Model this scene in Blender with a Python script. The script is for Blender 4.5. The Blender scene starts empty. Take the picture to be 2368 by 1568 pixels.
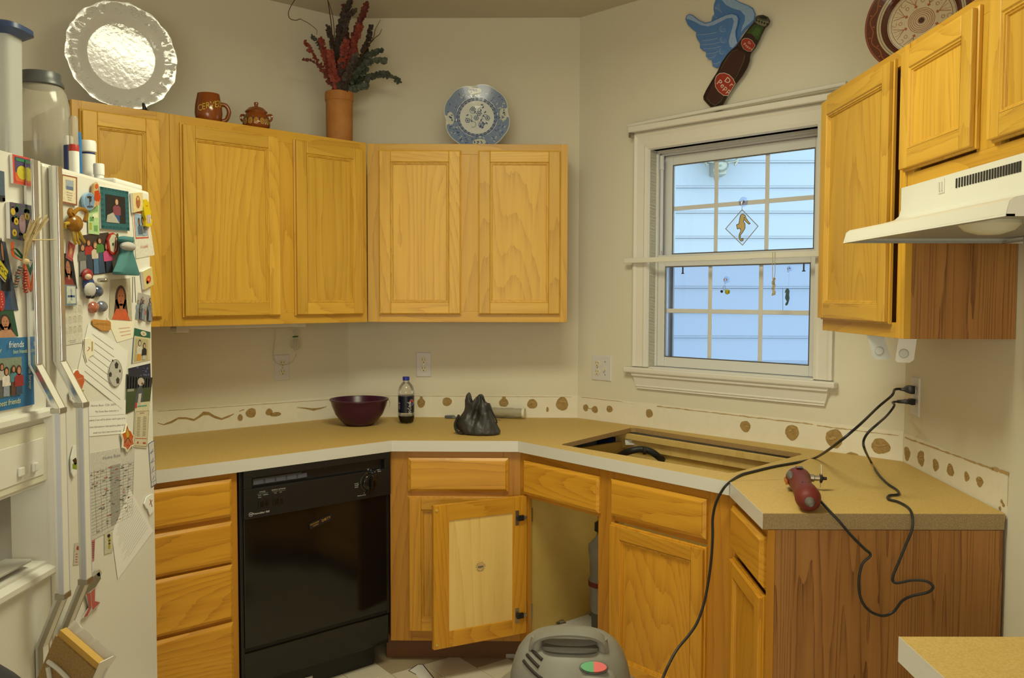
import bpy, bmesh, math, random
from mathutils import Vector, Matrix
R = math.radians
random.seed(7)
scn = bpy.context.scene
COL = scn.collection

# ---------------------------------------------------------------- camera, world, lights, exposure
FPX, PITCH, YAW, ROLL, CZ = 2019.8, R(2.818), R(-1.004), R(0.135), 1.485
_F = Vector((math.sin(YAW)*math.cos(PITCH), math.cos(YAW)*math.cos(PITCH), -math.sin(PITCH)))
_R0 = Vector((math.cos(YAW), -math.sin(YAW), 0)); _U0 = _R0.cross(_F)
_R = _R0*math.cos(ROLL)+_U0*math.sin(ROLL); _U = -_R0*math.sin(ROLL)+_U0*math.cos(ROLL)
CAM = Vector((0, 0, CZ))
cam = bpy.data.cameras.new('camera'); camo = bpy.data.objects.new('camera', cam); COL.objects.link(camo)
cam.sensor_width = 36; cam.lens = FPX/2368*36; cam.clip_start = .02
m = Matrix((_R, _U, -_F)).transposed().to_4x4(); m.translation = CAM; camo.matrix_world = m
scn.camera = camo
scn.view_settings.view_transform = 'Standard'; scn.view_settings.look = 'None'
scn.view_settings.gamma = 1; scn.view_settings.use_curve_mapping = False
scn.view_settings.exposure = 0.15
w = bpy.data.worlds.new('world'); scn.world = w; w.use_nodes = True
w.node_tree.nodes['Background'].inputs[0].default_value = (.52, .77, 1.0, 1)
w.node_tree.nodes['Background'].inputs[1].default_value = 2.05

def area(name, loc, rot, sx, sy, power, col):
    l = bpy.data.lights.new(name, 'AREA'); l.shape = 'RECTANGLE'; l.size = sx; l.size_y = sy; l.energy = power; l.color = col
    o = bpy.data.objects.new(name, l); COL.objects.link(o); o.location = loc; o.rotation_euler = rot; return o
WARM = (1, .985, .67)
area('kitchen_ceiling_lamp', (-.12, 2.15, 2.60), (0, 0, 0), .8, .45, 23, WARM)
area('rear_ceiling_fill', (-.3, -.9, 2.70), (0, 0, 0), 1.2, 1.2, 5, (1, .97, .82))  # added ceiling fill behind the camera, no known lamp there
area('front_fill_light', (-.35, -2.38, 1.35), (R(76), 0, 0), 2.2, 1.5, 52, (1, .965, .78))  # added frontal fill from behind the camera, no window stands there

# ---------------------------------------------------------------- helpers
def ray(u, v): return _F + _R*((u-1184)/FPX) - _U*((v-784)/FPX)
def hit(u, v, P, n):
    P = Vector(P); n = Vector(n); d = ray(u, v); return CAM + d*((P-CAM).dot(n)/d.dot(n))
def atz(u, v, z): return hit(u, v, (0, 0, z), (0, 0, 1))
class Frame:
    """vertical plane: origin, X along it (to the right seen from the room), Y up, N into the room"""
    def __init__(s, a, b):
        s.a = Vector((a[0], a[1], 0)); b = Vector((b[0], b[1], 0)); s.L = (b-s.a).length
        s.d = (b-s.a).normalized(); s.n = Vector((s.d.y, -s.d.x, 0))
    def uv(s, u, v, off=0):
        h = hit(u, v, s.a+s.n*off, s.n)-s.a; return h.dot(s.d), h.z
    def pt(s, x, z, off=0): return s.a+s.d*x+s.n*off+Vector((0, 0, z))
    def hit(s, u, v, off=0): return hit(u, v, s.a+s.n*off, s.n)
    def mat(s, x, z, off=0):          # local XY = plane, Z = outward normal
        M = Matrix((s.d, Vector((0, 0, 1)), s.n)).transposed().to_4x4(); M.translation = s.pt(x, z, off); return M
    def cab(s, x, z, off=0):          # local X along, Y into the wall, Z up
        M = Matrix((s.d, -s.n, Vector((0, 0, 1)))).transposed().to_4x4(); M.translation = s.pt(x, z, off); return M

def lin(c):
    if isinstance(c, str):
        c = c.lstrip('#'); c = [int(c[i:i+2], 16)/255 for i in (0, 2, 4)]
    return tuple((x/12.92 if x <= .04045 else ((x+.055)/1.055)**2.4) for x in c[:3])

MATS = {}
def pm(name, col, rough=.5, metal=0, spec=.5, bump=None, trans=0, coat=0, alpha=1, ior=1.45, var=None):
    m = bpy.data.materials.new(name); m.use_nodes = True; nt = m.node_tree; b = nt.nodes['Principled BSDF']
    b.inputs['Base Color'].default_value = (*col, 1); b.inputs['Roughness'].default_value = rough
    b.inputs['Metallic'].default_value = metal; b.inputs['Specular IOR Level'].default_value = spec
    b.inputs['Transmission Weight'].default_value = trans; b.inputs['Coat Weight'].default_value = coat
    b.inputs['Alpha'].default_value = alpha; b.inputs['IOR'].default_value = ior
    tc = nt.nodes.new('ShaderNodeTexCoord')
    if var:   # (scale, other colour, contrast)
        n = nt.nodes.new('ShaderNodeTexNoise'); n.inputs['Scale'].default_value = var[0]; n.inputs['Detail'].default_value = 5
        nt.links.new(tc.outputs['Object'], n.inputs['Vector'])
        r = nt.nodes.new('ShaderNodeValToRGB'); r.color_ramp.elements[0].position = .5-var[2]; r.color_ramp.elements[1].position = .5+var[2]
        r.color_ramp.elements[0].color = (*col, 1); r.color_ramp.elements[1].color = (*var[1], 1)
        nt.links.new(n.outputs['Fac'], r.inputs['Fac']); nt.links.new(r.outputs['Color'], b.inputs['Base Color'])
    if bump:
        n = nt.nodes.new('ShaderNodeTexNoise'); n.inputs['Scale'].default_value = bump[0]; n.inputs['Detail'].default_value = 3
        nt.links.new(tc.outputs['Object'], n.inputs['Vector'])
        bp = nt.nodes.new('ShaderNodeBump'); bp.inputs['Strength'].default_value = bump[1]; bp.inputs['Distance'].default_value = bump[2] if len(bump) > 2 else .002
        nt.links.new(n.outputs['Fac'], bp.inputs['Height']); nt.links.new(bp.outputs['Normal'], b.inputs['Normal'])
    MATS[name] = m; return m

def oak(name, axis, light, dark, line, rough=.38, ringscale=11., streak=.62, sx=3.2, sl=.42):
    """procedural oak: contour bands of a stretched noise (cathedral grain) and fine pores; axis = grain direction"""
    m = bpy.data.materials.new(name); m.use_nodes = True; nt = m.node_tree; N = nt.nodes; Lk = nt.links.new
    b = N['Principled BSDF']; b.inputs['Roughness'].default_value = rough; b.inputs['Specular IOR Level'].default_value = .45
    tc = N.new('ShaderNodeTexCoord'); oi = N.new('ShaderNodeObjectInfo')
    mul = N.new('ShaderNodeVectorMath'); mul.operation = 'SCALE'; mul.inputs[0].default_value = (7.3, 5.1, 3.7); Lk(oi.outputs['Random'], mul.inputs['Scale'])
    add = N.new('ShaderNodeVectorMath'); Lk(tc.outputs['Object'], add.inputs[0]); Lk(mul.outputs[0], add.inputs[1])
    def stretched(sx, sl):
        mp = N.new('ShaderNodeMapping'); s = [sx, sx, sx]; s['xyz'.index(axis)] = sl
        mp.inputs['Scale'].default_value = s; Lk(add.outputs[0], mp.inputs['Vector']); return mp
    a = stretched(sx, sl)
    n1 = N.new('ShaderNodeTexNoise'); n1.inputs['Scale'].default_value = 1; n1.inputs['Detail'].default_value = 1.2; n1.inputs['Roughness'].default_value = .35
    Lk(a.outputs[0], n1.inputs['Vector'])
    j = stretched(60, 9)
    nj = N.new('ShaderNodeTexNoise'); nj.inputs['Scale'].default_value = 1; nj.inputs['Detail'].default_value = 1; Lk(j.outputs[0], nj.inputs['Vector'])
    mj = N.new('ShaderNodeMath'); mj.operation = 'MULTIPLY_ADD'; mj.inputs[1].default_value = .012; Lk(nj.outputs['Fac'], mj.inputs[0]); Lk(n1.outputs['Fac'], mj.inputs[2])
    mm = N.new('ShaderNodeMath'); mm.operation = 'MULTIPLY'; mm.inputs[1].default_value = ringscale*3.2; Lk(mj.outputs[0], mm.inputs[0])
    r = N.new('ShaderNodeMath'); r.operation = 'FRACT'; Lk(mm.outputs[0], r.inputs[0])
    pw = N.new('ShaderNodeMath'); pw.operation = 'POWER'; pw.inputs[1].default_value = 3.0; Lk(r.outputs[0], pw.inputs[0])
    f = stretched(330, 6)
    n2 = N.new('ShaderNodeTexNoise'); n2.inputs['Scale'].default_value = 1; n2.inputs['Detail'].default_value = 2; Lk(f.outputs[0], n2.inputs['Vector'])
    g = stretched(40, 2.0)
    n3 = N.new('ShaderNodeTexNoise'); n3.inputs['Scale'].default_value = 1; n3.inputs['Detail'].default_value = 3; Lk(g.outputs[0], n3.inputs['Vector'])
    mixA = N.new('ShaderNodeMix'); mixA.data_type = 'RGBA'; mixA.inputs['A'].default_value = (*light, 1); mixA.inputs['B'].default_value = (*dark, 1)
    mr = N.new('ShaderNodeMapRange'); mr.inputs['From Min'].default_value = .30; mr.inputs['From Max'].default_value = .95; Lk(n3.outputs['Fac'], mr.inputs['Value'])
    Lk(mr.outputs[0], mixA.inputs['Factor'])
    m2 = N.new('ShaderNodeMath'); m2.operation = 'MULTIPLY'; Lk(pw.outputs[0], m2.inputs[0])
    mr2 = N.new('ShaderNodeMapRange'); mr2.inputs['From Min'].default_value = .3; mr2.inputs['From Max'].default_value = .62; mr2.inputs['To Min'].default_value = .05; Lk(n2.outputs['Fac'], mr2.inputs['Value'])
    Lk(mr2.outputs[0], m2.inputs[1])
    m3 = N.new('ShaderNodeMath'); m3.operation = 'MULTIPLY'; m3.inputs[1].default_value = streak; Lk(m2.outputs[0], m3.inputs[0])
    mixB = N.new('ShaderNodeMix'); mixB.data_type = 'RGBA'; mixB.inputs['B'].default_value = (*line, 1)
    Lk(mixA.outputs['Result'], mixB.inputs['A']); Lk(m3.outputs[0], mixB.inputs['Factor'])
    hv = N.new('ShaderNodeHueSaturation'); mv = N.new('ShaderNodeMapRange'); mv.inputs['To Min'].default_value = .9; mv.inputs['To Max'].default_value = 1.08
    Lk(oi.outputs['Random'], mv.inputs['Value']); Lk(mv.outputs[0], hv.inputs['Value']); Lk(mixB.outputs['Result'], hv.inputs['Color'])
    Lk(hv.outputs['Color'], b.inputs['Base Color'])
    bp = N.new('ShaderNodeBump'); bp.inputs['Strength'].default_value = .12; bp.inputs['Distance'].default_value = .001
    Lk(n2.outputs['Fac'], bp.inputs['Height']); Lk(bp.outputs['Normal'], b.inputs['Normal'])
    MATS[name] = m; return m

oak('oak_upright', 'z', (.70, .41, .052), (.58, .305, .030), (.40, .175, .014))
oak('oak_level', 'x', (.70, .41, .052), (.57, .295, .028), (.37, .16, .012))
oak('oak_frame_upright', 'z', (.66, .375, .042), (.57, .295, .028), (.40, .175, .014), ringscale=6)
oak('oak_frame_level', 'x', (.66, .375, .042), (.56, .29, .027), (.40, .175, .014), ringscale=6)
oak('base_upright', 'z', (.66, .32, .026), (.53, .23, .016), (.33, .12, .008))
oak('base_level', 'x', (.68, .34, .030), (.54, .235, .017), (.31, .11, .008))
oak('base_frame_upright', 'z', (.52, .23, .022), (.43, .175, .014), (.28, .10, .007), ringscale=6)
oak('base_frame_level', 'x', (.52, .23, .022), (.43, .175, .014), (.28, .10, .007), ringscale=6)
oak('side_panel', 'z', (.40, .185, .050), (.28, .115, .026), (.13, .045, .010), rough=.5, ringscale=9, streak=1.0, sx=13, sl=.16)
oak('plywood', 'z', (.76, .55, .20), (.70, .47, .14), (.58, .34, .08), rough=.55, ringscale=3, streak=.6)
pm('inner_wood', (.58, .41, .12), .6, var=(20, (.54, .37, .10), .2))
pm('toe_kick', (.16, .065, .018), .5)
pm('particle_top', lin('#d0b26c'), .62, var=(260, lin('#c4a25a'), .12), bump=(500, .1, .0005))
pm('cut_board', lin('#a88a5c'), .85, var=(300, lin('#97794c'), .12), bump=(300, .3, .001))
pm('particle_edge', lin('#a28c6a'), .9, var=(380, lin('#917a58'), .08), bump=(300, .5, .001))
pm('laminate', (.66, .64, .60), .35)
pm('wall_paint', (.71, .665, .55), .85, spec=.25, bump=(90, .06, .001))
pm('ceiling_paint', (.62, .57, .47), .9, spec=.2)
pm('bare_wall', (.80, .755, .64), .8, spec=.25, var=(30, (.77, .72, .60), .2))
pm('drywall_paper', lin('#ab8f5e'), .95, spec=.1, var=(60, lin('#9b8050'), .15), bump=(140, .6, .002))
pm('torn_edge', lin('#b89c6c'), .95, spec=.1)
pm('trim_white', (.74, .71, .655), .38)
pm('vinyl_white', (.66, .66, .66), .35)
pm('appliance_white', (.70, .685, .63), .32, bump=(700, .08, .0005))
pm('appliance_grey', (.42, .40, .36), .4)
pm('grip_reflection', (.52, .53, .60), .3)  # pale blue reflection on the grip side put into its base colour
pm('gasket', (.33, .32, .30), .6)
pm('bin_white', (.66, .64, .52), .4)
pm('chrome', (.72, .72, .74), .16, metal=1)
pm('old_metal', (.45, .42, .36), .38, metal=1)
pm('black_gloss', (.006, .0055, .005), .10, spec=.6)
pm('black_plastic', (.012, .012, .013), .35)
pm('vent_blue', (.10, .11, .16), .4)
pm('black_rubber', (.016, .017, .018), .48)
pm('black_leather', (.014, .013, .013), .42, bump=(60, .5, .003), var=(14, (.05, .047, .045), .2))
pm('purple_plastic', (.055, .008, .032), .28)
pm('hood_white', (.72, .71, .66), .3)
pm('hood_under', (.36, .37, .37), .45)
pm('lens', (.62, .60, .5), .3)
pm('outlet_plate', (.66, .645, .66), .4)
pm('outlet_ivory', (.70, .655, .49), .4)
pm('dark', (.02, .016, .012), .7)
pm('siding', (.56, .56, .56), .6, bump=(40, .1, .001))
pm('ceramic_white', (.60, .59, .56), .07, spec=.6, coat=.3, bump=(45, .16, .004))
pm('terracotta_glaze', lin('#7a3d12'), .14, spec=.6, var=(8, lin('#8a4616'), .2))
pm('terracotta', lin('#b4793c'), .7, var=(18, lin('#a56a30'), .2), bump=(70, .1, .001))
pm('paper', (.76, .75, .72), .75)
pm('paper_cream', (.76, .72, .58), .75)
pm('vac_grey', (.25, .245, .225), .5, var=(9, (.21, .20, .165), .2), bump=(300, .08, .0005))
pm('vac_dark', (.08, .078, .07), .5)
pm('tool_red', lin('#6c241d'), .55)
pm('tool_grey', (.13, .12, .115), .55)
pm('floor_tile', (.76, .70, .56), .38, var=(7, (.70, .63, .49), .3))
pm('floor_joint', (.40, .31, .19), .6)
pm('liner', (.66, .65, .62), .6, var=(160, (.60, .59, .56), .1))
pm('blue_paint', lin('#4e7fc0'), .5)
pm('navy', lin('#1c2a52'), .4)
pm('navy_cap', lin('#2331a0'), .35)
pm('white_plastic', (.74, .73, .70), .35)
pm('twig', lin('#4a3018'), .8)
pm('grey_paint', (.35, .35, .34), .6)
pm('brass', (.5, .45, .33), .3, metal=1)
pm('blue_white_ceramic', (.58, .60, .60), .15)
pm('straw', lin('#c4b084'), .8)
pm('teal_cloth', lin('#3d6f70'), .8, bump=(80, .3, .003))
pm('grey_cloth', (.42, .40, .38), .9)
pm('vase_dark', (.02, .01, .006), .9)
def mat_art(name, rough, coat=0):
    m = bpy.data.materials.new(name); m.use_nodes = True; nt = m.node_tree; b = nt.nodes['Principled BSDF']
    a = nt.nodes.new('ShaderNodeAttribute'); a.attribute_name = 'Col'; n = nt.nodes.new('ShaderNodeTexNoise'); n.inputs['Scale'].default_value = 170; n.inputs['Detail'].default_value = 4; tc = nt.nodes.new('ShaderNodeTexCoord'); nt.links.new(tc.outputs['Object'], n.inputs['Vector'])
    mr = nt.nodes.new('ShaderNodeMapRange'); mr.inputs['From Min'].default_value = .3; mr.inputs['From Max'].default_value = .7; mr.inputs['To Min'].default_value = .84 if name != 'print_plate' else .92; mr.inputs['To Max'].default_value = 1.08; nt.links.new(n.outputs['Fac'], mr.inputs['Value'])
    mu = nt.nodes.new('ShaderNodeVectorMath'); mu.operation = 'SCALE'; nt.links.new(a.outputs['Color'], mu.inputs[0]); nt.links.new(mr.outputs[0], mu.inputs['Scale']); nt.links.new(mu.outputs[0], b.inputs['Base Color'])
    b.inputs['Roughness'].default_value = rough; b.inputs['Coat Weight'].default_value = coat; MATS[name] = m
mat_art('print_matt', .6); mat_art('print_gloss', .2, .3); mat_art('print_plate', .12, .3)
def clear(name, tint, fres=.5, rough=.02, body=None, bodyfac=.0):
    m = bpy.data.materials.new(name); m.use_nodes = True; nt = m.node_tree; N = nt.nodes; L = nt.links.new
    N.remove(N['Principled BSDF']); out = N['Material Output']
    t = N.new('ShaderNodeBsdfTransparent'); t.inputs[0].default_value = (*tint, 1)
    g = N.new('ShaderNodeBsdfGlossy'); g.inputs['Roughness'].default_value = rough
    fr = N.new('ShaderNodeFresnel'); fr.inputs[0].default_value = 1.45
    mu = N.new('ShaderNodeMath'); mu.operation = 'MULTIPLY'; mu.inputs[1].default_value = fres; L(fr.outputs[0], mu.inputs[0])
    mx = N.new('ShaderNodeMixShader'); L(mu.outputs[0], mx.inputs[0]); L(g.outputs[0], mx.inputs[2])
    if body:
        d = N.new('ShaderNodeBsdfDiffuse'); d.inputs[0].default_value = (*body, 1)
        m2 = N.new('ShaderNodeMixShader'); m2.inputs[0].default_value = bodyfac; L(t.outputs[0], m2.inputs[1]); L(d.outputs[0], m2.inputs[2]); L(m2.outputs[0], mx.inputs[1])
    else: L(t.outputs[0], mx.inputs[1])
    L(mx.outputs[0], out.inputs[0]); MATS[name] = m
clear('window_glass', (.97, .98, .98), .8)
clear('screen_mesh', (.84, .86, .92), .2, .5)
clear('clear_plastic', (.92, .91, .88), .8, .12, (.64, .60, .50), .38)
clear('frosted_plastic', (.8, .82, .82), .8, .2, (.55, .56, .54), .72)
clear('pet', (.97, .97, .96), .7, .03)
clear('film', (.9, .88, .8), 1.3, .12, (.72, .68, .52), .55)
clear('suction', (.86, .9, 1), 1.2, .05)
m_ = pm('dome_glow', (.8, .8, .8), .3); m_.node_tree.nodes['Principled BSDF'].inputs['Emission Color'].default_value = (1, .93, .70, 1); m_.node_tree.nodes['Principled BSDF'].inputs['Emission Strength'].default_value = 4.5  # glow for the added dome that mirrors in the platter
pm('cola', (.012, .004, .002), .05)

class MB:
    def __init__(s): s.v = []; s.f = []; s.c = []
    def add(s, vs, fs):
        k = len(s.v); s.v += [tuple(p) for p in vs]; s.f += [tuple(i+k for i in f) for f in fs]; return s
    def box(s, x0, x1, y0, y1, z0, z1, M=None):
        vs = [Vector((x, y, z)) for x in (x0, x1) for y in (y0, y1) for z in (z0, z1)]
        if M: vs = [M @ p for p in vs]
        return s.add(vs, [(0, 1, 3, 2), (4, 6, 7, 5), (0, 4, 5, 1), (2, 3, 7, 6), (0, 2, 6, 4), (1, 5, 7, 3)])
    def loops(s, ls, cap0=True, cap1=True, closed=False):
        k = len(s.v); n = len(ls[0])
        for l in ls: s.v += [tuple(p) for p in l]
        m = len(ls)
        for i in range(m if closed else m-1):
            j = (i+1) % m
            for a in range(n):
                b = (a+1) % n; s.f.append((k+i*n+a, k+i*n+b, k+j*n+b, k+j*n+a))
        if cap0 and not closed: s.f.append(tuple(k+a for a in range(n))[::-1])
        if cap1 and not closed: s.f.append(tuple(k+(m-1)*n+a for a in range(n)))
        return s
    def prism(s, poly, z0, z1): return s.loops([[(x, y, z0) for x, y in poly], [(x, y, z1) for x, y in poly]])
    def rect(s, x0, x1, z0, z1, prof, cap0=False, cap1=True):     # nested rectangles in XZ; prof = [(inset, y)]
        return s.loops([[(x0+i, y, z0+i), (x1-i, y, z0+i), (x1-i, y, z1-i), (x0+i, y, z1-i)] for i, y in prof], cap0, cap1)
    def lathe(s, prof, n=32, c=(0, 0, 0), M=None):
        ls = []
        for r, z in prof:
            ls.append([Vector((c[0]+max(r, 1e-5)*math.cos(2*math.pi*a/n), c[1]+max(r, 1e-5)*math.sin(2*math.pi*a/n), c[2]+z)) for a in range(n)])
        if M: ls = [[M @ p for p in l] for l in ls]
        return s.loops(ls)
    def tube(s, path, r, n=8, cap=True):
        P = [Vector(p) for p in path]; rr = r if isinstance(r, (list, tuple)) else [r]*len(P)
        T = [(P[min(i+1, len(P)-1)]-P[max(i-1, 0)]).normalized() for i in range(len(P))]
        up = Vector((0, 0, 1)) if abs(T[0].z) < .9 else Vector((1, 0, 0)); x = T[0].cross(up).normalized(); ls = []
        for i, p in enumerate(P):
            x = (x-T[i]*x.dot(T[i])).normalized(); y = T[i].cross(x)
            ls.append([p+(x*math.cos(2*math.pi*a/n)+y*math.sin(2*math.pi*a/n))*rr[i] for a in range(n)])
        return s.loops(ls, cap, cap)
    def ball(s, c, rx, ry=None, rz=None, n=16, k=8, M=None):
        ry = ry or rx; rz = rz or rx; ls = []
        for i in range(k+1):
            t = math.pi*i/k; q = max(math.sin(t), 1e-3)
            ls.append([Vector((c[0]+rx*q*math.cos(2*math.pi*a/n), c[1]+ry*q*math.sin(2*math.pi*a/n), c[2]-rz*math.cos(t))) for a in range(n)])
        if M: ls = [[M @ p for p in l] for l in ls]
        return s.loops(ls)
    def build(s, name, mat, parent=None, smooth=0, bevel=0, M=None, seg=2, **tags):
        me = bpy.data.meshes.new(name); me.from_pydata(s.v, [], s.f)
        bm = bmesh.new(); bm.from_mesh(me); bmesh.ops.recalc_face_normals(bm, faces=bm.faces); bm.to_mesh(me); bm.free()
        me.materials.append(MATS[mat] if isinstance(mat, str) else mat)
        if smooth: me.shade_smooth(); me.set_sharp_from_angle(angle=R(smooth if smooth > 1 else 40))
        o = bpy.data.objects.new(name, me); COL.objects.link(o)
        if parent: o.parent = parent
        if M: o.matrix_basis = M
        if bevel:
            b = o.modifiers.new('bevel', 'BEVEL'); b.width = bevel; b.segments = seg; b.limit_method = 'ANGLE'; b.angle_limit = R(35)
        for k, v in tags.items(): o[k] = v
        return o
def T(x, y, z): return Matrix.Translation((x, y, z))
def thing(name, label, cat, M=None, group=None, kind=None):
    o = bpy.data.objects.new(name, None); COL.objects.link(o); o.empty_display_size = .05
    if M: o.matrix_world = M
    if label: o['label'] = label
    if cat: o['category'] = cat
    if group: o['group'] = group
    if kind: o['kind'] = kind
    return o
def smooth_path(pts, k=6):
    P = [Vector(p) for p in pts]; out = []
    for i in range(len(P)-1):
        a, b, c, d = P[max(i-1, 0)], P[i], P[i+1], P[min(i+2, len(P)-1)]
        for j in range(k):
            t = j/k; out.append(.5*((2*b)+(c-a)*t+(2*a-5*b+4*c-d)*t*t+(3*b-a-3*c+d)*t**3))
    out.append(P[-1]); return out

# ---- flat colour prints: polygons with a colour attribute on a real surface
_tc = {}
def text_mesh(s):
    if s not in _tc:
        c = bpy.data.curves.new('t', 'FONT'); c.body = s; c.resolution_u = 2; c.align_x = 'CENTER'; c.align_y = 'CENTER'
        o = bpy.data.objects.new('t', c); COL.objects.link(o)
        me = bpy.data.meshes.new_from_object(o.evaluated_get(bpy.context.evaluated_depsgraph_get()))
        _tc[s] = ([(v.co.x, v.co.y) for v in me.vertices], [tuple(p.vertices) for p in me.polygons])
        bpy.data.objects.remove(o); bpy.data.curves.remove(c); bpy.data.meshes.remove(me)
    return _tc[s]
class Art:
    def __init__(s, fmap=None): s.v = []; s.f = []; s.c = []; s.l = 1; s.map = fmap
    def up(s): s.l += 1; return s
    def poly(s, pts, col):
        k = len(s.v); s.v += [(x, y, s.l) for x, y in pts]; s.f.append(tuple(range(k, k+len(pts)))); s.c.append(lin(col)); return s
    def rect(s, x0, y0, x1, y1, col, n=1):
        for i in range(n):
            a, b = x0+(x1-x0)*i/n, x0+(x1-x0)*(i+1)/n; s.poly([(a, y0), (b, y0), (b, y1), (a, y1)], col)
        return s
    def ell(s, cx, cy, rx, ry, col, n=18, rot=0):
        c, q = math.cos(rot), math.sin(rot)
        return s.poly([(cx+rx*math.cos(t)*c-ry*math.sin(t)*q, cy+rx*math.cos(t)*q+ry*math.sin(t)*c) for t in [2*math.pi*i/n for i in range(n)]], col)
    def ring(s, cx, cy, r0, r1, col, n=48, a0=0, a1=2*math.pi, f=lambda t: 1, asp=1):
        for i in range(n):
            t, u = a0+(a1-a0)*i/n, a0+(a1-a0)*(i+1)/n
            s.poly([(cx+r*f(a)*math.cos(a), cy+asp*r*f(a)*math.sin(a)) for r, a in ((r0, t), (r1, t), (r1, u), (r0, u))], col)
        return s
    def line(s, pts, w, col, asp=1):
        for (x0, y0), (x1, y1) in zip(pts, pts[1:]):
            dx, dy = x1-x0, y1-y0; L = math.hypot(dx, dy) or 1; nx, ny = -dy/L*w/2, dx/L*w/2*asp
            s.poly([(x0+nx, y0+ny), (x1+nx, y1+ny), (x1-nx, y1-ny), (x0-nx, y0-ny)], col)
        return s
    def text(s, t, x, y, size, col, rot=0, asp=1, shear=0, maxw=None):
        vs, fs = text_mesh(t)
        sx = size*asp
        if maxw and vs:
            wd = (max(v[0] for v in vs)-min(v[0] for v in vs))*sx
            if wd > maxw: sx *= maxw/wd
        c, q = math.cos(rot), math.sin(rot); k = len(s.v)
        for a, b in vs:
            a, b = (a+shear*b)*sx, b*size; s.v.append((x+a*c-b*q, y+a*q+b*c, s.l))
        for f in fs: s.f.append(tuple(i+k for i in f)); s.c.append(lin(col))
        return s
    def build(s, name, parent, mat='print_matt', M=None, eps=.00018, **tags):
        f = s.map or (lambda x, y, z: (x, y, z))
        me = bpy.data.meshes.new(name); me.from_pydata([f(x, y, l*eps) for x, y, l in s.v], [], s.f)
        at = me.attributes.new('Col', 'FLOAT_COLOR', 'CORNER'); data = []
        for p, c in zip(s.f, s.c): data += [c[0], c[1], c[2], 1.0]*len(p)
        at.data.foreach_set('color', data)
        me.materials.append(MATS[mat]); o = bpy.data.objects.new(name, me); COL.objects.link(o); o.parent = parent
        if M: o.matrix_basis = M
        for k, v in tags.items(): o[k] = v
        return o

# ---------------------------------------------------------------- plan of the room (metres)
P0, P1, P2, P3 = (-.843, 4.09), (.238, 4.09), (1.31, 3.04), (1.006, -2.5)
PL = (-1.9, 3.138); HC = 2.765
FL, FB, FW = Frame(PL, P0), Frame(P0, P1), Frame(P1, P2)
FR_ = Frame(P2, P3); FN = Frame(P3, (-1.9, -2.5)); FF = Frame((-1.9, -2.5), PL)
def wall(name, F, holes=None, x0=0, x1=None):
    b = MB(); L = x1 if x1 is not None else F.L; t = .12
    if holes:
        a, c, z0, z1 = holes
        b.box(x0, a, 0, t, 0, HC); b.box(c, L, 0, t, 0, HC); b.box(a, c, 0, t, 0, z0); b.box(a, c, 0, t, z1, HC)
    else: b.box(x0, L, 0, t, 0, HC)
    return b.build(name, 'wall_paint', M=F.cab(0, 0), kind='structure')
WL, WB = wall('wall_left', FL), wall('wall_back', FB)
WWN, WR = wall('wall_window', FW, (.405, 1.165, 1.17, 2.115)), wall('wall_right', FR_)
wall('wall_behind', FN); wall('wall_far_left', FF)
room = [P0, P1, P2, P3, (-1.9, -2.5), PL]
MB().prism(room, -.1, 0).build('floor', 'floor_tile', kind='structure')
MB().prism(room, HC, HC+.1).build('ceiling', 'ceiling_paint', kind='structure')
fl = bpy.data.objects['floor']
# diagonal tile pattern of the sheet floor near the cabinets: square tiles with smaller diagonals, each a piece with a joint
tile_me = {}
def tile_piece(w_, name='tile'):
    b = MB(); b.loops([[(x*w_/2, y*w_/2, 0) for x, y in ((-1, -1), (1, -1), (1, 1), (-1, 1))], [(x*(w_/2), y*(w_/2), .0012) for x, y in ((-1, -1), (1, -1), (1, 1), (-1, 1))], [(x*(w_/2-.001), y*(w_/2-.001), .002) for x, y in ((-1, -1), (1, -1), (1, 1), (-1, 1))]], False, True)
    return b
MB().box(-.9, .66, 1.9, 3.66, 0, .0006).build('tile_joint', 'floor_joint', fl)
S = .152; src = None
for i in range(-9, 9):
    for j in range(-2, 16):
        u, v = i*S, j*S
        c, s_ = math.cos(R(38)), math.sin(R(38)); x, y = u*c-v*s_+.7, u*s_+v*c+1.9
        if -.85 < x < .60 and 2.0 < y < 3.56 and (y < 3.50-abs(x+.3)*.25):
            if src is None:
                src = tile_piece(S-.003).build('tile', 'floor_tile', fl); o = src
            else: o = src.copy(); COL.objects.link(o)
            o.parent = fl; o.matrix_basis = T(x, y, .0004) @ Matrix.Rotation(R(38), 4, 'Z')

# ---- bare plaster strip with torn spots left by the backsplash
def blob(cx, cy, rx, ry, n=26, j=.07, rot=0):
    out = []; ph = random.random()*6
    for i in range(n):
        t = 2*math.pi*i/n; k = 1+j*math.sin(3*t+ph)*.6+random.uniform(-j, j)*.6
        x, y = rx*k*math.cos(t), ry*k*math.sin(t); out.append((cx+x*math.cos(rot)-y*math.sin(rot), cy+x*math.sin(rot)+y*math.cos(rot)))
    return out
def to_mb(F, pts, off, th): # extruded polygon on a wall frame
    b = MB(); b.loops([[F.pt(x, z, off) for x, z in pts], [F.pt(x, z, off+th) for x, z in pts]]); return b
def world_child(o, parent):
    o.parent = parent; o.matrix_parent_inverse = parent.matrix_world.inverted() if False else parent.matrix_basis.inverted(); return o
def strip(F, W, a, b_, ztop):
    world_child(to_mb(F, [(a, .90), (b_, .90), (b_, ztop), (a, ztop)], .0002, .0012).build('bare_strip', 'bare_wall'), W)
strip(FL, WL, .35, FL.L-.001, 1.016); strip(FB, WB, .001, FB.L-.001, 1.018); strip(FW, WWN, .001, FW.L-.001, 1.018); strip(FR_, WR, .001, .735, 1.016)
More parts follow.
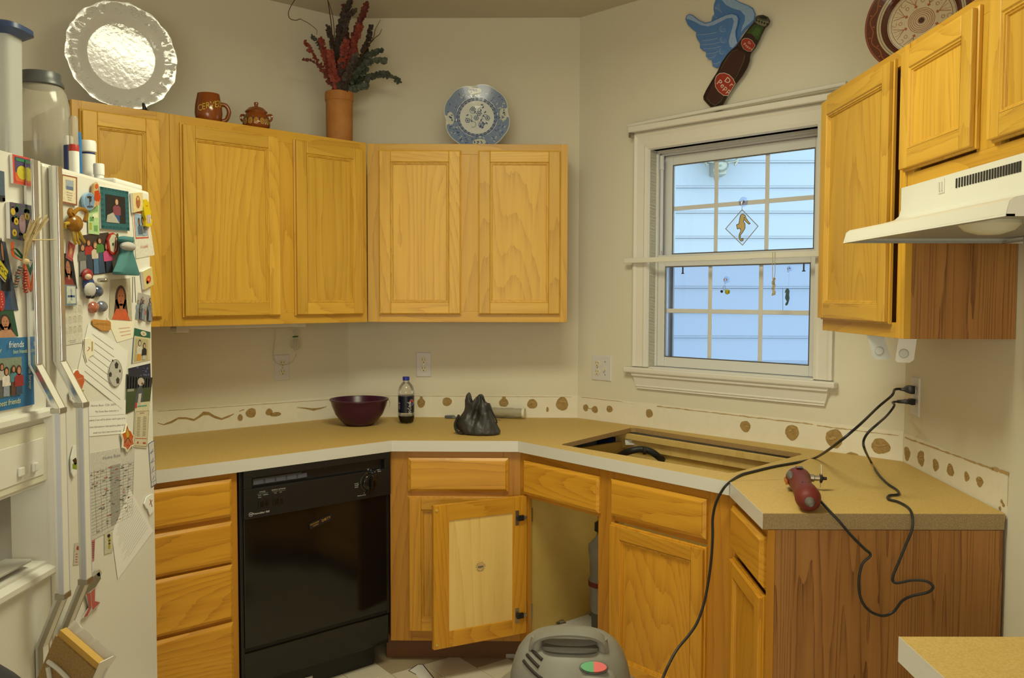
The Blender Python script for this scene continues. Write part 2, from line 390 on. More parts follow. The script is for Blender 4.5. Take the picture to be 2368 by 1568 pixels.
def spot(F, W, u, v, rx, ry, stem=None, j=.07):
    x, z = F.uv(u, v); x1, _ = F.uv(u+rx, v); _, z1 = F.uv(u, v-ry); ax, az = abs(x1-x), abs(z1-z)
    world_child(to_mb(F, blob(x, z, ax, az, j=j), .0013, .0008).build('torn_spot', 'drywall_paper'), W)
    for k in range(2 if rx > 7 else 1):   # curled paper lip
        cx, cz = x+random.uniform(-.4, .4)*ax, z+random.uniform(-.1, .7)*az
        world_child(to_mb(F, blob(cx, cz, ax*.32, az*.10, 8, .3, random.uniform(-.4, .4)), .0020, .0022).build('torn_lip', 'torn_edge'), W)
    if stem:
        h = F.uv(u, stem)[1]; world_child(to_mb(F, [(x-ax*.35+random.uniform(0, .3)*ax, z), (x+ax*.45, z), (x+ax*.4, h), (x-ax*.35, h)], .0014, .0008).build('torn_spot', 'drywall_paper'), W)
def streak(F, W, pts, wd, name='torn_streak', mat='drywall_paper'):
    P = [F.uv(u, v) for u, v in pts]; up = []; dn = []
    for i, (x, z) in enumerate(P):
        k = wd[i] if isinstance(wd, (list, tuple)) else wd; k *= random.uniform(.7, 1.25)
        up.append((x, z+k/2)); dn.append((x, z-k/2))
    b = MB()
    for i in range(len(P)-1): b.loops([[F.pt(*q, .0013) for q in (dn[i], dn[i+1], up[i+1], up[i])], [F.pt(*q, .0023) for q in (dn[i], dn[i+1], up[i+1], up[i])]])
    world_child(b.build(name, mat), W)
streak(FL, WL, [(364, 978), (378, 982), (396, 976), (412, 967), (430, 967), (448, 971), (458, 965), (470, 956), (482, 956), (496, 964), (512, 969), (528, 963), (541, 957)], [.003, .005, .009, .01, .008, .009, .013, .016, .018, .012, .01, .011, .003])
for a in [(580, 955, 12, 11), (555, 966, 6, 8), (622, 953, 8, 8), (637, 958, 13, 5)]: spot(FL, WL, *a)
streak(FL, WL, [(553, 951), (558, 949), (564, 947)], .004)
streak(FL, WL, [(686, 942), (705, 944), (724, 947), (742, 944), (755, 940)], [.002, .005, .009, .006, .002])
streak(FB, WB, [(898, 920), (902, 933), (900, 942)], .006)
for a in [(974, 932, 9, 11, 917), (1034, 929, 11, 10, 921), (1165, 931, 11, 10, 917), (1231, 934, 12, 11), (1266, 947, 3, 6), (1300, 934, 14, 16, 918)]: spot(FB, WB, *a)
for a in [(1355, 943, 6, 8), (1376, 947, 7, 8), (1410, 946, 7, 8), (1502, 956, 8, 10), (1724, 986, 12, 13), (1832, 1000, 16, 18), (1930, 1014, 20, 22), (2037, 1032, 22, 18)]: spot(FW, WWN, *a)
streak(FW, WWN, [(1352, 941), (1365, 945), (1378, 947)], .003)
streak(FW, WWN, [(1950, 1052), (1968, 1049), (1982, 1053), (1992, 1058)], [.004, .014, .012, .003])
for a in [(2099, 1049, 7, 16), (2131, 1060, 8, 18), (2165, 1075, 7, 14), (2199, 1087, 8, 14), (2237, 1102, 6, 11), (2267, 1114, 8, 12)]: spot(FR_, WR, *a, j=.14)
def crack(F, W, a, b_, n, th, jit=.0012, name='torn_line', mat='torn_edge'):
    P = []
    for i in range(n+1):
        t = i/n; x, z = F.uv(a[0]+(b_[0]-a[0])*t, a[1]+(b_[1]-a[1])*t); P.append((x, z+random.uniform(-jit, jit)))
    bb = MB()
    for (x, z), (x2, z2) in zip(P, P[1:]):
        k = th*random.uniform(.4, 1.5)/2; bb.loops([[F.pt(*q, .0012) for q in ((x, z-k), (x2, z2-k), (x2, z2+k), (x, z+k))], [F.pt(*q, .003) for q in ((x, z-k), (x2, z2-k), (x2, z2+k), (x, z+k))]])
    world_child(bb.build(name, mat), W)
crack(FL, WL, (364, 951), (850, 918), 40, .0012, .0004); crack(FB, WB, (890, 915), (1322, 918), 40, .0012, .0004)
crack(FW, WWN, (1345, 918), (1440, 929), 12, .0012); crack(FW, WWN, (1520, 939), (1880, 981), 34, .003); crack(FW, WWN, (1890, 984), (2078, 1007), 22, .0025)
crack(FR_, WR, (2094, 1012), (2300, 1085), 24, .0035); crack(FR_, WR, (2296, 1083), (2334, 1096), 6, .009)
streak(FW, WWN, [(1436, 929), (1446, 930), (1466, 933)], .005, 'torn_lip', 'bare_wall')
streak(FR_, WR, [(2334, 1097), (2333, 1130), (2331, 1170)], .0025, 'torn_line', 'torn_edge')
for q in [(2318, 1160), (2322, 1168), (2314, 1176)]: spot(FR_, WR, *q, 3, 5)

# ---------------------------------------------------------------- window
win = thing('window_1', None, None, FW.cab(0, 0), kind='structure'); win['label'] = 'white double hung window with grilles over the sink cutout'
def casing_piece(x0, z0, x1, z1, vertical, mit0, mit1):
    # stepped casing profile, y negative = into the room
    b = MB(); prof = [(0, 0), (0, -.017), (.012, -.021), (.022, -.016), (.058, -.012), (.064, -.015), (.076, -.012), (.080, 0)]
    return prof
def casing():
    # one ring on three sides: build with nested mitred loops (left, top, right)
    for nm, side in (('casing', 'L'), ('casing', 'T'), ('casing', 'R')):
        prof = [(0, 0), (0, -.017), (.010, -.021), (.022, -.016), (.056, -.012), (.062, -.015), (.074, -.012), (.080, 0)]
        xo0, xo1, zt, zb = .325, 1.243, 2.193, 1.178; b = MB(); A = []; Bq = []
        for i, y in prof:
            if side == 'L': A.append((xo0+i, y, zb)); Bq.append((xo0+i, y, zt-i))
            if side == 'R': A.append((xo1-i, y, zb)); Bq.append((xo1-i, y, zt-i))
            if side == 'T': A.append((xo0+i, y, zt-i)); Bq.append((xo1-i, y, zt-i))
        b.loops([A, Bq]); b.build(nm, 'trim_white', win)
casing()
b = MB(); b.box(.393, .405, 0, .13, 1.17, 2.127); b.box(1.165, 1.177, 0, .13, 1.17, 2.127); b.box(.405, 1.165, 0, .13, 2.115, 2.127); b.build('jamb', 'trim_white', win, bevel=.001)
b = MB()   # tracks and stops: stepped
for k, y0 in enumerate((.044, .066, .094)):
    t = .010+.006*k; b.box(.405, .405+t, y0, y0+.012+.02*(k == 2), 1.18, 2.115); b.box(1.165-t, 1.165, y0, y0+.012+.02*(k == 2), 1.18, 2.115); b.box(.405, 1.165, y0, y0+.012+.02*(k == 2), 2.115-t*1.3, 2.115)
b.build('sash_track', 'vinyl_white', win, bevel=.001)
MB().box(.436, .449, .028, .040, 2.03, 2.09).box(.438, .447, .03, .038, 1.68, 2.03).build('balance_cover', 'vinyl_white', win, bevel=.001)
b = MB(); b.box(.29, 1.262, -.035, .0, 1.150, 1.174); b.box(.405, 1.165, -.001, .13, 1.160, 1.178); b.build('window_stool', 'trim_white', win, bevel=.006)
b = MB(); prof = [(0, 0), (0, -.026), (.012, -.026), (.020, -.016), (.052, -.012), (.058, -.014), (.064, -.010), (.068, -.012), (.072, 0)]
ins = lambda z: .33+z*.30
b.loops([[(ins(z), y, 1.150-z) for z, y in prof], [(1.235-z*.30, y, 1.150-z) for z, y in prof]]); b.build('apron', 'trim_white', win)
def sash(name, x0, x1, z0, z1, y0, y1, fr, top, bot, mx, mz, gl='window_glass'):
    b = MB(); b.box(x0, x0+fr, y0, y1, z0, z1); b.box(x1-fr, x1, y0, y1, z0, z1); b.box(x0+fr, x1-fr, y0, y1, z0, z0+bot); b.box(x0+fr, x1-fr, y0, y1, z1-top, z1)
    s = b.build(name, 'vinyl_white', win, bevel=.003)
    ym = (y0+y1)/2; ga, gb, gc, gd = x0+fr, x1-fr, z0+bot, z1-top; h = .009
    MB().rect(ga-.0, gb+.0, gc, gd, [(0, y0+.002), (.0, ym-.006), (.004, ym-.006), (.004, y0+.002)], False, False).build('glazing_bead', 'gasket', s)
    for x in mx: MB().box(x-h, x+h, ym-.003, ym+.001, gc, gd).build('muntin', 'vinyl_white', s, bevel=.0015)
    xs = [ga]+mx+[gb]; zs = [gc, mz, gd]
    for i in range(len(xs)-1):
        a = xs[i]+(h if i else 0); c = xs[i+1]-(h if i < len(mx) else 0)
        MB().box(a, c, ym-.003, ym+.001, mz-h, mz+h).build('muntin', 'vinyl_white', s, bevel=.0015)
        for j in range(2): MB().box(xs[i], xs[i+1], ym+.002, ym+.005, zs[j], zs[j+1]).build('pane', gl, s)
    return s
us = sash('upper_sash', .421, 1.150, 1.630, 2.095, .088, .116, .038, .042, .038, [.672, .906], 1.866)
ls = sash('lower_sash', .415, 1.156, 1.180, 1.664, .050, .080, .036, .050, .042, [.672, .906], 1.423)
MB().rect(.425, 1.145, 1.19, 1.64, [(0, .122), (0, .132), (.02, .132), (.02, .122)], False, False).build('screen_frame', 'appliance_grey', win)
MB().box(.432, 1.138, .126, .1262, 1.20, 1.63).build('insect_screen', 'screen_mesh', win)
for x in (.52, 1.075):
    MB().box(x-.002, x+.002, .083, .088, 1.585, 1.612).box(x-.006, x+.006, .083, .088, 1.582, 1.586).build('screen_latch', 'dark', win)

# outside: siding boards of the neighbouring wall and a porch lantern
YO = 6.5
out = MB().box(-2.2, 6.2, YO+.03, YO+.15, 0, 4.2).build('wall_outside', 'siding', kind='structure')
zs = [CZ-(v-684)/FPX*YO for v in (378, 435.5, 492, 550, 606.5, 663, 721, 779, 836)]
dz = (zs[0]-zs[-1])/8; bid = None
for k in range(-8, 14):
    z = zs[0]-k*dz
    if z < .1 or z > 4.1: continue
    cuts = sorted([-2.2, random.uniform(-1, 0), (1752-1184)/FPX*YO+.11 if k == -1 else (1838-1184)/FPX*YO+.11 if k == 0 else (1737-1184)/FPX*YO+.11 if k == 6 else random.uniform(3, 4.5) if k % 2 else random.uniform(.2, 1.2), 6.2])
    if k == 7: cuts = [-2.2, (1825-1184)/FPX*YO+.11, 6.2]
    for a, c in zip(cuts, cuts[1:]):
        b = MB(); b.loops([[(x, YO-.004, z), (x, YO-.007, z+.008), (x, YO+.001, z+.011), (x, YO-.003, z+.016), (x, YO+.012, z+dz-.004), (x, YO+.02, z+dz), (x, YO+.02, z)] for x in (a+.0015, c-.0015)])
        b.build('siding_board', 'siding', out)
lan = thing('porch_lantern', 'brass porch lantern on the pale siding seen through the top of the window', 'lantern')
c = hit(1667, 383, (0, YO-.16, 0), (0, 1, 0)); lan.location = c
MB().ball((0, 0, 0), .055, .055, .045).build('lantern_bowl', 'brass', lan, smooth=1)
MB().lathe([(.018, -.04), (.022, -.06), (.014, -.075), (.02, -.09), (.012, -.11), (.012, -.16), (.004, -.175)], 12, (-.03, 0, 0)).build('finial', 'brass', lan, smooth=1)
for s_ in (-1, 1):
    MB().tube([(0, 0, .02), (s_*.10, 0, .03), (s_*.13, 0, .06)], .008).tube([(s_*.10, 0, 0), (s_*.15, 0, .09)], .009).build('lantern_arm', 'brass', lan)
MB().rect(-.13, .13, .13, .42, [(0, -.10), (0, .10)], True, True).build('lantern_glass', 'frosted_plastic', lan)
MB().box(-.05, .05, .02, .17, -.06, .12).build('back_plate', 'brass', lan, bevel=.01)
MB().lathe([(.2, .42), (.16, .44), (.06, .5), (.001, .52)], 4, (0, 0, 0)).build('lantern_cap', 'brass', lan)

# ---------------------------------------------------------------- cabinets
def frame_box(parent, x0, x1, z0, z1, up, pre, y0=0, y1=.019, name=None):
    return MB().box(x0, x1, y0, y1, z0, z1).build(name or ('frame_stile' if up else 'frame_rail'), pre+('_frame_upright' if up else '_frame_level'), parent, bevel=.0008)
PROF = [(0, -.0005), (0, -.011), (.0035, -.0135), (.0035, -.0155), (.007, -.0185), (.009, -.0195)]
def add_door(cab, x0, x1, z0, z1, pre, fw=.052, y=0, name='door'):
    d = MB().rect(x0, x1, z0, z1, [(0, -.0005+y), (0, -.0075+y), (.004, -.0095+y)], True, True).build(name, pre+'_upright', cab)
    st = MB()
    def bar(nm, a, c, e, f, up, mat):
        MB().box(a, c, -.0215+y, -.0090+y, e, f).build(nm, mat, d, bevel=.0025, seg=2)
    g = .005
    bar('stile', x0+g, x0+fw, z0+g, z1-g, 1, pre+'_upright'); bar('stile', x1-fw, x1-g, z0+g, z1-g, 1, pre+'_upright')
    bar('rail', x0+fw, x1-fw, z0+g, z0+fw, 0, pre+'_level'); bar('rail', x0+fw, x1-fw, z1-fw, z1-g, 0, pre+'_level')
    MB().rect(x0+fw, x1-fw, z0+fw, z1-fw, [(0, -.0210+y), (.0025, -.0180+y), (.0055, -.0180+y), (.0065, -.0145+y), (.0095, -.0140+y), (.011, -.0096+y)], False, False).build('moulding', pre+'_upright', d)
    return d
def add_drawer(cab, x0, x1, z0, z1, pre, name='drawer_front'):
    return MB().rect(x0, x1, z0, z1, [(0, -.0005), (0, -.010), (.010, -.0165), (.0115, -.0195), (.014, -.0200)], True, True).build(name, pre+'_level', cab)
def cabinet(name, label, F, s0, s1, z0, z1, depth, pre, stiles, rails, group=None, back=None, side='side_panel', carc=True):
    c = thing(name, label, 'cabinet', F.cab(s0, 0), group)
    if carc:
        MB().prism(back or [(0, .0185), (s1-s0, .0185), (s1-s0, depth), (0, depth)], z0, z1).build('carcass', side, c)
    for a, b_, e, f in stiles: frame_box(c, a-s0, b_-s0, e, f, 1, pre)
    for a, b_, e, f in rails: frame_box(c, a-s0, b_-s0, e, f, 0, pre)
    return c
ZT, ZB = 2.134, 1.372
FUL = Frame((-1.514, 2.906), (-.687, 3.745)); FUB = Frame((-.687, 3.755), (.171, 3.781))
def back_local(F, s0, pts):
    out = []
    for p in pts:
        v = Vector((p[0], p[1], 0))-F.a; out.append((v.dot(F.d)-s0, -v.dot(F.n)))
    return out
def on_wall(F, s, W):       # point on wall W straight behind frame position s
    o = F.pt(s, 0); d = -F.n; t = ((W.a-o).dot(W.n))/d.dot(W.n); q = o+d*(t-.0015); return (q.x, q.y)
# left run, first cabinet
def upper(label, F, s0, s1, W, doors, extra=None, w0=.045, w1=.045, mids=()):
    q0, q1 = on_wall(F, s0, W), on_wall(F, s1, W)
    if extra: q1 = extra
    bk = [(0, .0185), (s1-s0, .0185)]+back_local(F, s0, [q1, q0])
    c = cabinet('wall_cabinet', label, F, s0, s1, ZB, ZT, .3, 'oak', [(s0, s0+w0, ZB, ZT), (s1-w1, s1, ZB, ZT)]+[(a, b_, ZB+.045, ZT-.045) for a, b_ in mids], [(s0+w0, s1-w1, ZB, ZB+.045), (s0+w0, s1-w1, ZT-.045, ZT)], 'oak wall cabinets', bk)
    for a, b_ in doors: add_door(c, a-s0, b_-s0, 1.404, 2.106, 'oak')
    return c
upper('oak wall cabinet above the fridge, with the white plate on top', FUL, 0, .327, FL, [(.022, .288)], w0=.03)
upper('oak wall cabinet left of the corner, wide and narrow door, mug on top', FUL, .328, 1.176, FL, [(.363, .758), (.823, 1.150)], extra=(-.845, 4.085), mids=[(.755, .826)], w1=.03)
upper('oak wall cabinet on the back wall below the blue patterned plate', FUB, .0, .859, FB, [(.049, .402), (.474, .829)], mids=[(.399, .477)], w0=.05, w1=.03)
# right run: first tall cabinet, then the short one over the hood
FRU = Frame((.965, 2.872), (.976, 2.283)); FRH = Frame((.976, 2.281), (.976, 1.30))
def rback(F, s0, s1): return [(0, .0185), (s1-s0, .0185)]+back_local(F, s0, [on_wall(F, s1, FR_), on_wall(F, s0, FR_)])
c = cabinet('wall_cabinet', 'oak wall cabinet between the window and the range hood', FRU, 0, .588, ZB+.004, ZT, .3, 'oak', [(0, .04, ZB+.004, ZT), (.545, .588, ZB+.004, ZT)], [(.04, .545, ZB+.004, ZB+.045), (.04, .545, ZT-.045, ZT)], 'oak wall cabinets', rback(FRU, 0, .588)[:2]+back_local(FRU, 0, [on_wall(FRU, .588, FR_), (1.30, 2.96), (1.22, 3.10), (1.10, 3.20), (.972, 2.895)]) if False else [(0, .0185), (.588, .0185)]+back_local(FRU, 0, [on_wall(FRU, .588, FR_), on_wall(FRU, .0, FR_)]))
dd = add_door(c, .004, .520, 1.412, 2.112, 'oak')
MB().rect(.003, .521, 1.4115, 2.1125, [(0, -.0005), (0, -.0006)], True, True)
c = cabinet('wall_cabinet', 'short oak wall cabinet with two doors above the white range hood', FRH, 0, .76, 1.764, ZT, .3, 'oak', [(0, .035, 1.764, ZT), (.725, .76, 1.764, ZT), (.345, .44, 1.80, ZT-.045)], [(.035, .725, 1.764, 1.80), (.035, .725, ZT-.045, ZT)], 'oak wall cabinets', rback(FRH, 0, .76))
add_door(c, -.012, .358, 1.806, 2.112, 'oak'); add_door(c, .418, .745, 1.806, 2.112, 'oak')

# base cabinets: counter edge line offset 25 mm
def off_line(F, o): return F.a+F.n*(-o), F.d
A_, B_, C_, D_, E_, LL_ = (-.535, 3.415), (-.035, 3.419), (.626, 2.683), (.624, 2.292), (1.263, 2.303), (-1.42, 2.611)
FCL, FCB, FCW, FCR = Frame(LL_, A_), Frame(A_, B_), Frame(B_, C_), Frame(C_, D_)
def isect(F, G, o):
    a, da = off_line(F, o); b, db = off_line(G, o); M = Matrix(((da.x, -db.x), (da.y, -db.y))); t = M.inverted() @ Vector((b.x-a.x, b.y-a.y)); p = a+da*t[0]; return (p.x, p.y)
A2, B2, C2 = isect(FCL, FCB, .025), isect(FCB, FCW, .025), isect(FCW, FCR, .022)
L2 = off_line(FCL, .025)[0]; D2 = (.646, 2.302)
GL, GB, GW, GR = Frame((L2.x, L2.y), A2), Frame(A2, B2), Frame(B2, C2), Frame(C2, D2)
CB = .8705
def toe(c, x0, x1, y=.07): MB().box(x0, x1, y, y+.012, 0, .10).build('toe_kick', 'toe_kick', c)
s_dw0, s_dw1 = GL.L-.63, GL.L-.022
def sGL(u, v): return GL.uv(u, v)[0]
# drawer base
x1 = sGL(549, 1200); x0 = .02
c = cabinet('base_cabinet', 'oak base cabinet with four drawers between fridge and dishwasher', GL, x0, x1, .10, CB, .54, 'base', [(x0, x0+.05, .10, CB), (x1-.028, x1, .10, CB)], [(x0+.05, x1-.028, .10, .14), (x0+.05, x1-.028, CB-.03, CB)]+[(x0+.05, x1-.028, z-.015, z+.02) for z in (.705, .548, .345)], 'oak base cabinets')
for z0, z1 in ((.716, .848), (.556, .699), (.356, .547), (.115, .343)): add_drawer(c, .03, sGL(534, 1200)-x0, z0, z1, 'base')
toe(c, 0, x1-x0)
# corner base with drawer and door
c = cabinet('base_cabinet', 'narrow oak base cabinet right of the black dishwasher, partly behind the open door', GB, 0, GB.L, .10, CB, .5, 'base', [(0, .085, .10, CB), (.45, GB.L, .10, CB)], [(.085, .45, .10, .15), (.085, .45, .682, .716), (.085, .45, .83, CB)], 'oak base cabinets', [(0, .0185), (GB.L, .0185), (GB.L-.05, .60), (-.2, .60)])
add_drawer(c, .073, .472, .708, .843, 'base'); add_door(c, .073, .472, .142, .688, 'base'); toe(c, -.028, GB.L+.028)
# sink base: open box, left door swung out
GWL = GW.L
c = thing('base_cabinet', 'angled oak sink base cabinet below the cutout, its left door swung open', 'cabinet', GW.cab(0, 0), 'oak base cabinets')
for a, b_, e, f in [(0, .043, .10, CB), (.425, .505, .10, CB), (.905, GWL, .10, CB)]: frame_box(c, a, b_, e, f, 1, 'base')
for a, b_ in ((.043, .425), (.505, .905)):
    for e, f in ((.10, .145), (.69, .72), (.825, CB)): frame_box(c, a, b_, e, f, 0, 'base')
add_drawer(c, .028, .438, .705, .838, 'base'); add_drawer(c, .494, .906, .710, .840, 'base'); add_door(c, .494, .906, .150, .684, 'base')
MB().box(.012, .026, .0195, .60, .10, CB-.02).build('side_board', 'inner_wood', c)
MB().box(.955, .969, .0195, .60, .10, CB-.02).build('side_board', 'inner_wood', c)
MB().box(.026, .955, .0195, .60, .115, .13).build('bottom_board', 'inner_wood', c)
MB().box(.027, .954, .045, .598, .1302, .1322).build('shelf_liner', 'liner', c, label='white speckled shelf liner')
g0, g1 = GW.uv(1383, 1015, -.575)[0], GW.uv(1426, 1015, -.575)[0]
MB().box(.026, g0, .585, .60, .13, CB).build('back_board', 'inner_wood', c); MB().box(g1, .955, .585, .60, .13, CB).build('back_board', 'inner_wood', c)
MB().box(g1, .954, .568, .584, .825, .868).build('back_rail', 'plywood', c); MB().box(g1, .954, .545, .567, .870, .892).build('back_rail', 'plywood', c); MB().box(g1, .954, .572, .584, .70, .80).build('back_rail', 'plywood', c); toe(c, -.028, GWL+.02)
b = MB(); random.seed(3)
a = Art()
for i in range(260):
    x, y = random.uniform(.04, .9), random.uniform(.06, .58); a.ell(x, y, random.uniform(.0008, .002), .0012, random.choice(['#3a2f22', '#6b5a44', '#222222']), 6)
a.build('dust_specks', c, M=T(0, 0, .1323), kind='stuff')
# open door, hinged at the left stile of the sink base
hp = GW.pt(.042, 0, .004); free = atz(1003, 1336, .42); 
hv = Vector((atz(1222, 1155, .702).x, atz(1222, 1155, .702).y, 0))
fv = hit(1003, 1175, (0, 0, .700), (0, 0, 1)); fv2 = hit(1003, 1497, (0, 0, .145), (0, 0, 1))
fv = (fv+fv2)/2; dv = Vector((fv.x-hp.x, fv.y-hp.y, 0)); 
if dv.length > .46 or dv.length < .36: dv = dv.normalized()*.41
FD = Frame((hp.x+dv.x, hp.y+dv.y), (hp.x, hp.y)); DWd = FD.L
d = MB().rect(.0, DWd, .148, .698, [(0, .019), (0, .010), (.004, .0065)], True, False).build('door', 'base_upright', c)
M = c.matrix_world.inverted() @ FD.cab(0, 0); d.matrix_basis = M   # local: x along door, -y faces the camera (inside face)
def db(nm, x0, x1, y0, y1, z0, z1, mat, **k): return MB().box(x0, x1, y0, y1, z0, z1).build(nm, mat, d, bevel=k.pop('bv', .0012), **k)
fw = .062
db('stile', 0, fw, .0, .0065, .148, .698, 'base_upright'); db('stile', DWd-fw, DWd, .0, .0065, .148, .698, 'base_upright')
db('rail', fw, DWd-fw, .0, .0065, .148, .148+fw, 'base_level'); db('rail', fw, DWd-fw, .0, .0065, .698-fw, .698, 'base_level')
MB().box(fw, DWd-fw, .0045, .0066, .148+fw, .698-fw).build('back_panel', 'plywood', d, label='pale plywood inside panel')
a = Art(); cx, cz = .195, .44
a.ring(0, 0, .0135, .0145, '#5a4a6a', 32); 
for i, ch in enumerate('CERTIFIED'): t = R(200-i*27.5-90+0); ang = math.pi*.5+R(88)-i*R(22); a.text(ch, .0175*math.cos(ang), .0175*math.sin(ang), .0085, '#3d3358', ang-math.pi/2)
for i, ch in enumerate('CABINET'): ang = -math.pi*.5-R(60)+i*R(20); a.text(ch, .0175*math.cos(ang), .0175*math.sin(ang), .0085, '#3d3358', ang+math.pi/2)
a.rect(-.011, -.0035, .011, .0035, '#3d3358'); a.up(); a.text('KCMA', 0, 0, .006, '#c9b070'); a.line([(-.008, .007), (.008, .007)], .0015, '#7a6a7a'); a.line([(-.008, -.007), (.008, -.007)], .0015, '#7a6a7a')
a.build('round_stamp', d, M=Matrix.Translation((cx, .0044, cz)) @ Matrix.Rotation(R(90), 4, 'X'))
for z in (.615, .225):
    h = MB().box(DWd-.052, DWd-.036, -.0018, .0, z-.03, z+.03).build('hinge', 'old_metal', d, bevel=.0006)
for (x, z) in ((.012, .68), (.012, .165)): MB().lathe([(.005, 0), (.005, .003), (.003, .004)], 12, M=Matrix.Translation((x, 0, z)) @ Matrix.Rotation(R(90), 4, 'X')).build('door_bumper', 'inner_wood', d)
for z in (.615, .225):
    hc = MB().box(DWd-.047, DWd-.018, -.014, -.001, z-.011, z+.011).build('hinge_cup', 'black_plastic', d, bevel=.003)
    MB().box(DWd-.020, DWd-.004, -.012, -.004, z-.006, z+.006).build('hinge_arm', 'old_metal', d, bevel=.002)
    MB().box(.030, .034, .004, .035, z-.028, z+.028).build('hinge_plate', 'old_metal', c, bevel=.0008)
# end base at the right
c = cabinet('base_cabinet', 'narrow oak base cabinet with a reddish end panel facing the range gap', GR, 0, GR.L, .10, CB, .5, 'base', [(0, .018, .10, CB), (GR.L-.02, GR.L, .0, CB)], [(.018, GR.L-.02, .10, .14), (.018, GR.L-.02, .69, .715), (.018, GR.L-.02, .84, CB)], 'oak base cabinets', [(0, .0185), (GR.L, .0185)]+back_local(GR, 0, [(1.262, 2.310), (1.285, 2.62), (1.18, 2.62)]))
add_drawer(c, .006, GR.L-.022, .703, .842, 'base'); add_door(c, .006, GR.L-.022, .15, .680, 'base', fw=.05); toe(c, 0, GR.L-.02)
FEP = Frame((.646, 2.3005), (1.2645, 2.3095))
pe = MB().box(.012, FEP.L-.004, 0, .0045, .0, CB-.002).build('end_panel', 'side_panel', c, label='reddish veneered end panel'); pe.matrix_basis = c.matrix_world.inverted() @ FEP.cab(0, 0, .0045)
pe = MB().box(-.008, .011, -.006, .004, .0, CB-.002).build('end_strip', 'base_frame_upright', c); pe.matrix_basis = c.matrix_world.inverted() @ FEP.cab(0, 0, 0)

# ---------------------------------------------------------------- counter
def slab_with_hole(outer, hole, z0, z1, name, mat, parent):
    from mathutils.geometry import tessellate_polygon
    O = [Vector((x, y, 0)) for x, y in outer]; Hh = [Vector((x, y, 0)) for x, y in hole]; L = [O, Hh] if hole else [O]
    tris = tessellate_polygon(L); pts = O+Hh; n = len(pts); b = MB(); vs = [(p.x, p.y, z1) for p in pts]+[(p.x, p.y, z0) for p in pts]; fs = []
    for t in tris: fs.append(tuple(t)); fs.append(tuple(i+n for i in t[::-1]))
    def side(idx):
        for i in range(len(idx)):
            a, c = idx[i], idx[(i+1) % len(idx)]; fs.append((a, c, c+n, a+n))
    side(list(range(len(O))));
    if hole: side(list(range(len(O), n)))
    b.add(vs, fs); return b.build(name, mat, parent)
ct = thing('countertop', 'bare particle board countertop with white edge and open sink cutout, along three walls', 'countertop', T(0, 0, 0))
def wp(W, s): p = W.pt(s, 0, .002); return (p.x, p.y)
hole = [(.135, 3.355), (.452, 3.785), (.475, 3.782), (.995, 3.190), (1.0, 3.165), (.672, 2.822), (.655, 2.822), (.135, 3.338)]
lw = FL; q = Vector((LL_[0], LL_[1], 0)); backL = lw.a+lw.d*((q-lw.a).dot(lw.d))+lw.n*.002
outer = [LL_, A_, B_, C_, D_, E_, wp(FW, FW.L-.0015), wp(FB, FB.L-.0015), wp(FB, .0015), (backL.x, backL.y)]
slab_with_hole(outer, hole, .8945, .9135, 'board', 'particle_top', ct)
for (p, q_) in ((LL_, A_), (A_, B_), (B_, C_), (C_, D_), (D_, E_)):
    F = Frame(p, q_); MB().box(0.03 if p != LL_ else 0, F.L-.03, .0002, .045, .8715, .8943).build('build_up_strip', 'cut_board', ct, M=F.cab(0, 0))
for (p, q_) in ((LL_, A_), (A_, B_), (B_, C_), (C_, D_)):
    F = Frame(p, q_); MB().box(0.0005, F.L-.0005, -.0012, -.0002, .871, .914).build('edge_strip', 'laminate', ct, M=F.cab(0, 0), label='white laminate edge')
F = Frame(D_, E_); MB().box(0, F.L-.002, -.002, -.0002, .8712, .9128).build('raw_edge', 'particle_edge', ct, M=F.cab(0, 0), label='rough grey brown sawn end')
b = MB()   # raw sides of the cutout
for i in range(len(hole)):
    p, q_ = Vector((*hole[i], 0)), Vector((*hole[(i+1) % len(hole)], 0)); n = Vector(((q_-p).y, -(q_-p).x, 0)).normalized()*.0006
    cc = Vector((.56, 3.3, 0)); n = n if (cc-p).dot(n) > 0 else -n
    b.add([tuple(p+n+Vector((0, 0, .8948))), tuple(q_+n+Vector((0, 0, .8948))), tuple(q_+n+Vector((0, 0, .9128))), tuple(p+n+Vector((0, 0, .9128)))], [(0, 1, 2, 3)])
b.build('cutout_edge', 'cut_board', ct)
a = Art(); p, q_ = atz(1692, 1112, .914), atz(1905, 1106, .914); a.line([(p.x, p.y), (q_.x, q_.y)], .0012, '#7c6030')
p, q_ = atz(1000, 1017, .914), atz(1003, 1016, .914)
a.build('seam', ct, M=T(0, 0, .9136))
# second counter at the lower right and its cabinet
ct2 = thing('countertop', 'short particle board countertop at the lower right, past the range gap', 'countertop', T(0, 0, 0))
o2 = [(.628, .55), (.628, 1.456), (1.217, 1.468), (1.17, .55)]
slab_with_hole(o2, [], .8715, .9135, 'board', 'particle_top', ct2)
MB().box(.6268, .6278, .55, 1.456, .871, .914).build('edge_strip', 'laminate', ct2, label='white laminate edge')
c2 = thing('base_cabinet', 'oak base cabinet under the short countertop at the lower right', 'cabinet', T(0, 0, 0), 'oak base cabinets')
MB().prism([(.655, .56), (.655, 1.44), (1.214, 1.44), (1.168, .56)], .0, CB).build('carcass', 'side_panel', c2)
d = MB().box(.635, .6545, .58, 1.0, .14, .69).build('door', 'base_upright', c2, bevel=.004); d = MB().box(.635, .6545, 1.01, 1.43, .14, .69).build('door', 'base_upright', c2, bevel=.004)
for y0 in (.58, 1.01): MB().box(.635, .6545, y0, y0+.42, .705, .84).build('drawer_front', 'base_level', c2, bevel=.006)

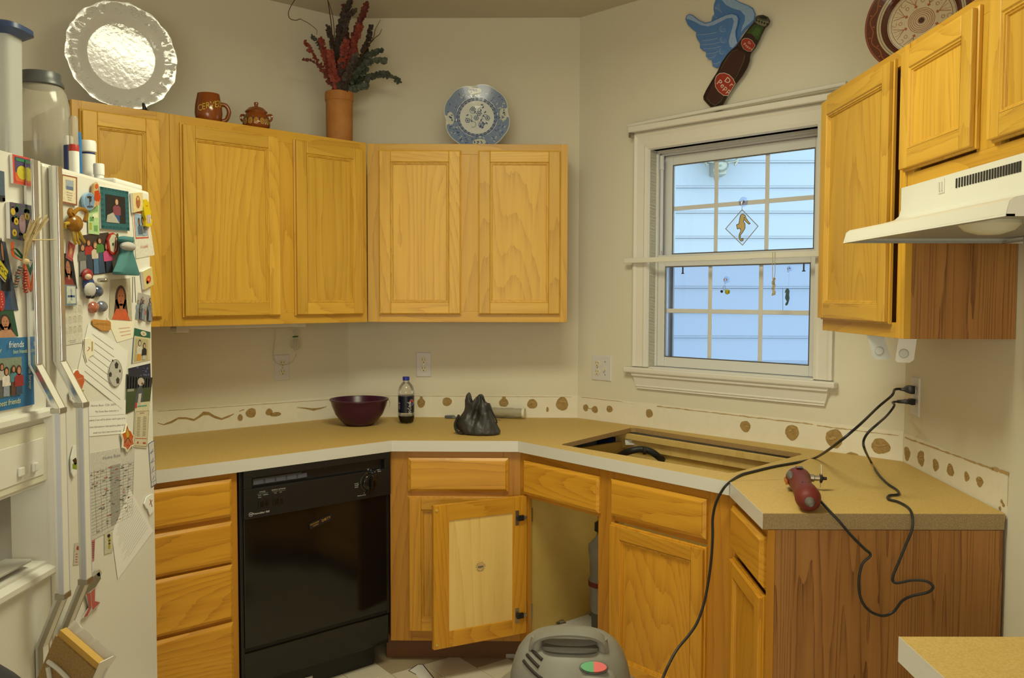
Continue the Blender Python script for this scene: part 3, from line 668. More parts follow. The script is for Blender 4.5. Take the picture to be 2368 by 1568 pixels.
# ---------------------------------------------------------------- dishwasher
s0, s1 = x1+.004, GL.L-.012
dw = thing('dishwasher', 'glossy black built-in dishwasher with a round dial', 'dishwasher', GL.cab(s0, 0)); W = s1-s0
MB().box(.005, W-.005, .02, .56, .10, .868).build('tub', 'black_plastic', dw)
def zdw(v, u): return GL.uv(u, v, .02)[1]
MB().box(.012, W-.012, -.014, .02, .235, .700).build('door_panel', 'black_gloss', dw, bevel=.003)
MB().box(.0, .012, -.010, .02, .10, .868).box(W-.012, W, -.010, .02, .22, .868).build('side_trim', 'black_plastic', dw, bevel=.002, kind='stuff')
cp = MB(); cp.box(.010, W-.002, -.026, .02, .700, .805).box(.010, W-.002, -.026, .02, .845, .872).box(.010, .04, -.026, .02, .805, .845).box(W-.03, W-.002, -.026, .02, .805, .845).box(.04, W-.03, -.006, .02, .805, .845)
cp = cp.build('control_panel', 'black_plastic', dw, bevel=.002)
MB().box(.05, .24, -.010, -.006, .814, .836).build('vent', 'vac_dark', cp)
for k in range(5): MB().box(.052+k*.043, .088+k*.043, -.012, -.009, .816, .832).build('vent_slot', 'vent_blue', cp)
MB().lathe([(.040, 0), (.040, .003), (.034, .006), (.030, .016), (.027, .018)], 36, M=Matrix.Translation((W-.105, -.026, .765)) @ Matrix.Rotation(R(90), 4, 'X')).build('dial', 'black_gloss', cp, smooth=1)
MB().box(W-.111, W-.099, -.056, -.042, .742, .788).build('dial_grip', 'black_gloss', cp, bevel=.004)
for x in (.062, .082, .118, .138): MB().box(x, x+.016, -.030, -.026, .735, .760).build('push_button', 'black_gloss', cp, bevel=.002)
a = Art()
a.text('CYCLES', .078, .790, .0065, '#c8c8c8'); a.line([(.058, .784), (.10, .784)], .0006, '#aaaaaa'); a.text('ENERGY OPTIONS', .140, .790, .0065, '#c8c8c8'); a.line([(.115, .784), (.165, .784)], .0006, '#aaaaaa')
for x, t in ((.068, 'POTS'), (.090, 'NORMAL'), (.068, 'PANS'), (.128, 'DRY'), (.148, 'OFF')): a.text(t, x, .778 if t != 'PANS' else .771, .005, '#c0c0c0')
a.text('Potscrubber 900', .072, .716, .0095, '#dddddd', shear=.2); a.ring(.034, .716, .0068, .0076, '#dddddd', 24); a.text('GE', .034, .716, .008, '#dddddd')
for x, z, t in ((W-.105, .814, 'OFF'), (W-.058, .806, 'HEAVY'), (W-.055, .799, 'WASH'), (W-.158, .765, 'SHORT'), (W-.158, .758, 'WASH'), (W-.158, .751, 'RINSE'), (W-.135, .716, 'RINSE & HOLD')): a.text(t, x, z, .0055, '#c8c8c8')
for t in (90, 75, 50, 185, 245): a.line([(W-.105+.043*math.cos(R(t)), .765+.043*math.sin(R(t))), (W-.105+.048*math.cos(R(t)), .765+.048*math.sin(R(t)))], .001, '#dddddd')
a.build('panel_lettering', cp, M=Matrix.Translation((0, -.0261, 0)) @ Matrix.Rotation(R(90), 4, 'X'))
MB().box(.004, W-.004, -.004, .03, .218, .234).build('gap_strip', 'dark', dw)
MB().box(.010, W-.006, -.012, .02, .10, .217).build('access_panel', 'black_gloss', dw, bevel=.003)
MB().box(.010, W-.04, .045, .06, .005, .10).build('toe_panel', 'black_plastic', dw)
# magnet on the dishwasher
def mag_quad(F, off, quad):
    P = [F.uv(u, v, off) for u, v in quad]; cx = sum(p[0] for p in P)/4; cz = sum(p[1] for p in P)/4
    return (cx, cz), [(p[0]-cx, p[1]-cz) for p in P]
def bil(Q):                       # unit square -> quad TL,TR,BR,BL
    def f(x, y, z=0):
        tl, tr, br, bl = Q; X = (bl[0]*(1-x)+br[0]*x)*(1-y)+(tl[0]*(1-x)+tr[0]*x)*y; Y = (bl[1]*(1-x)+br[1]*x)*(1-y)+(tl[1]*(1-x)+tr[1]*x)*y; return (X, Y, z)
    return f
(cx, cz), Q = mag_quad(GL, .014, [(713, 1211), (765, 1188), (768, 1201), (716, 1225)])
mg = thing('magnet', 'small black CLEAN / DIRTY sign magnet on the dishwasher door', 'magnet', GL.mat(cx, cz, .0141))
b = MB(); b.loops([[(x, y, 0) for x, y in Q[::-1]], [(x, y, .004) for x, y in Q[::-1]]]); b.build('plate', 'black_plastic', mg, bevel=.0006)
a = Art(bil(Q)); a.text('DIRTY', .74, .55, .55, '#c08a3a', asp=.26); a.text('DISHWASHER', .24, .70, .28, '#b98a3a', asp=.22, maxw=.4); a.text('CLEAN', .26, .35, .3, '#b98a3a', asp=.25)
a.build('lettering', mg, M=T(0, 0, .0041))

# ---------------------------------------------------------------- refrigerator
FX = -.957
fg = Frame((FX, 0), (FX, 1))      # X along +y, N = +x
fr = thing('refrigerator', 'white side by side refrigerator covered with magnets, photos and papers', 'refrigerator', T(0, 0, 0))
MB().box(-1.66, FX-.072, 1.312, 2.205, .02, 1.745).build('body', 'appliance_white', fr, bevel=.004)
MB().box(-1.66, FX-.075, 1.32, 2.2, .0, .02).build('base_grille', 'appliance_grey', fr)
MB().box(FX-.071, FX-.055, 1.316, 2.203, .09, 1.738).build('gasket', 'gasket', fr)
MB().box(FX-.055, FX, 1.721, 2.212, .08, 1.747).build('fridge_door', 'appliance_white', fr, bevel=.008)
y0, y1 = 1.305, 1.713; ry0, ry1, rz0, rz1 = 1.375, 1.703, .955, 1.112; b = MB()
b.box(FX-.055, FX, y0, y1, .08, rz0).box(FX-.055, FX, y0, y1, rz1, 1.747).box(FX-.055, FX, y0, ry0, rz0, rz1).box(FX-.055, FX, ry1, y1, rz0, rz1)
fz = b.build('freezer_door', 'appliance_white', fr)
cav = MB().loops([[(FX, ry0, rz0), (FX, ry1, rz0), (FX, ry1, rz1), (FX, ry0, rz1)], [(FX-.075, ry0+.03, rz0+.012), (FX-.075, ry1-.035, rz0+.012), (FX-.075, ry1-.035, rz1-.004), (FX-.075, ry0+.03, rz1-.004)]], False, True).build('dispenser_recess', 'appliance_white', fz)
MB().box(FX-.065, FX-.004, ry0+.04, ry1-.045, rz0+.012, rz0+.018).build('drip_tray', 'appliance_grey', cav, bevel=.002)
MB().box(FX-.07, FX-.05, 1.52, 1.57, rz0+.06, rz0+.135).build('paddle', 'appliance_grey', cav, bevel=.004)
b = MB()
for a_, c_, e_, f_ in ((1.33, 1.728, .925, .948), (1.33, 1.728, 1.238, 1.262), (1.33, 1.348, .948, 1.238), (1.708, 1.728, .948, 1.238)):
    pass
fbz = MB().loops([[(FX, 1.32+i, .925+i), (FX, 1.727-i, .925+i), (FX, 1.727-i, 1.262-i), (FX, 1.32+i, 1.262-i)] if x == 0 else [(FX+x, 1.32+i, .925+i), (FX+x, 1.727-i, .925+i), (FX+x, 1.727-i, 1.262-i), (FX+x, 1.32+i, 1.262-i)] for i, x in ((0, 0), (.001, .011), (.006, .014), (.016, .014), (.022, .006), (.024, 0))], False, False)
fbz.build('dispenser_frame', 'appliance_white', fz)
MB().rect(1.36, 1.716, 1.116, 1.226, [(0, 0), (0, 0)], True, True)
b = MB(); b.box(FX, FX+.004, 1.352, 1.706, 1.118, 1.232); pnl = b.build('dispenser_panel', 'bin_white', fz, bevel=.0015)
MB().box(FX+.004, FX+.006, 1.40, 1.69, 1.132, 1.205).build('control_strip', 'appliance_white', pnl, bevel=.001)
for y in (1.60, 1.645): MB().box(FX+.006, FX+.012, y, y+.016, 1.145, 1.162).build('switch', 'white_plastic', pnl, bevel=.002)
def handle(door, yc, px, name='handle'):
    X0, X1 = FX+.004, FX+.062
    path = [(X0+.010, 1.742), (X0+.010, 1.352), (X1-.004, 1.266), (X1-.004, .905), (X0+.010, .800), (X0+.010, .40)]
    yo = 0
    def seg(b, i0, i1, hw, th0, th1, dz=0):
        ls = []
        for x, z in path[i0:i1]: ls.append([(x+th0, yc-hw, z), (x+th0, yc+hw, z), (x+th1, yc+hw, z), (x+th1, yc-hw, z)])
        return b.loops(ls)
    h = seg(MB(), 0, 6, .0105, -.012, .004).build(name, 'appliance_white', door, bevel=.0015)
    seg(MB(), 0, 2, .0085, .004, .0065).build('chrome_trim', 'chrome', h, bevel=.0006, label='polished chrome upper trim')
    for s_ in (-1, 1):
        b = MB(); ls = []
        for x, z in path: x_ = x+.004; ls.append([(x_-.009, yc+s_*.0108, z), (x_, yc+s_*.0108, z), (x_, yc+s_*.0128, z), (x_-.009, yc+s_*.0128, z)])
        b.loops(ls[:3]).build('chrome_edge', 'chrome', h)
        MB().loops(ls[2:4]).build('grip_edge', 'grip_reflection', h); MB().loops(ls[3:]).build('lower_edge', 'old_metal', h)
    MB().box(X1-.018, X1+.0015, yc-.013, yc+.013, 1.258, 1.268).build('grip_cap', 'old_metal', h, bevel=.001)
    MB().box(X1-.018, X1+.0015, yc-.013, yc+.013, .895, .907).build('grip_cap', 'old_metal', h, bevel=.001)
handle(fz, 1.660, 0); handle(bpy.data.objects['fridge_door'], 1.747, 0)
MB().box(FX-.10, FX-.015, 2.06, 2.205, 1.7475, 1.762).build('hinge_cover', 'white_plastic', fr, bevel=.005)

# ---- magnets, photos and papers on the fridge doors
OFF = .0006
def stick(name, label, cat, quad, art=None, th=.0006, mat='paper', group=None, amat='print_matt', bev=0, F=fg, off=None):
    o_ = OFF if off is None else off
    (cx, cz), Q = mag_quad(F, o_, quad)
    t = thing(name, label, cat, F.mat(cx, cz, o_), group)
    b = MB(); b.loops([[(x, y, 0) for x, y in Q[::-1]], [(x, y, th) for x, y in Q[::-1]]]); b.build('sheet' if th < .002 else 'plate', mat, t, bevel=bev)
    if art:
        a = Art(bil(Q)); art(a); a.build('print', t, amat, M=T(0, 0, th))
    return t
def shape(name, label, cat, outline, art=None, th=.005, mat='paper', off=OFF, F=fg, amat='print_gloss', bev=.001):
    """flat magnet whose outline is given in photo pixels on the door plane"""
    P = [F.uv(u, v, off) for u, v in outline]; cx = sum(p[0] for p in P)/len(P); cz = sum(p[1] for p in P)/len(P)
    t = thing(name, label, cat, F.mat(cx, cz, off)); b = MB(); q = [(p[0]-cx, p[1]-cz) for p in P]
    ar = sum(q[i][0]*q[(i+1) % len(q)][1]-q[(i+1) % len(q)][0]*q[i][1] for i in range(len(q)))
    if ar < 0: q = q[::-1]
    b.loops([[(x, y, 0) for x, y in q], [(x, y, th) for x, y in q]]).build('plate', mat, t, bevel=bev)
    if art:
        a = Art(lambda x, y, z: (F.uv(x, y, off)[0]-cx, F.uv(x, y, off)[1]-cz, z)); art(a); a.build('print', t, amat, M=T(0, 0, th))
    return t
def people(a, bg, folk, x0=0, y0=0, x1=1, y1=1, ground=None):
    w, h = x1-x0, y1-y0; a.rect(x0, y0, x1, y1, bg)
    if ground: a.up(); a.rect(x0, y0, x1, y0+h*.3, ground)
    for x, top, s, hair, skin, shirt, leg in folk:
        X = x0+w*x; a.up(); hy = y0+h*top; r = s*w
        a.poly([(X-r*1.1, y0+h*.02), (X+r*1.1, y0+h*.02), (X+r*.9, hy-r*2.6), (X-r*.9, hy-r*2.6)], leg)
        a.up(); a.poly([(X-r*1.5, hy-r*3.6), (X+r*1.5, hy-r*3.6), (X+r*1.5, hy-r*1.5), (X+r*.6, hy-r*.9), (X-r*.6, hy-r*.9), (X-r*1.5, hy-r*1.5)], shirt)
        a.ell(X, hy, r*.85, r*1.15, hair, 14); a.up(); a.ell(X, hy-r*.1, r*.55, r*.8, skin, 12)
def art_group(a):
    people(a, '#7d8a78', [(.05, .60, .07, '#3a2418', '#b98563', '#c9c2bb', '#444b55'), (.28, .64, .08, '#2a1a12', '#b07a58', '#c83c78', '#3c3c46'), (.40, .78, .07, '#3b2a1c', '#b07a58', '#b9b3ae', '#555'+'555'), (.52, .66, .08, '#2a1a12', '#b98563', '#d8d2ca', '#8a93a4'), (.72, .70, .07, '#3a2418', '#b98563', '#4c7a86', '#5a3a2a'), (.87, .66, .09, '#5a2a1c', '#b98563', '#8e2426', '#35435a')], .03, .18, .74, .72)
def photo_frame_blue(a):
    a.rect(0, 0, 1, 1, '#2a6ea6').up(); art_group(a); a.up()
    a.text('friends', .60, .90, .13, '#e8e4d8', asp=.9, shear=.15); a.text('forever', .17, .83, .09, '#c9c48a', asp=.9, shear=.15); a.text('best friends', .68, .80, .08, '#b8c890', asp=.8, shear=.15)
    a.text('best friends', .45, .10, .11, '#d8cf7a', asp=.85, shear=.15); a.text('friends forever', .88, .45, .10, '#d8d8c0', rot=-math.pi/2, asp=.7)
stick('framed_photo', 'blue card picture frame with friends lettering around a group photo', 'framed photo', [(-38, 783), (73, 779), (77, 935), (-38, 958)], photo_frame_blue, .002)
def portrait(bg, hair, skin, shirt, frame=None):
    def f(a):
        if frame: a.rect(0, 0, 1, 1, frame).up()
        m_ = .08 if frame else 0; a.rect(m_, m_, 1-m_, 1-m_, bg).up(); a.ell(.5, .55, .27, .30, hair, 18); a.poly([(.24, .5), (.76, .5), (.82, .12), (.18, .12)], hair).up()
        a.poly([(.1, m_), (.9, m_), (.72, .27), (.28, .27)], shirt).up(); a.rect(.42, .22, .58, .4, skin).ell(.5, .56, .17, .22, skin, 16).up()
        a.ell(.43, .59, .03, .014, '#2a1a14', 8).ell(.57, .59, .03, .014, '#2a1a14', 8).ell(.5, .46, .055, .018, '#8a3a34', 8)
    return f
stick('photo', 'portrait photo of a smiling person with brown hair on dark green, above the blue frame', 'photo', [(-15, 718), (30, 716), (42, 778), (-15, 782)], portrait('#1f4a34', '#3a2216', '#b07a58', '#b58668'), .0005, off=.0008)
stick('photo', 'portrait of a person with long dark hair beside the freezer handle, red top', 'photo', [(140, 586), (166, 586), (178, 668), (142, 658)], portrait('#18120f', '#120a08', '#a06a50', '#7a2a20'), off=.0008)
stick('photo', 'photo of a person in a black dress at the left edge of the freezer door', 'photo', [(-12, 552), (12, 560), (42, 718), (-12, 720)], lambda a: people(a, '#3c4a5c', [(.55, .86, .16, '#1a100c', '#a06a50', '#15131a', '#2c4470')]), off=.0007)
stick('photo', 'wide photo of a group of people below the teal framed photo', 'photo', [(180, 545), (250, 537), (262, 630), (182, 640)], lambda a: people(a, '#3a2c22', [(.12, .70, .09, '#3a2418', '#b98563', '#5a5a58', '#8a8a8a'), (.30, .80, .08, '#5a2418', '#b98563', '#a02420', '#303848'), (.5, .72, .09, '#6a4a2c', '#c09070', '#c4b4a0', '#4a6a90'), (.64, .82, .08, '#3a2418', '#b98563', '#4a7a34', '#384860'), (.86, .66, .10, '#4a2a1c', '#c09070', '#c04a7a', '#2a3040')]))
def teal(a):
    a.rect(0, 0, 1, 1, '#1c5a62').up()
    for t in range(8):
        for (px_, py_) in ((.06+.125*t, .955), (.06+.125*t, .045), (.06, .955-.13*t), (.94, .955-.13*t)):
            a.line([(px_-.035, py_-.025), (px_-.035, py_+.025), (px_+.03, py_+.025), (px_+.03, py_-.01), (px_-.01, py_-.01)], .009, '#0e2c3a')
    a.up(); people(a, '#14100e', [(.55, .78, .13, '#3a2016', '#c09a78', '#7a3a4a', '#2a4a80')], .16, .17, .86, .84); a.up(); a.poly([(.16, .17), (.62, .17), (.4, .42), (.2, .34)], '#a8a49a')
stick('framed_photo', 'teal square magnetic frame with a greek key border and a portrait', 'framed photo', [(227, 431), (293, 443), (296, 534), (230, 529)], teal, .004, off=.0012)
def little(bg, frame='#ddd8c4'):
    def f(a): a.rect(0, 0, 1, 1, frame).up().rect(.12, .12, .88, .88, bg).up()
    return f
def sweet(a):
    a.rect(0, 0, 1, 1, '#8a4f2c').up().rect(.09, .05, .91, .95, '#d8cdb0').up().rect(.26, .5, .76, .84, '#9aa4b0').up().rect(.30, .5, .72, .62, '#5f6f8a')
    for k in range(4): a.text(['Life is sweet', 'when shared', 'with good', 'friends'][k], .5, .40-.085*k, .06, '#6a5a48', asp=1.2)
stick('picture_magnet', 'small brown framed picture magnet at the top of the fridge door', 'magnet', [(137, 402), (174, 410), (174, 476), (137, 468)], sweet, .004)
def colour_tile(a): a.rect(0, 0, 1, 1, '#c8452a').up().rect(.1, .1, .92, .94, '#4a3a6a').up().rect(.1, .1, .92, .40, '#d0602c').up().ell(.5, .42, .30, .24, '#c8b820', 20).up().rect(.15, .80, .88, .90, '#2c7a4a')
stick('picture_magnet', 'orange framed square magnet with a yellow disc, top left of the freezer door', 'magnet', [(21, 356), (62, 366), (63, 431), (24, 424)], colour_tile, .006, bev=.001)
stick('photo', 'cut-off blue and black picture at the far left edge of the freezer door', 'photo', [(-10, 392), (9, 397), (11, 466), (-10, 466)], lambda a: a.rect(0, 0, 1, 1, '#4a5a70').up().rect(0, 0, 1, .2, '#1c1c24').rect(.7, 0, 1, .12, '#a02a4a'))
# flower picture, parakeet, wheat bundle, beads
def flowery(a):
    a.rect(0, 0, 1, 1, '#4a4458').up()
    for k in range(26): a.ell(random.uniform(.08, .92), random.uniform(.05, .95), .10, .08, random.choice(['#3c5a3c', '#2c4430', '#6a7a9a', '#5a4a5a']), 9)
    a.up()
    for x, y in ((.2, .18), (.75, .12), (.85, .68), (.3, .5), (.15, .75)):
        a.ell(x, y, .12, .10, '#c0a22c', 10)
    a.up().ell(.6, .45, .17, .26, '#9a7a84', 14).up().ell(.62, .62, .09, .09, '#8a6a5a', 10)
    for x, y in ((.2, .18), (.75, .12), (.85, .68), (.3, .5)): a.ell(x, y, .04, .035, '#6a4a18', 8)
stick('picture_magnet', 'dark tile magnet of yellow flowers and foliage on the freezer door', 'magnet', [(12, 467), (58, 474), (60, 560), (14, 552)], flowery, .008, bev=.001)
ff = lambda u, v, o: fg.hit(u, v, o)
t = thing('parrot_magnet', 'green and yellow parrot shaped magnet on the freezer door', 'magnet', Matrix.Translation(ff(72, 475, OFF)))
o = t.matrix_basis.inverted()
def at(u, v, off): return o @ ff(u, v, off)
def lump(mb, u, v, ru, rv, off=.006, th=.007):
    p = at(u, v, off); q = at(u+ru, v, off); z = at(u, v-rv, off); return mb.ball(tuple(p), th, abs(q.y-p.y), abs(z.z-p.z), 12, 8)
MB_ = MB(); lump(MB_, 72, 448, 9, 12); MB_.build('head', pm('parrot_yellow', lin('#a9a832'), .4), t, smooth=1)
MB_ = MB(); lump(MB_, 74, 478, 10, 30); MB_.build('body', pm('parrot_green', lin('#3f8f58'), .4), t, smooth=1)
MB_ = MB(); lump(MB_, 80, 485, 5, 26, .010); MB_.build('wing', 'parrot_yellow', t, smooth=1)
t = thing('wheat_bundle', 'bundle of dried wheat stalks with orange and green ribbons and beads on the freezer door', 'decoration', Matrix.Translation(ff(60, 600, .01)))
o = t.matrix_basis.inverted(); b = MB()
for k in range(34):
    a0 = random.uniform(-1, 1); tip = (92+a0*22+random.uniform(-4, 4), 495+abs(a0-.4)*14+random.uniform(-6, 10)); pts = [at(56+random.uniform(-4, 4), 606, .012), at(66+a0*9, 560, .018+.01*random.random()), at(*tip, .025+.02*random.random())]
    b.tube(smooth_path(pts, 3), [.0011]*6+[.0007], 4)
b.build('stalks', 'straw', t, kind='stuff')
b = MB(); b.tube([at(75, 555, .03), at(128, 554, .03)], .0012, 5).build('stray_stalk', 'straw', t)
gr = pm('ribbon_green', lin('#1f5a38'), .6); orr = pm('ribbon_orange', lin('#c4541c'), .5)
def ribbon(pts, mat, nm='ribbon', w_=.004, off=.012):
    P = [at(u, v, off) for u, v in pts]; P = smooth_path(P, 4); b = MB(); b.loops([[p+Vector((0, -w_, 0)), p+Vector((0, w_, 0)), p+Vector((.0012, w_, 0)), p+Vector((.0012, -w_, 0))] for p in P]); return b.build(nm, mat, t)
ribbon([(58, 603), (36, 575), (28, 580), (50, 598)], gr); ribbon([(58, 603), (86, 600), (84, 607), (60, 606)], gr); ribbon([(60, 606), (70, 630), (78, 655)], gr)
ribbon([(55, 606), (63, 640), (70, 670), (80, 676), (84, 620)], orr); ribbon([(50, 603), (30, 590), (28, 560)], orr)
MB_ = MB(); lump(MB_, 60, 605, 6, 7, .018, .006); MB_.build('straw_knot', 'straw', t, smooth=1)
for nm, u0, v0, n_ in (('bead_string', 46, 618, 8), ('bead_string', 58, 624, 9)):
    b = MB()
    for k in range(n_): lump(b, u0-1.5*k*(1 if u0 < 50 else -.1)+random.uniform(-2, 2), v0+6.3*k, 4.2, 3.6, .014, .004)
    b.build(nm, pm('beads%d' % u0, lin('#8a4a34'), .3, var=(160, lin('#3f6a6a') if u0 < 50 else lin('#b02a24'), .1)), t, smooth=1)
t = stick('card', 'yellow and black tilted sign magnet at the left edge', 'magnet', [(-10, 590), (17, 627), (10, 652), (-10, 630)], lambda a: a.rect(0, 0, 1, 1, '#1a1a12').up().rect(.06, .08, .94, .92, '#b8a81c').up().text('GO', .6, .5, .5, '#1a1a12'), .003, off=.002)
shape('round_magnet', 'red oval magnet with white dots at the left edge', 'magnet', [(7*math.cos(x)+0, 696+24*math.sin(x)) for x in [i*math.pi/10 for i in range(20)]], lambda a: [a.ell(random.uniform(-3, 4), 680+i*6, 1, 1.4, '#d8d0c0', 8) for i in range(6)], .004, pm('dot_red', lin('#a82a20'), .4), off=.0022)
# crab
t = thing('crab_magnet', 'golden brown crab shaped magnet below the brown framed picture', 'magnet', Matrix.Translation(ff(173, 515, OFF))); o = t.matrix_basis.inverted()
cb = pm('crab', lin('#a0701c'), .25, var=(60, lin('#7d5014'), .2)); cd = pm('crab_leg', lin('#b09030'), .3)
MB_ = MB(); lump(MB_, 172, 517, 15, 20, .014, .014); MB_.build('shell', cb, t, smooth=1)
for pts in ([(165, 500), (160, 492), (164, 484)], [(168, 496), (180, 484), (196, 486), (200, 496), (196, 512)]): MB().tube(smooth_path([at(u, v, .016) for u, v in pts], 4), .0045, 8).build('claw', cb, t, smooth=1)
for pts in ([(160, 516), (150, 519), (152, 530)], [(170, 535), (172, 555), (176, 566)], [(176, 536), (178, 552), (186, 566)], [(180, 532), (188, 548), (197, 562)]): MB().tube(smooth_path([at(u, v, .014) for u, v in pts], 4), [.004]*5+[.003]*3+[.0012], 8).build('leg', cd, t, smooth=1)
# blue oval with palm, green banknote card, red figure
shape('oval_magnet', 'light blue oval souvenir magnet with a dark palm', 'magnet', [(201+14*math.cos(x), 466+21*math.sin(x)) for x in [i*math.pi/12 for i in range(24)]], lambda a: a.ell(201, 466, 12, 19, '#6f95bd', 22).up().line([(201, 474), (200, 458)], 1.5, '#1c2a2c').ell(200, 456, 6, 3, '#16242a', 8).ell(203, 462, 2, 6, '#1c2a2c', 8).ell(202, 478, 8, 3, '#2a4a6a', 10), .006, pm('oval_blue', lin('#8ab0d0'), .3), off=.004)
stick('card', 'pale green printed card hanging under the blue oval magnet', 'card', [(202, 478), (228, 470), (229, 543), (204, 540)], lambda a: a.rect(0, 0, 1, 1, '#a8c890').up().rect(.1, .75, .9, .95, '#7aa06a').rect(.15, .45, .5, .6, '#5f8a50').rect(.1, .15, .3, .4, '#a8a030').rect(.5, .1, .85, .3, '#6a9a5a').rect(.4, .55, .9, .7, '#d8dcb8'), off=.0025)
shape('figure_magnet', 'small orange red figure shaped magnet left of the teal frame', 'magnet', [(212, 425), (219, 421), (223, 428), (221, 440), (227, 450), (226, 466), (218, 476), (210, 482), (214, 462), (210, 446)], lambda a: a.poly([(212, 442), (222, 440), (227, 456), (222, 470), (212, 462)], '#b8341c').up().ell(217, 431, 4, 6, '#c8542c', 10).ell(219, 470, 4, 5, '#c8946a', 8), .006, pm('fig', lin('#c0a070'), .4), off=.0045)
stick('picture_magnet', 'cream wooden tile magnet with a small red figure, right of the teal frame', 'magnet', [(300, 446), (324, 445), (326, 486), (303, 492)], lambda a: a.rect(0, 0, 1, 1, '#d0bd86').up().ell(.5, .5, .22, .35, '#9a5a2c', 10).up().ell(.5, .68, .1, .1, '#c8a070', 8), .006, bev=.001, off=.0012)
shape('crescent_magnet', 'bright yellow duckling-like plastic magnet near the fridge door edge', 'magnet', [(327, 462), (332, 460), (338, 470), (340, 482), (343, 490), (341, 505), (346, 508), (345, 520), (338, 526), (330, 523), (331, 508), (327, 495), (325, 478)], lambda a: a.poly([(331, 497), (341, 497), (341, 517), (333, 516)], '#c8c0c8').up().line([(333, 497), (334, 516)], 1, '#c86a3a').line([(337, 497), (338, 516)], 1, '#4a6aa0').ell(332, 476, 2.4, 1.5, '#c8641c', 8), .008, pm('duck', lin('#c8b018'), .25), off=.002)
stick('card', 'white card with a red stamp-like border around two people, near the door edge', 'card', [(304, 478), (341, 485), (357, 590), (314, 598)], lambda a: (a.rect(0, 0, 1, 1, '#d4cfc2'), a.up(), a.rect(.06, .38, .80, .92, '#b84a3a'), a.up(), a.rect(.09, .41, .77, .89, '#d4cfc2'), a.up(), people(a, '#8aa4bc', [(.35, .66, .11, '#241812', '#8a5a44', '#4a5a6a', '#8a98a8'), (.66, .72, .11, '#241812', '#9a6a50', '#6a6a72', '#8a98a8')], .11, .43, .75, .87), a.text("It's so tasteful!", .48, .22, .09, '#b8442c', asp=.8)), off=.0006)
# apple magnet and dress, doll, glass pebbles, screw
shape('apple_magnet', 'red edged apple slice magnet below the teal frame', 'magnet', [(245, 555), (251, 540), (258, 538), (266, 544), (270, 560), (268, 580), (262, 590), (253, 588), (246, 575)], lambda a: a.poly([(247, 556), (253, 543), (260, 542), (265, 548), (266, 562), (264, 578), (258, 584), (251, 580)], '#c9c2ae').up().ell(256, 565, 2, 4, '#2a3a2a', 8).line([(262, 548), (262, 570), (258, 582)], 2, '#a82a20').ell(266, 545, 3, 6, '#2c4a30', 8), .005, pm('apple', lin('#a02a1e'), .4), off=.003)
t = thing('dress_magnet', 'small teal velvet dress doll ornament with a white round head', 'magnet', Matrix.Translation(ff(292, 590, OFF))); o = t.matrix_basis.inverted()
MB_ = MB(); lump(MB_, 296, 570, 14, 11, .026, .013); MB_.build('head', 'grey_cloth', t, smooth=1)
b = MB(); ls = []
for v, ru, o_ in ((548, 9, .016), (562, 12, .018), (583, 10, .02), (592, 15, .02), (612, 21, .024), (630, 27, .028), (636, 26, .026)):
    c0 = at(293-(v-560)*.02, v, o_); wy = abs(at(293+ru, v, o_).y-c0.y); ls.append([c0+Vector((.012*math.sin(2*math.pi*k/20)*(1+.2*math.sin(k*2.1)), wy*math.cos(2*math.pi*k/20), 0)) for k in range(20)])
b.loops(ls).build('dress', 'teal_cloth', t, smooth=1)
MB_ = MB(); lump(MB_, 291, 555, 16, 9, .02, .012); MB_.build('collar', 'teal_cloth', t, smooth=1)
for s_ in (-1, 1): MB().tube([at(309+s_*2, 640, .015), at(310+s_*4, 700, .008)], .0008, 5).build('cord', 'black_rubber', t)
t = thing('rag_doll_magnet', 'red haired rag doll magnet in a blue and white dress', 'magnet', Matrix.Translation(ff(206, 655, OFF))); o = t.matrix_basis.inverted()
MB_ = MB(); lump(MB_, 202, 636, 11, 15, .008, .008); MB_.build('hair', pm('doll_red', lin('#8a2420'), .5), t, smooth=1)
MB_ = MB(); lump(MB_, 204, 640, 6, 7, .014, .006); MB_.build('face', pm('doll_skin', lin('#c8b098'), .5), t, smooth=1)
MB_ = MB(); lump(MB_, 205, 658, 12, 20, .007, .007); MB_.build('dress', pm('doll_blue', lin('#2a3f7a'), .5), t, smooth=1)
MB_ = MB(); lump(MB_, 208, 669, 12, 19, .010, .007); MB_.build('apron', pm('doll_white', lin('#b9b6b2'), .5), t, smooth=1)
for u in (205, 213):
    MB_ = MB(); lump(MB_, u, 686, 4, 5, .01, .005); MB_.build('shoe', 'black_plastic', t, smooth=1)
for u, v, c_, l_ in ((224, 674, '#3a4a66', 'dark blue'), (214, 711, '#a8604a', 'pinkish orange'), (234, 709, '#6a6e7a', 'smoky grey')):
    t = thing('glass_pebble', l_+' glass pebble magnet below the rag doll', 'magnet', Matrix.Translation(ff(u, v, OFF))); o = t.matrix_basis.inverted()
    MB_ = MB(); lump(MB_, u, v, 10, 14, .001, .012); MB_.build('pebble', pm('pebble'+c_[1:], lin(c_), .05, coat=1), t, smooth=1)
t = thing('screw_magnet', 'short brass bolt-like magnet beside the rag doll', 'magnet', Matrix.Translation(ff(236, 648, OFF))); o = t.matrix_basis.inverted()
MB().tube([at(228, 648, .008), at(242, 648, .012)], .0045, 12).build('shank', 'old_metal', t, smooth=1); MB_ = MB(); lump(MB_, 243, 648, 4, 5, .012, .006); MB_.build('head', 'brass', t, smooth=1)
stick('card', 'small pinkish card tilted above the dark portrait', 'card', [(157, 557), (173, 567), (166, 605), (152, 596)], lambda a: a.rect(0, 0, 1, 1, '#a8404a').up().rect(.2, .15, .8, .85, '#b86a5a').up().ell(.5, .5, .2, .2, '#c89a6a', 8), .001, off=.0018)
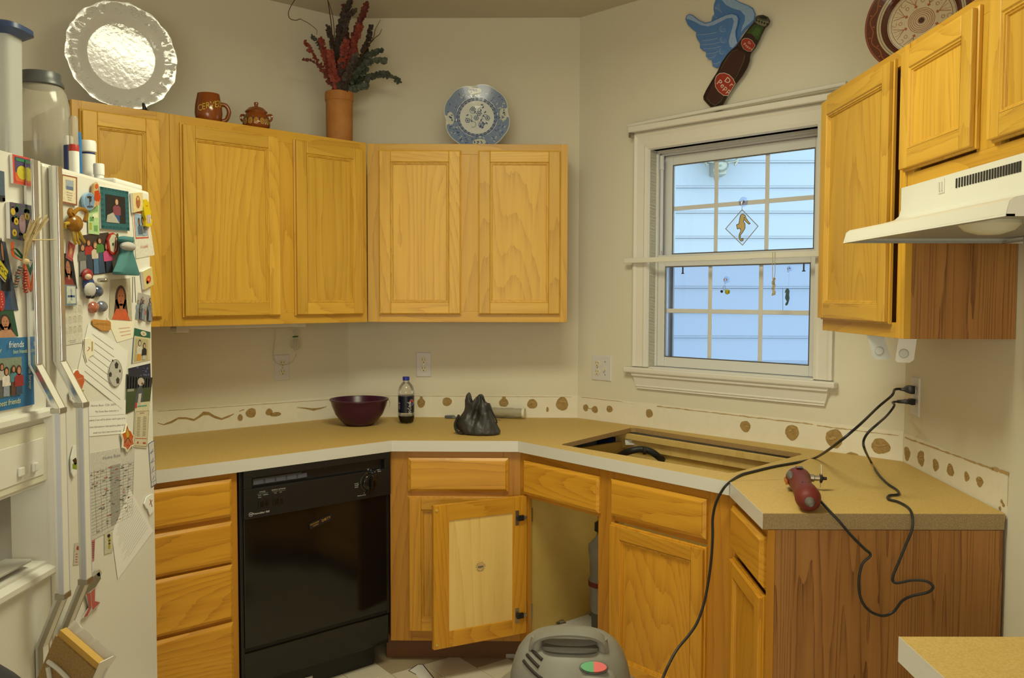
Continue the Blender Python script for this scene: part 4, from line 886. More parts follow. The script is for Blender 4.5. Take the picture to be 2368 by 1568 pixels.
stick('picture_magnet', 'grey blue framed small picture magnet above the calendar', 'magnet', [(142, 658), (168, 660), (170, 706), (143, 707)], lambda a: a.rect(0, 0, 1, 1, '#6a7a86').up().rect(.14, .1, .92, .94, '#c0c4bc').up().rect(.2, .4, .85, .5, '#4a5a90').rect(.48, .25, .6, .8, '#8a9ab0').rect(.25, .12, .45, .2, '#b0b0a0'), .007, bev=.001, off=.0012)
def calendar(a):
    a.rect(0, 0, 1, 1, '#cdc9bd').up(); a.text('2013', .52, .955, .055, '#333333', asp=1.3)
    for r_ in range(3):
        for c_ in range(4):
            x, y = .06+.235*c_, .80-.24*r_; a.rect(x+.04, y+.075, x+.15, y+.088, '#8a8a86')
            for k in range(5): a.rect(x, y+.05-.028*k, x+.19, y+.056-.028*k, '#a9a196')
    a.text('Call today to set up a visit', .5, .085, .03, '#6a6a72', asp=1.1); a.text('or find us on the web', .5, .045, .03, '#5a6a9a', asp=1.1)
stick('calendar', 'white one-page year calendar on the fridge door', 'calendar', [(139, 700), (190, 694), (190, 792), (143, 800)], calendar, off=.0004)
stick('photo', 'photo of a person with curly hair in orange, next to the teal dress', 'photo', [(255, 648), (300, 643), (305, 742), (252, 738)], portrait('#b0a890', '#3a2418', '#a0603c', '#c4562c'), off=.0008)
stick('paper', 'cream sheet below the curly haired portrait with faint red lines', 'paper', [(246, 735), (309, 736), (311, 780), (270, 792)], lambda a: [a.rect(.3, .2+.16*k, .8, .24+.16*k, '#cfa68c') for k in range(3)], mat='paper_cream', off=.0003)
shape('bandage_magnet', 'orange brown bandage shaped magnet', 'magnet', [(211, 741), (215, 738), (250, 741), (254, 746), (254, 762), (248, 766), (232, 765), (213, 753)], lambda a: a.line([(226, 740), (227, 762)], .8, '#d8b070').line([(238, 741), (239, 764)], .8, '#d8b070').line([(214, 750), (252, 752)], .8, '#8a5a20').line([(220, 748), (246, 749)], .7, '#8a5a20'), .003, pm('bandage', lin('#b5803c'), .5), off=.0014)
stick('picture_magnet', 'cream tile magnet with an orange flower', 'magnet', [(323, 628), (345, 617), (349, 658), (328, 670)], lambda a: a.rect(0, 0, 1, 1, '#c8b880').up().ell(.5, .42, .28, .22, '#c04420', 9).ell(.35, .3, .12, .1, '#5a7a3a', 8).up().ell(.5, .42, .08, .07, '#d89030', 8), .007, bev=.001, off=.0006)
stick('photo', 'faded photo of a crowd at the door edge', 'photo', [(319, 676), (348, 684), (348, 745), (313, 738)], lambda a: people(a, '#a8a29c', [(random.random(), random.uniform(.4, .9), .07, random.choice(['#5a4a44', '#3a3038']), '#b09080', random.choice(['#b04a48', '#8a94a0', '#b0a8a0', '#6a7488']), '#7a8490') for k in range(14)]), off=.0006)
stick('card', 'green topped photo card with two people in dark costumes', 'card', [(309, 758), (347, 768), (347, 832), (303, 841)], lambda a: (a.rect(0, 0, 1, 1, '#c4bc92'), a.up(), a.rect(.02, .78, 1, 1, '#1f5a48'), a.rect(0, 0, .05, .78, '#3a5a90'), a.up(), people(a, '#b0a480', [(.32, .80, .13, '#1c1818', '#c8b8a0', '#c8c4b8', '#c88a2a'), (.68, .68, .12, '#1c1818', '#b89878', '#18161a', '#b8b0a4')], .14, .04, .86, .72), a.ell(.55, .89, .18, .08, '#c8c4a8', 14), a.up(), a.text('club', .55, .89, .1, '#a83a3a')), off=.0005)
def lines(n, x0=.08, x1=.92, y0=.1, y1=.9, col='#8d8a84', h=.012, tex=None):
    def f(a):
        for k in range(n):
            y = y1-(y1-y0)*k/(n-1); a.rect(x0, y, x0+(x1-x0)*random.uniform(.6, 1), y+h, col)
    return f
def letter(a): lines(7, .12, .95, .12, .85, '#9a978f')(a)
stick('paper', 'folded white letter tilted behind the black and white ball', 'paper', [(204, 748), (296, 812), (282, 946), (178, 862)], letter, off=.0010)
stick('paper', 'white typed notice sheet with three printed lines below the ball letter', 'paper', [(192, 930), (293, 925), (292, 1002), (196, 1010)], lambda a: [a.text(t, .52, y, .085, '#77746e', maxw=.9*w_) for t, y, w_ in (('Home Base: CSA 2009, 10-11', .88, .8), ('My Home Base Instructor is', .70, .6), ('Students if you will be absent, need to give us im-', .46, 1), ('portant information or have questions, please call or', .26, 1), ('email your home base instructor asap', .09, .75))]+[a.rect(.03, .57, .93, .578, '#8a8780')], off=.0005)
def ball(a):
    cx, cy = 265, 863; a.ell(cx, cy, 16, 32, '#1c1c1c', 28).up().ell(cx, cy, 15, 31, '#b9b7b0', 28).up()
    for x, y, s_ in ((267, 845, 5.2), (253, 866, 4), (270, 880, 5), (275, 858, 2.5), (258, 834, 2)): a.poly([(x+s_*math.cos(t)*.9, y+s_*1.7*math.sin(t)) for t in [R(-90+72*i) for i in range(5)]], '#161616')
shape('ball_magnet', 'round black and white soccer ball magnet', 'magnet', [(265+16*math.cos(x), 863+32*math.sin(x)) for x in [i*math.pi/14 for i in range(28)]], ball, .002, 'white_plastic', off=.0022)
shape('card', 'small white cut-out card with a red scribble above the letter', 'card', [(193, 783), (205, 781), (218, 790), (216, 820), (206, 826), (198, 840), (192, 820)], lambda a: a.line([(194, 784), (193, 815), (199, 838)], 1.2, '#3a3a3a').line([(200, 812), (206, 806), (203, 802)], 1.5, '#b83a2c').rect(210, 790, 213, 812, '#a8985a'), .0015, 'paper_cream', off=.0022)
shape('flower_magnet', 'orange glove shaped magnet behind the fridge handle', 'magnet', [(162, 868), (170, 855), (176, 854), (180, 862), (190, 868), (192, 882), (186, 900), (192, 905), (188, 920), (170, 935), (160, 925), (158, 905), (168, 898)], lambda a: a.poly([(163, 868), (171, 857), (176, 856), (180, 864), (189, 869), (191, 882), (185, 900), (170, 898)], '#c8561c').poly([(170, 900), (190, 902), (186, 920), (172, 930), (162, 922)], '#a8a824').up().line([(168, 880), (186, 874)], 1.2, '#d8a080'), .004, 'paper', off=.003)
stick('photo', 'photo of a grey and white dog sitting on grass', 'photo', [(291, 865), (352, 873), (346, 932), (290, 958)], lambda a: (a.rect(0, 0, 1, 1, '#3c4a28'), a.up(), a.rect(0, .62, 1, 1, '#20242a'), a.rect(.05, .55, .3, .62, '#8a8a80'), [a.rect(.05+.1*k, .62, .08+.1*k, .95, '#3c4450') for k in range(9)], a.up(), a.poly([(.3, .1), (.7, .05), (.66, .5), (.55, .75), (.42, .6)], '#4a4e54'), a.up(), a.poly([(.45, .05), (.56, .05), (.6, .45), (.48, .45)], '#b8b4ac'), a.ell(.55, .82, .13, .13, '#b0a89c', 12), a.up(), a.ell(.6, .76, .04, .04, '#7a3a34', 8)), off=.0012)
stick('photo', 'dark blue photo sliver above the dog photo', 'photo', [(296, 852), (347, 840), (348, 876), (297, 868)], lambda a: (a.rect(0, 0, 1, 1, '#1c2036'), a.up(), [a.ell(random.uniform(.3, .95), random.uniform(.1, .9), .05, .09, '#4a5478', 7) for k in range(9)]), off=.0009)
def parents(a):
    a.rect(0, 0, 1, 1, '#c8bfa2').up(); a.line([(.05, .03), (.95, .03), (.95, .80), (.05, .80), (.05, .03)], .012, '#5a5044', .6); a.text('Dear Big Sister', .5, .76, .05, '#a8443a', asp=1.1)
    for k in range(13): a.rect(.16, .66-.034*k, .40, .672-.034*k, '#7a7266'); a.rect(.58, .66-.034*k, .82, .672-.034*k, '#7a7266')
    a.rect(.1, .19, .9, .205, '#b04a40'); a.rect(.22, .08, .34, .13, '#b04a40'); a.rect(.64, .08, .86, .12, '#b04a40'); a.rect(0, .88, .12, 1, '#b83030'); a.rect(.15, .9, .8, .93, '#5a9a7a')
stick('card', 'tall cream list card with a dark border below the dog photo', 'card', [(312, 932), (346, 928), (340, 1036), (308, 1034)], parents, mat='paper_cream', off=.0016)
st = [(290, 978), (294, 992), (300, 996), (304, 1005), (308, 1007), (305, 1018), (308, 1030), (300, 1033), (291, 1046), (287, 1038), (280, 1036), (281, 1018), (277, 1002), (286, 998)]
shape('star_magnet', 'orange star shaped magnet on the lower papers', 'magnet', st, lambda a: (a.poly([(291+(x-291)*.86, 1012+(y-1012)*.86) for x, y in st], '#bc5416'), a.up(), a.poly([(290, 990), (295, 1004), (291, 1020), (287, 1004)], '#c8a42a'), a.line([(284, 1024), (292, 1012), (299, 1024)], 1.6, '#2a2218'), a.ell(293, 1030, 5, 3, '#b83a1c', 8)), .004, 'paper_cream', off=.003)
def chart(a):
    a.rect(0, 0, 1, 1, '#c6c4be').up(); a.rect(.46, .05, .68, .80, '#9d9b95'); a.up()
    for k in range(20): a.rect(.02, .05+.038*k, .98, .0535+.038*k, '#8f8c86')
    for k in range(9): a.rect(.02+.12*k, .05, .026+.12*k, .8, '#a19e98')
    random.seed(5)
    for k in range(60): x, y = random.uniform(.03, .9), random.uniform(.06, .78); a.rect(x, y, x+random.uniform(.03, .08), y+.012, random.choice(['#6a6864', '#7a7874', '#6a6864', '#b05a58']))
    a.text('Home Base', .5, .91, .06, '#8a8a90', asp=1.3)
stick('paper', 'large white timetable sheet with a grey column', 'paper', [(197, 1050), (311, 1030), (306, 1200), (208, 1252)], chart, off=.0004)
def typed(a):
    for k in range(15): a.rect(.12, .88-.052*k, random.uniform(.6, .92), .888-.052*k, '#9a9790')
stick('paper', 'white typed sheet hanging tilted by one corner', 'paper', [(300, 1132), (354, 1228), (272, 1340), (258, 1236)], lambda a: [a.line([(.1+.052*k, .94), (.1+.052*k+.02, random.uniform(.12, .35))], .006, '#98958e') for k in range(15)], off=.0009)
stick('card', 'narrow purple and white strip card at the door edge', 'card', [(342, 1026), (356, 1017), (361, 1120), (349, 1128)], lambda a: (a.rect(0, 0, 1, 1, '#4a4a7a'), a.up(), a.rect(.08, .02, .92, .98, '#c9c6c2'), a.up(), [a.rect(.15, .1+.22*k, .85, .112+.22*k, '#5a5a80') for k in range(4)], [a.line([(.3, .15+.2*k), (.7, .22+.2*k)], .03, '#77779a') for k in range(4)], a.text('1967', .5, .05, .06, '#333350', asp=1.4)), off=.0005)
shape('shirt_magnet', 'white shirt shaped magnet with a red print', 'magnet', [(331, 1165), (336, 1150), (346, 1143), (353, 1142), (354, 1180), (345, 1192), (340, 1178), (337, 1176)], lambda a: a.line([(344, 1155), (349, 1172)], 1.6, '#a83a2c').line([(349, 1156), (343, 1168)], 1.6, '#a8742c'), .003, 'paper', off=.0016)
stick('card', 'small card with a yellow and black bee-like stripe', 'card', [(241, 1234), (260, 1230), (260, 1276), (241, 1282)], lambda a: (a.rect(0, 0, 1, 1, '#c2bda8'), a.up(), a.line([(.5, .9), (.62, .5), (.55, .2)], .22, '#a89a1c'), a.up(), a.ell(.5, .85, .2, .09, '#2a201a', 9), a.line([(.45, .6), (.7, .62)], .05, '#1c1c14'), a.line([(.45, .45), (.7, .46)], .05, '#1c1c14')), off=.0010)
stick('sticker', 'pink label sticker below the timetable', 'sticker', [(205, 1250), (219, 1248), (217, 1297), (207, 1299)], lambda a: (a.rect(0, 0, 1, 1, '#b8706c'), a.up(), [a.rect(.1, .85-.1*k, .9, .9-.1*k, '#7a4444') for k in range(8)]), off=.0005)
stick('sticker', 'white label with red marks between the two handles', 'sticker', [(172, 1256), (183, 1254), (182, 1305), (169, 1307)], lambda a: (a.rect(0, 0, 1, 1, '#c2bcae'), a.up(), a.ell(.7, .75, .3, .1, '#a04038', 10), [a.rect(.3, .1+.12*k, .7, .14+.12*k, '#a86058') for k in range(4)]), off=.0005)
shape('bird_magnet', 'green and black bird-like magnet between the handles', 'magnet', [(168, 1030), (172, 1030), (178, 1050), (176, 1090), (168, 1105), (162, 1092), (161, 1060)], lambda a: a.poly([(164, 1064), (172, 1058), (176, 1070), (170, 1076)], '#161616').poly([(164, 1072), (176, 1070), (174, 1086), (164, 1084)], '#7a9a34'), .003, 'paper', off=.002)
leg = shape('boots_magnet', 'magnet of pink stockinged legs under a grey skirt at the lower handle', 'magnet', [(186, 1345), (196, 1335), (215, 1318), (229, 1318), (230, 1338), (218, 1358), (216, 1392), (228, 1392), (224, 1402), (210, 1412), (198, 1428), (188, 1430), (203, 1404), (194, 1376), (180, 1388), (178, 1378)], lambda a: (a.poly([(180, 1380), (198, 1345), (226, 1322), (229, 1338), (216, 1358), (196, 1374)], '#6a6860'), a.poly([(196, 1374), (205, 1370), (207, 1405), (198, 1424), (189, 1428), (202, 1404)], '#a84a50'), a.poly([(206, 1370), (215, 1360), (215, 1390), (227, 1393), (210, 1411), (208, 1400)], '#b05058'), a.ell(225, 1325, 6, 8, '#a8a498', 10)), .004, 'grey_cloth', off=.002)

# ---------------------------------------------------------------- things on top of the fridge
def px_r(px, p): return px/2/FPX*(p-CAM).dot(_F)
def onx(u, v, x): return hit(u, v, (x, 0, 0), (1, 0, 0))
FT = 1.7475
def z_at(v, p):                # height seen at image row v for the plan position p
    d = ray(1184, v); best = hit(1184, v, (0, p.y, 0), (0, 1, 0)); return best.z
def zpx(u, v, p):
    n = Vector((p.x, p.y, 0)).normalized(); return hit(u, v, (p.x, p.y, 0), n).z
q = onx(12, 350, -1.10); p = Vector((q.x, q.y, FT))
t = thing('food_container', 'tall frosted square cornered container with a dark blue lid on the fridge', 'container', T(*p))
r = px_r(62, p); ztop = zpx(12, 80, p)-FT
b = MB(); ls = []
for z, k in ((0, .92), (.02, 1), (ztop*.5, 1.04), (ztop, 1.10)): ls.append([(r*k*(abs(math.cos(a))**.5)*(1 if math.cos(a) > 0 else -1), r*k*(abs(math.sin(a))**.5)*(1 if math.sin(a) > 0 else -1), z) for a in [2*math.pi*i/40 for i in range(40)]])
b.loops(ls).build('container_body', 'frosted_plastic', t, smooth=1)
b = MB(); ls = []
for z, k in ((-.006, 1.30), (.004, 1.85), (.014, 1.82), (.02, 1.3)): ls.append([(r*k*(abs(math.cos(a))**.6)*(1 if math.cos(a) > 0 else -1), r*k*(abs(math.sin(a))**.6)*(1 if math.sin(a) > 0 else -1), z+ztop) for a in [2*math.pi*i/40 for i in range(40)]])
b.loops(ls).build('lid', pm('lid_blue', lin('#2c3f66'), .35), t, smooth=1)
q = onx(98, 372, -1.19); p = Vector((q.x, q.y, FT)); r = px_r(118, p); h = zpx(98, 195, p)-FT
t = thing('storage_jar', 'rounded clear plastic jar with a dark grey lid, right of the tall container', 'jar', T(*p))
MB().lathe([(r*.62, 0), (r*.7, .01), (r*.86, h*.15), (r*.97, h*.4), (r*1.02, h*.65), (r*1.0, h*.80), (r*.90, h*.91), (r*.72, h*.99), (r*.70, h*1.0)], 40).build('jar_body', 'clear_plastic', t, smooth=1)
MB().lathe([(r*.72, h*.97), (r*.84, h*.98), (r*.84, h*1.0), (r*.74, h*1.03), (r*.72, h*1.10), (r*.1, h*1.11)], 40).build('lid', pm('lid_grey', (.07, .075, .08), .35), t, smooth=1)
MB().lathe([(r*.68, .012), (r*.76, h*.12), (r*.84, h*.3), (r*.80, h*.42), (r*.3, h*.45)], 32).build('contents', pm('beige_contents', lin('#a8925c'), .9, var=(30, lin('#7e7288'), .1)), t, smooth=1)
def bottle(u, vb, x, w_, vtop, name, label, parts, cat='bottle'):
    q = onx(u, vb, x); p = Vector((q.x, q.y, FT)); r = px_r(w_, p); h = zpx(u, vtop, p)-FT
    t = thing(name, label, cat, T(*p))
    for nm, mat, prof in parts: MB().lathe([(r*a, h*z) for a, z in prof], 28).build(nm, mat, t, smooth=30)
    return t, r, h
pm('navy_plastic', lin('#2a3468'), .35)
t, r, h = bottle(203, 408, -1.10, 34, 326, 'supplement_bottle', 'blue bottle with white cap and white label on the fridge, above the pill bottle', [('bottle_body', 'navy_plastic', [(.95, 0), (1, .03), (1, .74), (.8, .78), (.1, .78)]), ('cap', 'white_plastic', [(.95, .76), (1.15, .78), (1.15, .95), (1.05, 1), (.1, 1)])])
MB().lathe([(r*1.005, h*.06), (r*1.012, h*.06), (r*1.012, h*.72), (r*1.005, h*.72)], 28).build('paper_label', 'paper', t, smooth=30)
t, r, h = bottle(160, 396, -1.10, 22, 315, 'supplement_bottle', 'slim dark blue bottle with a white cap beside the clear jar on the fridge', [('bottle_body', 'navy_plastic', [(.95, 0), (1, .03), (1, .8), (.6, .84), (.1, .84)]), ('cap', 'white_plastic', [(.8, .80), (.95, .82), (.95, .98), (.85, 1), (.1, 1)])])
t, r, h = bottle(172, 398, -1.06, 22, 310, 'spray_can', 'white can with a red band and clear cap on the fridge', [('can_body', 'paper', [(.95, 0), (1, .03), (1, .72), (.1, .72)]), ('red_band', pm('band_red', lin('#a8342c'), .4), [(1.01, .64), (1.02, .64), (1.02, .74), (.9, .78), (.1, .78)]), ('cap', 'clear_plastic', [(.9, .76), (.9, 1.30), (.75, 1.36), (.1, 1.36)])], 'can')
t, r, h = bottle(229, 412, -1.06, 24, 379, 'pill_bottle', 'short white pill bottle nearest the door edge on the fridge', [('bottle_body', 'white_plastic', [(.9, 0), (.9, .5), (.75, .58), (.1, .58)]), ('cap', 'white_plastic', [(.98, .55), (1, .57), (1, .95), (.92, 1), (.1, 1)])])
t, r, h = bottle(184, 400, -1.09, 12, 306, 'blue_tube', 'thin bright blue capped tube behind the white capped bottle', [('tube_body', pm('tube_blue', lin('#2f6fb0'), .35), [(.95, 0), (1, .03), (1, .9), (.8, 1), (.1, 1)])], 'tube')

# ---------------------------------------------------------------- things on top of the wall cabinets
def top_at(F, u, off):         # stands at image column u, behind the cabinet front plane by off
    h = F.hit(u, 300, -off); return Vector((h.x, h.y, ZT))
def face_cam(p, tilt=0, turn=0):   # matrix: local X to the right, Y up, Z towards the camera (plus turn), leaned back
    a = math.atan2(p.x, p.y); return T(*p) @ Matrix.Rotation(-a+turn, 4, 'Z') @ Matrix.Rotation(R(90)-tilt, 4, 'X')
# white platter
p = top_at(FUL, 285, .20); Rp = px_r(242, p)*1.0; zc = zpx(285, 131, p); pc = Vector((p.x, p.y, ZT))
tilt = R(12)
t = thing('platter', 'large glossy white platter with an embossed rim standing on the left wall cabinet', 'plate', T(p.x, p.y, zc))
pq = Vector((p.x, p.y, zc)); nn = ((CAM-pq).normalized()+(Vector((-.12, 2.15, 2.66))-pq).normalized()).normalized()   # leans so that the ceiling lamp mirrors in it
xx = Vector((0, 0, 1)).cross(nn).normalized(); yy = nn.cross(xx); mw = Matrix((xx, yy, nn)).transposed().to_4x4(); mw.translation = pq; t.matrix_world = mw
prof = [(.001, 0), (.60, 0), (.64, .004), (.70, .025), (.80, .034), (.90, .042), (.985, .052), (1.0, .052), (.985, .044), (.70, .014), (.6, -.008), (.001, -.008)]
b = MB(); n = 120; ls = []
for r_, z in prof:
    l = []
    for k in range(n):
        a = 2*math.pi*k/n; rr = Rp*r_*(1+(.012*math.sin(a*14)+.006*math.sin(a*31) if r_ > .95 else 0)); zz = z*Rp*1.6+(.0006*math.sin(a*22+r_*40)+.0004*math.sin(a*37)) * (1 if .72 < r_ < .97 and z > .02 else 0)
        l.append((rr*math.cos(a), rr*math.sin(a), zz))
    ls.append(l)
b.loops(ls).build('dish', 'ceramic_white', t, smooth=50)
b = MB(); random.seed(11)
for k in range(90):
    a = random.uniform(0, 6.28); rr = Rp*random.uniform(.79, .95); x, y = rr*math.cos(a), rr*math.sin(a); z0 = (.034+(rr/Rp-.80)*.11)*Rp*1.6
    b.ball((x, y, z0), random.uniform(.004, .009), random.uniform(.003, .007), .0022, 8, 5, Matrix.Translation((0, 0, 0)))
b.build('embossed_rim', 'ceramic_white', t, smooth=50, kind='stuff')
st_ = thing('plate_stand', 'black plate stand holding the white platter', 'stand', T(p.x, p.y, ZT))
for u in (236, 343):
    g = hit(u, 245, Vector((p.x, p.y-.02, 0)), Vector((-.3, -1, 0))); g = g - Vector((p.x, p.y, ZT)); b = MB()
    b.tube([(g.x, g.y+.06, .004), (g.x, g.y-.035, .004), (g.x, g.y-.04, .03), (g.x, g.y-.02, .012), (g.x, g.y+.05, .012)], .0055, 8).build('foot', 'black_plastic', st_)
g = MB().tube([(-.08, .05, .006), (.08, .05, .006)], .004, 8).tube([(0, .05, .006), (0, .09, .16)], .004, 8).build('easel_back', 'black_plastic', st_)
# mug
p = top_at(FUL, 483, .09); r = px_r(60, p); h = zpx(483, 218, p)-ZT
t = thing('beer_mug', 'brown glazed beer mug with CERVEZA lettering on the left wall cabinet', 'mug', T(*p))
prof = [(.85, 0), (.93, h*.05), (1.03, h*.35), (1.0, h*.6), (.86, h*.9), (.82, h), (.78, h), (.80, h*.88), (.9, h*.5), (.8, .01)]
MB().lathe([(r*a, z) for a, z in prof], 40).build('mug_body', 'terracotta_glaze', t, smooth=50)
def rad(z):
    pr = prof[:6]
    for (a, z0), (c_, z1) in zip(pr, pr[1:]):
        if z0 <= z <= z1: return r*(a+(c_-a)*(z-z0)/(z1-z0))
    return r
def wrap(radf, a0, z0):
    def f(x, y, l): a = a0+x; q = radf(y+z0)+l+.0003; return (q*math.cos(a), q*math.sin(a), y+z0)
    return f
ang = math.atan2(-p.y, -p.x)
a = Art(wrap(rad, ang+R(8), 0)); sz = h*.30
for i, ch in enumerate('CERVEZA'): a.text(ch, -.80+.31*i, h*.50+.004*i-.004, sz, '#c9b24a', asp=1/r*.8, rot=0)
a.build('lettering', t, 'print_gloss', eps=.0002)
hd = Vector((math.cos(ang+R(95)), math.sin(ang+R(95)), 0))
MB().tube(smooth_path([hd*(r*.86)+Vector((0, 0, h*.70)), hd*(r*1.30)+Vector((0, 0, h*.66)), hd*(r*1.50)+Vector((0, 0, h*.45)), hd*(r*1.30)+Vector((0, 0, h*.2)), hd*(r*.98)+Vector((0, 0, h*.14))], 5), .008, 10).build('handle', 'terracotta_glaze', t, smooth=1)
# sugar pot
p = top_at(FUL, 593, .09); r = px_r(62, p); h = zpx(593, 237, p)-ZT
t = thing('lidded_pot', 'small brown lidded pot with painted swirls, right of the mug', 'pot', T(*p))
pr2 = [(.70, 0), (.98, h*.15), (1.0, h*.28), (.9, h*.48), (.74, h*.60), (.78, h*.64)]
MB().lathe([(r*a, z) for a, z in pr2]+[(r*.6, h*.64)], 40).build('pot_body', 'terracotta_glaze', t, smooth=50)
MB().lathe([(r*.80, h*.64), (r*.82, h*.67), (r*.55, h*.80), (r*.2, h*.85), (r*.13, h*.88), (r*.16, h*.96), (r*.14, h), (r*.01, h)], 36).build('lid', 'terracotta_glaze', t, smooth=50)
def rad2(z):
    for (a, z0), (c_, z1) in zip(pr2, pr2[1:]):
        if z0 <= z <= z1: return r*(a+(c_-a)*(z-z0)/(z1-z0))
    return r*.9
a = Art(wrap(rad2, math.atan2(-p.y, -p.x), 0)); yc = h*.30
for i in range(-4, 5):
    X = i*.46; asp = r
    a.l = 1; a.ring(X, yc, .13, .17, '#c9a24a', 20, asp=r*1.35); a.ring(X, yc, .05, .085, '#c9a24a', 14, asp=r*1.4)
    a.poly([(X+.20, yc+.012), (X+.26, yc+.018), (X+.27, yc-.004), (X+.22, yc-.014)], '#26304a'); a.up().poly([(X+.17, yc+.020), (X+.21, yc+.024), (X+.20, yc+.008)], '#3a7a3a')
a.build('painted_swirls', t, 'print_gloss', eps=.0002)
for s_ in (-1, 1):
    v = _R*s_; MB().tube(smooth_path([Vector((v.x, v.y, 0))*(r*.82)+Vector((0, 0, h*.55)), Vector((v.x, v.y, 0))*(r*1.12)+Vector((0, 0, h*.56)), Vector((v.x, v.y, 0))*(r*1.14)+Vector((0, 0, h*.42)), Vector((v.x, v.y, 0))*(r*.98)+Vector((0, 0, h*.34))], 4), .0045, 8).build('handle', 'terracotta_glaze', t, smooth=1)
# vase with dried eucalyptus
p = top_at(FUL, 785, .13); r = px_r(62, p); h = zpx(785, 214, p)-ZT
t = thing('vase', 'tall tan clay cylinder vase at the corner of the wall cabinets', 'vase', T(*p))
MB().lathe([(r*.96, 0), (r*.98, h*.4), (r*.99, h*.82), (r*1.03, h*.83), (r*1.04, h*.99), (r*1.0, h), (r*.93, h), (r*.92, h*.3), (.001, h*.3)], 44).build('vase_body', 'terracotta', t, smooth=40)
b = MB()
for k in range(28):
    a_ = 2*math.pi*k/28; b.box(r*1.035, r*1.055, -.0012, .0012, h*.84, h*.97, Matrix.Rotation(a_, 4, 'Z'))
b.build('rim_ribs', 'terracotta', t, kind='stuff')
ev = thing('dried_eucalyptus', 'dried red and dark green eucalyptus branches with curly twigs in the clay vase', 'dried flowers', T(p.x, p.y, ZT+h*.55))
o = ev.matrix_basis.inverted(); N_ = Vector((p.x, p.y, 0)).normalized()
def ep(u, v, off): return o @ hit(u, v, p+N_*off, N_)
lr, ld, lg, lm = pm('leaf_red', lin('#7a2e26'), .6, var=(30, lin('#8a3c2c'), .2)), pm('leaf_dark', lin('#2e2622'), .6, var=(30, lin('#463832'), .2)), pm('leaf_green', lin('#3c4238'), .6, var=(30, lin('#4c5348'), .2)), pm('leaf_wine', lin('#5a2723'), .6, var=(30, lin('#6e3428'), .2))
random.seed(21)
sprigs = [([(778, 214), (735, 150), (701, 137)], lm, 3.2, 13), ([(780, 214), (745, 160), (704, 96)], lr, 5.0, 16), ([(782, 212), (752, 125), (722, 84)], lg, 4.6, 15), ([(783, 212), (758, 150), (742, 92)], lr, 5.6, 22), ([(785, 212), (773, 120), (758, 62)], ld, 5.2, 20), ([(786, 212), (783, 80), (810, 2)], ld, 6.0, 40), ([(787, 212), (800, 120), (795, 4)], lm, 6.0, 38), ([(788, 212), (812, 110), (848, 10)], lm, 6.2, 40), ([(789, 212), (815, 120), (832, 60)], lr, 6.8, 34), ([(785, 212), (790, 150), (800, 100)], lr, 7.2, 26), ([(788, 212), (770, 170), (764, 120)], lr, 6.8, 22), ([(790, 214), (842, 120), (858, 62)], ld, 5.6, 26), ([(792, 214), (840, 140), (880, 118)], lg, 6.2, 26), ([(794, 214), (840, 150), (891, 141)], lg, 6.2, 24), ([(796, 216), (845, 185), (888, 172), (922, 188)], lg, 5.8, 24), ([(795, 216), (815, 180), (846, 160)], lg, 7.2, 24), ([(798, 218), (825, 205), (846, 200)], lg, 6.4, 14), ([(790, 214), (805, 170), (822, 130)], ld, 6.8, 24), ([(784, 212), (775, 185), (768, 160)], lr, 7.0, 16), ([(787, 212), (792, 190), (806, 160)], lr, 7.0, 18), ([(793, 214), (812, 196), (830, 176)], lg, 7.0, 18), ([(786, 212), (800, 60), (822, 24)], ld, 5.0, 28)]
for path, mat, lsz, nl in sprigs:
    off = random.uniform(-.10, .06); pts = [ep(u, v, off*(i/(len(path)-1))) for i, (u, v) in enumerate([(786+(path[0][0]-786)*.4, 240)]+path)]
    P = smooth_path(pts, 8); st2 = MB().tube(P, [.0022-.0014*i/(len(P)-1) for i in range(len(P))], 5).build('sprig', 'twig', ev)
    b = MB(); n = len(P)
    nl = int(nl*2.0)
    for k in range(nl):
        f = .12+.88*k/(nl-1); i = min(int(f*(n-1)), n-2); c0 = P[i].lerp(P[i+1], f*(n-1)-i)
        if c0.z < h*.46: continue
        s = lsz/FPX*3.8*1.15*(1.08-.45*f)*random.uniform(.8, 1.15)
        for side in (-1, 0, 1):
            ax = Vector((random.uniform(-1, 1), random.uniform(-1, 1), random.uniform(-.5, 1))).normalized(); nr = Vector((random.uniform(-.7, .7), -1, random.uniform(-.6, .6))).normalized()
            dirv = (ax-nr*ax.dot(nr)).normalized(); w_ = dirv.cross(nr); c1 = c0+dirv*s*.9
            b.add([tuple(c1+dirv*s*math.cos(2*math.pi*q/8)+w_*s*.85*math.sin(2*math.pi*q/8)+nr*.15*s*(math.cos(4*math.pi*q/8))) for q in range(8)], [tuple(range(8))])
    b.build('leaves', mat, st2, kind='stuff')
for path in ([(786, 230), (778, 160), (772, 60), (765, 20), (752, -14)], [(785, 230), (770, 100), (764, 40), (752, -14), (718, -20), (687, -6), (668, 25), (670, 42), (684, 47), (694, 44), (702, 48), (712, 53), (728, 65), (733, 72), (732, 80)], [(790, 230), (835, 130), (862, 90), (868, 68), (880, 46)], [(792, 230), (838, 128), (865, 90), (877, 80), (883, 67)]):
    P = smooth_path([ep(u, v, .02) for u, v in path], 6); MB().tube(P, [.0024-.0015*i/(len(P)-1) for i in range(len(P))], 6).build('curly_twig', 'twig', ev, smooth=1)
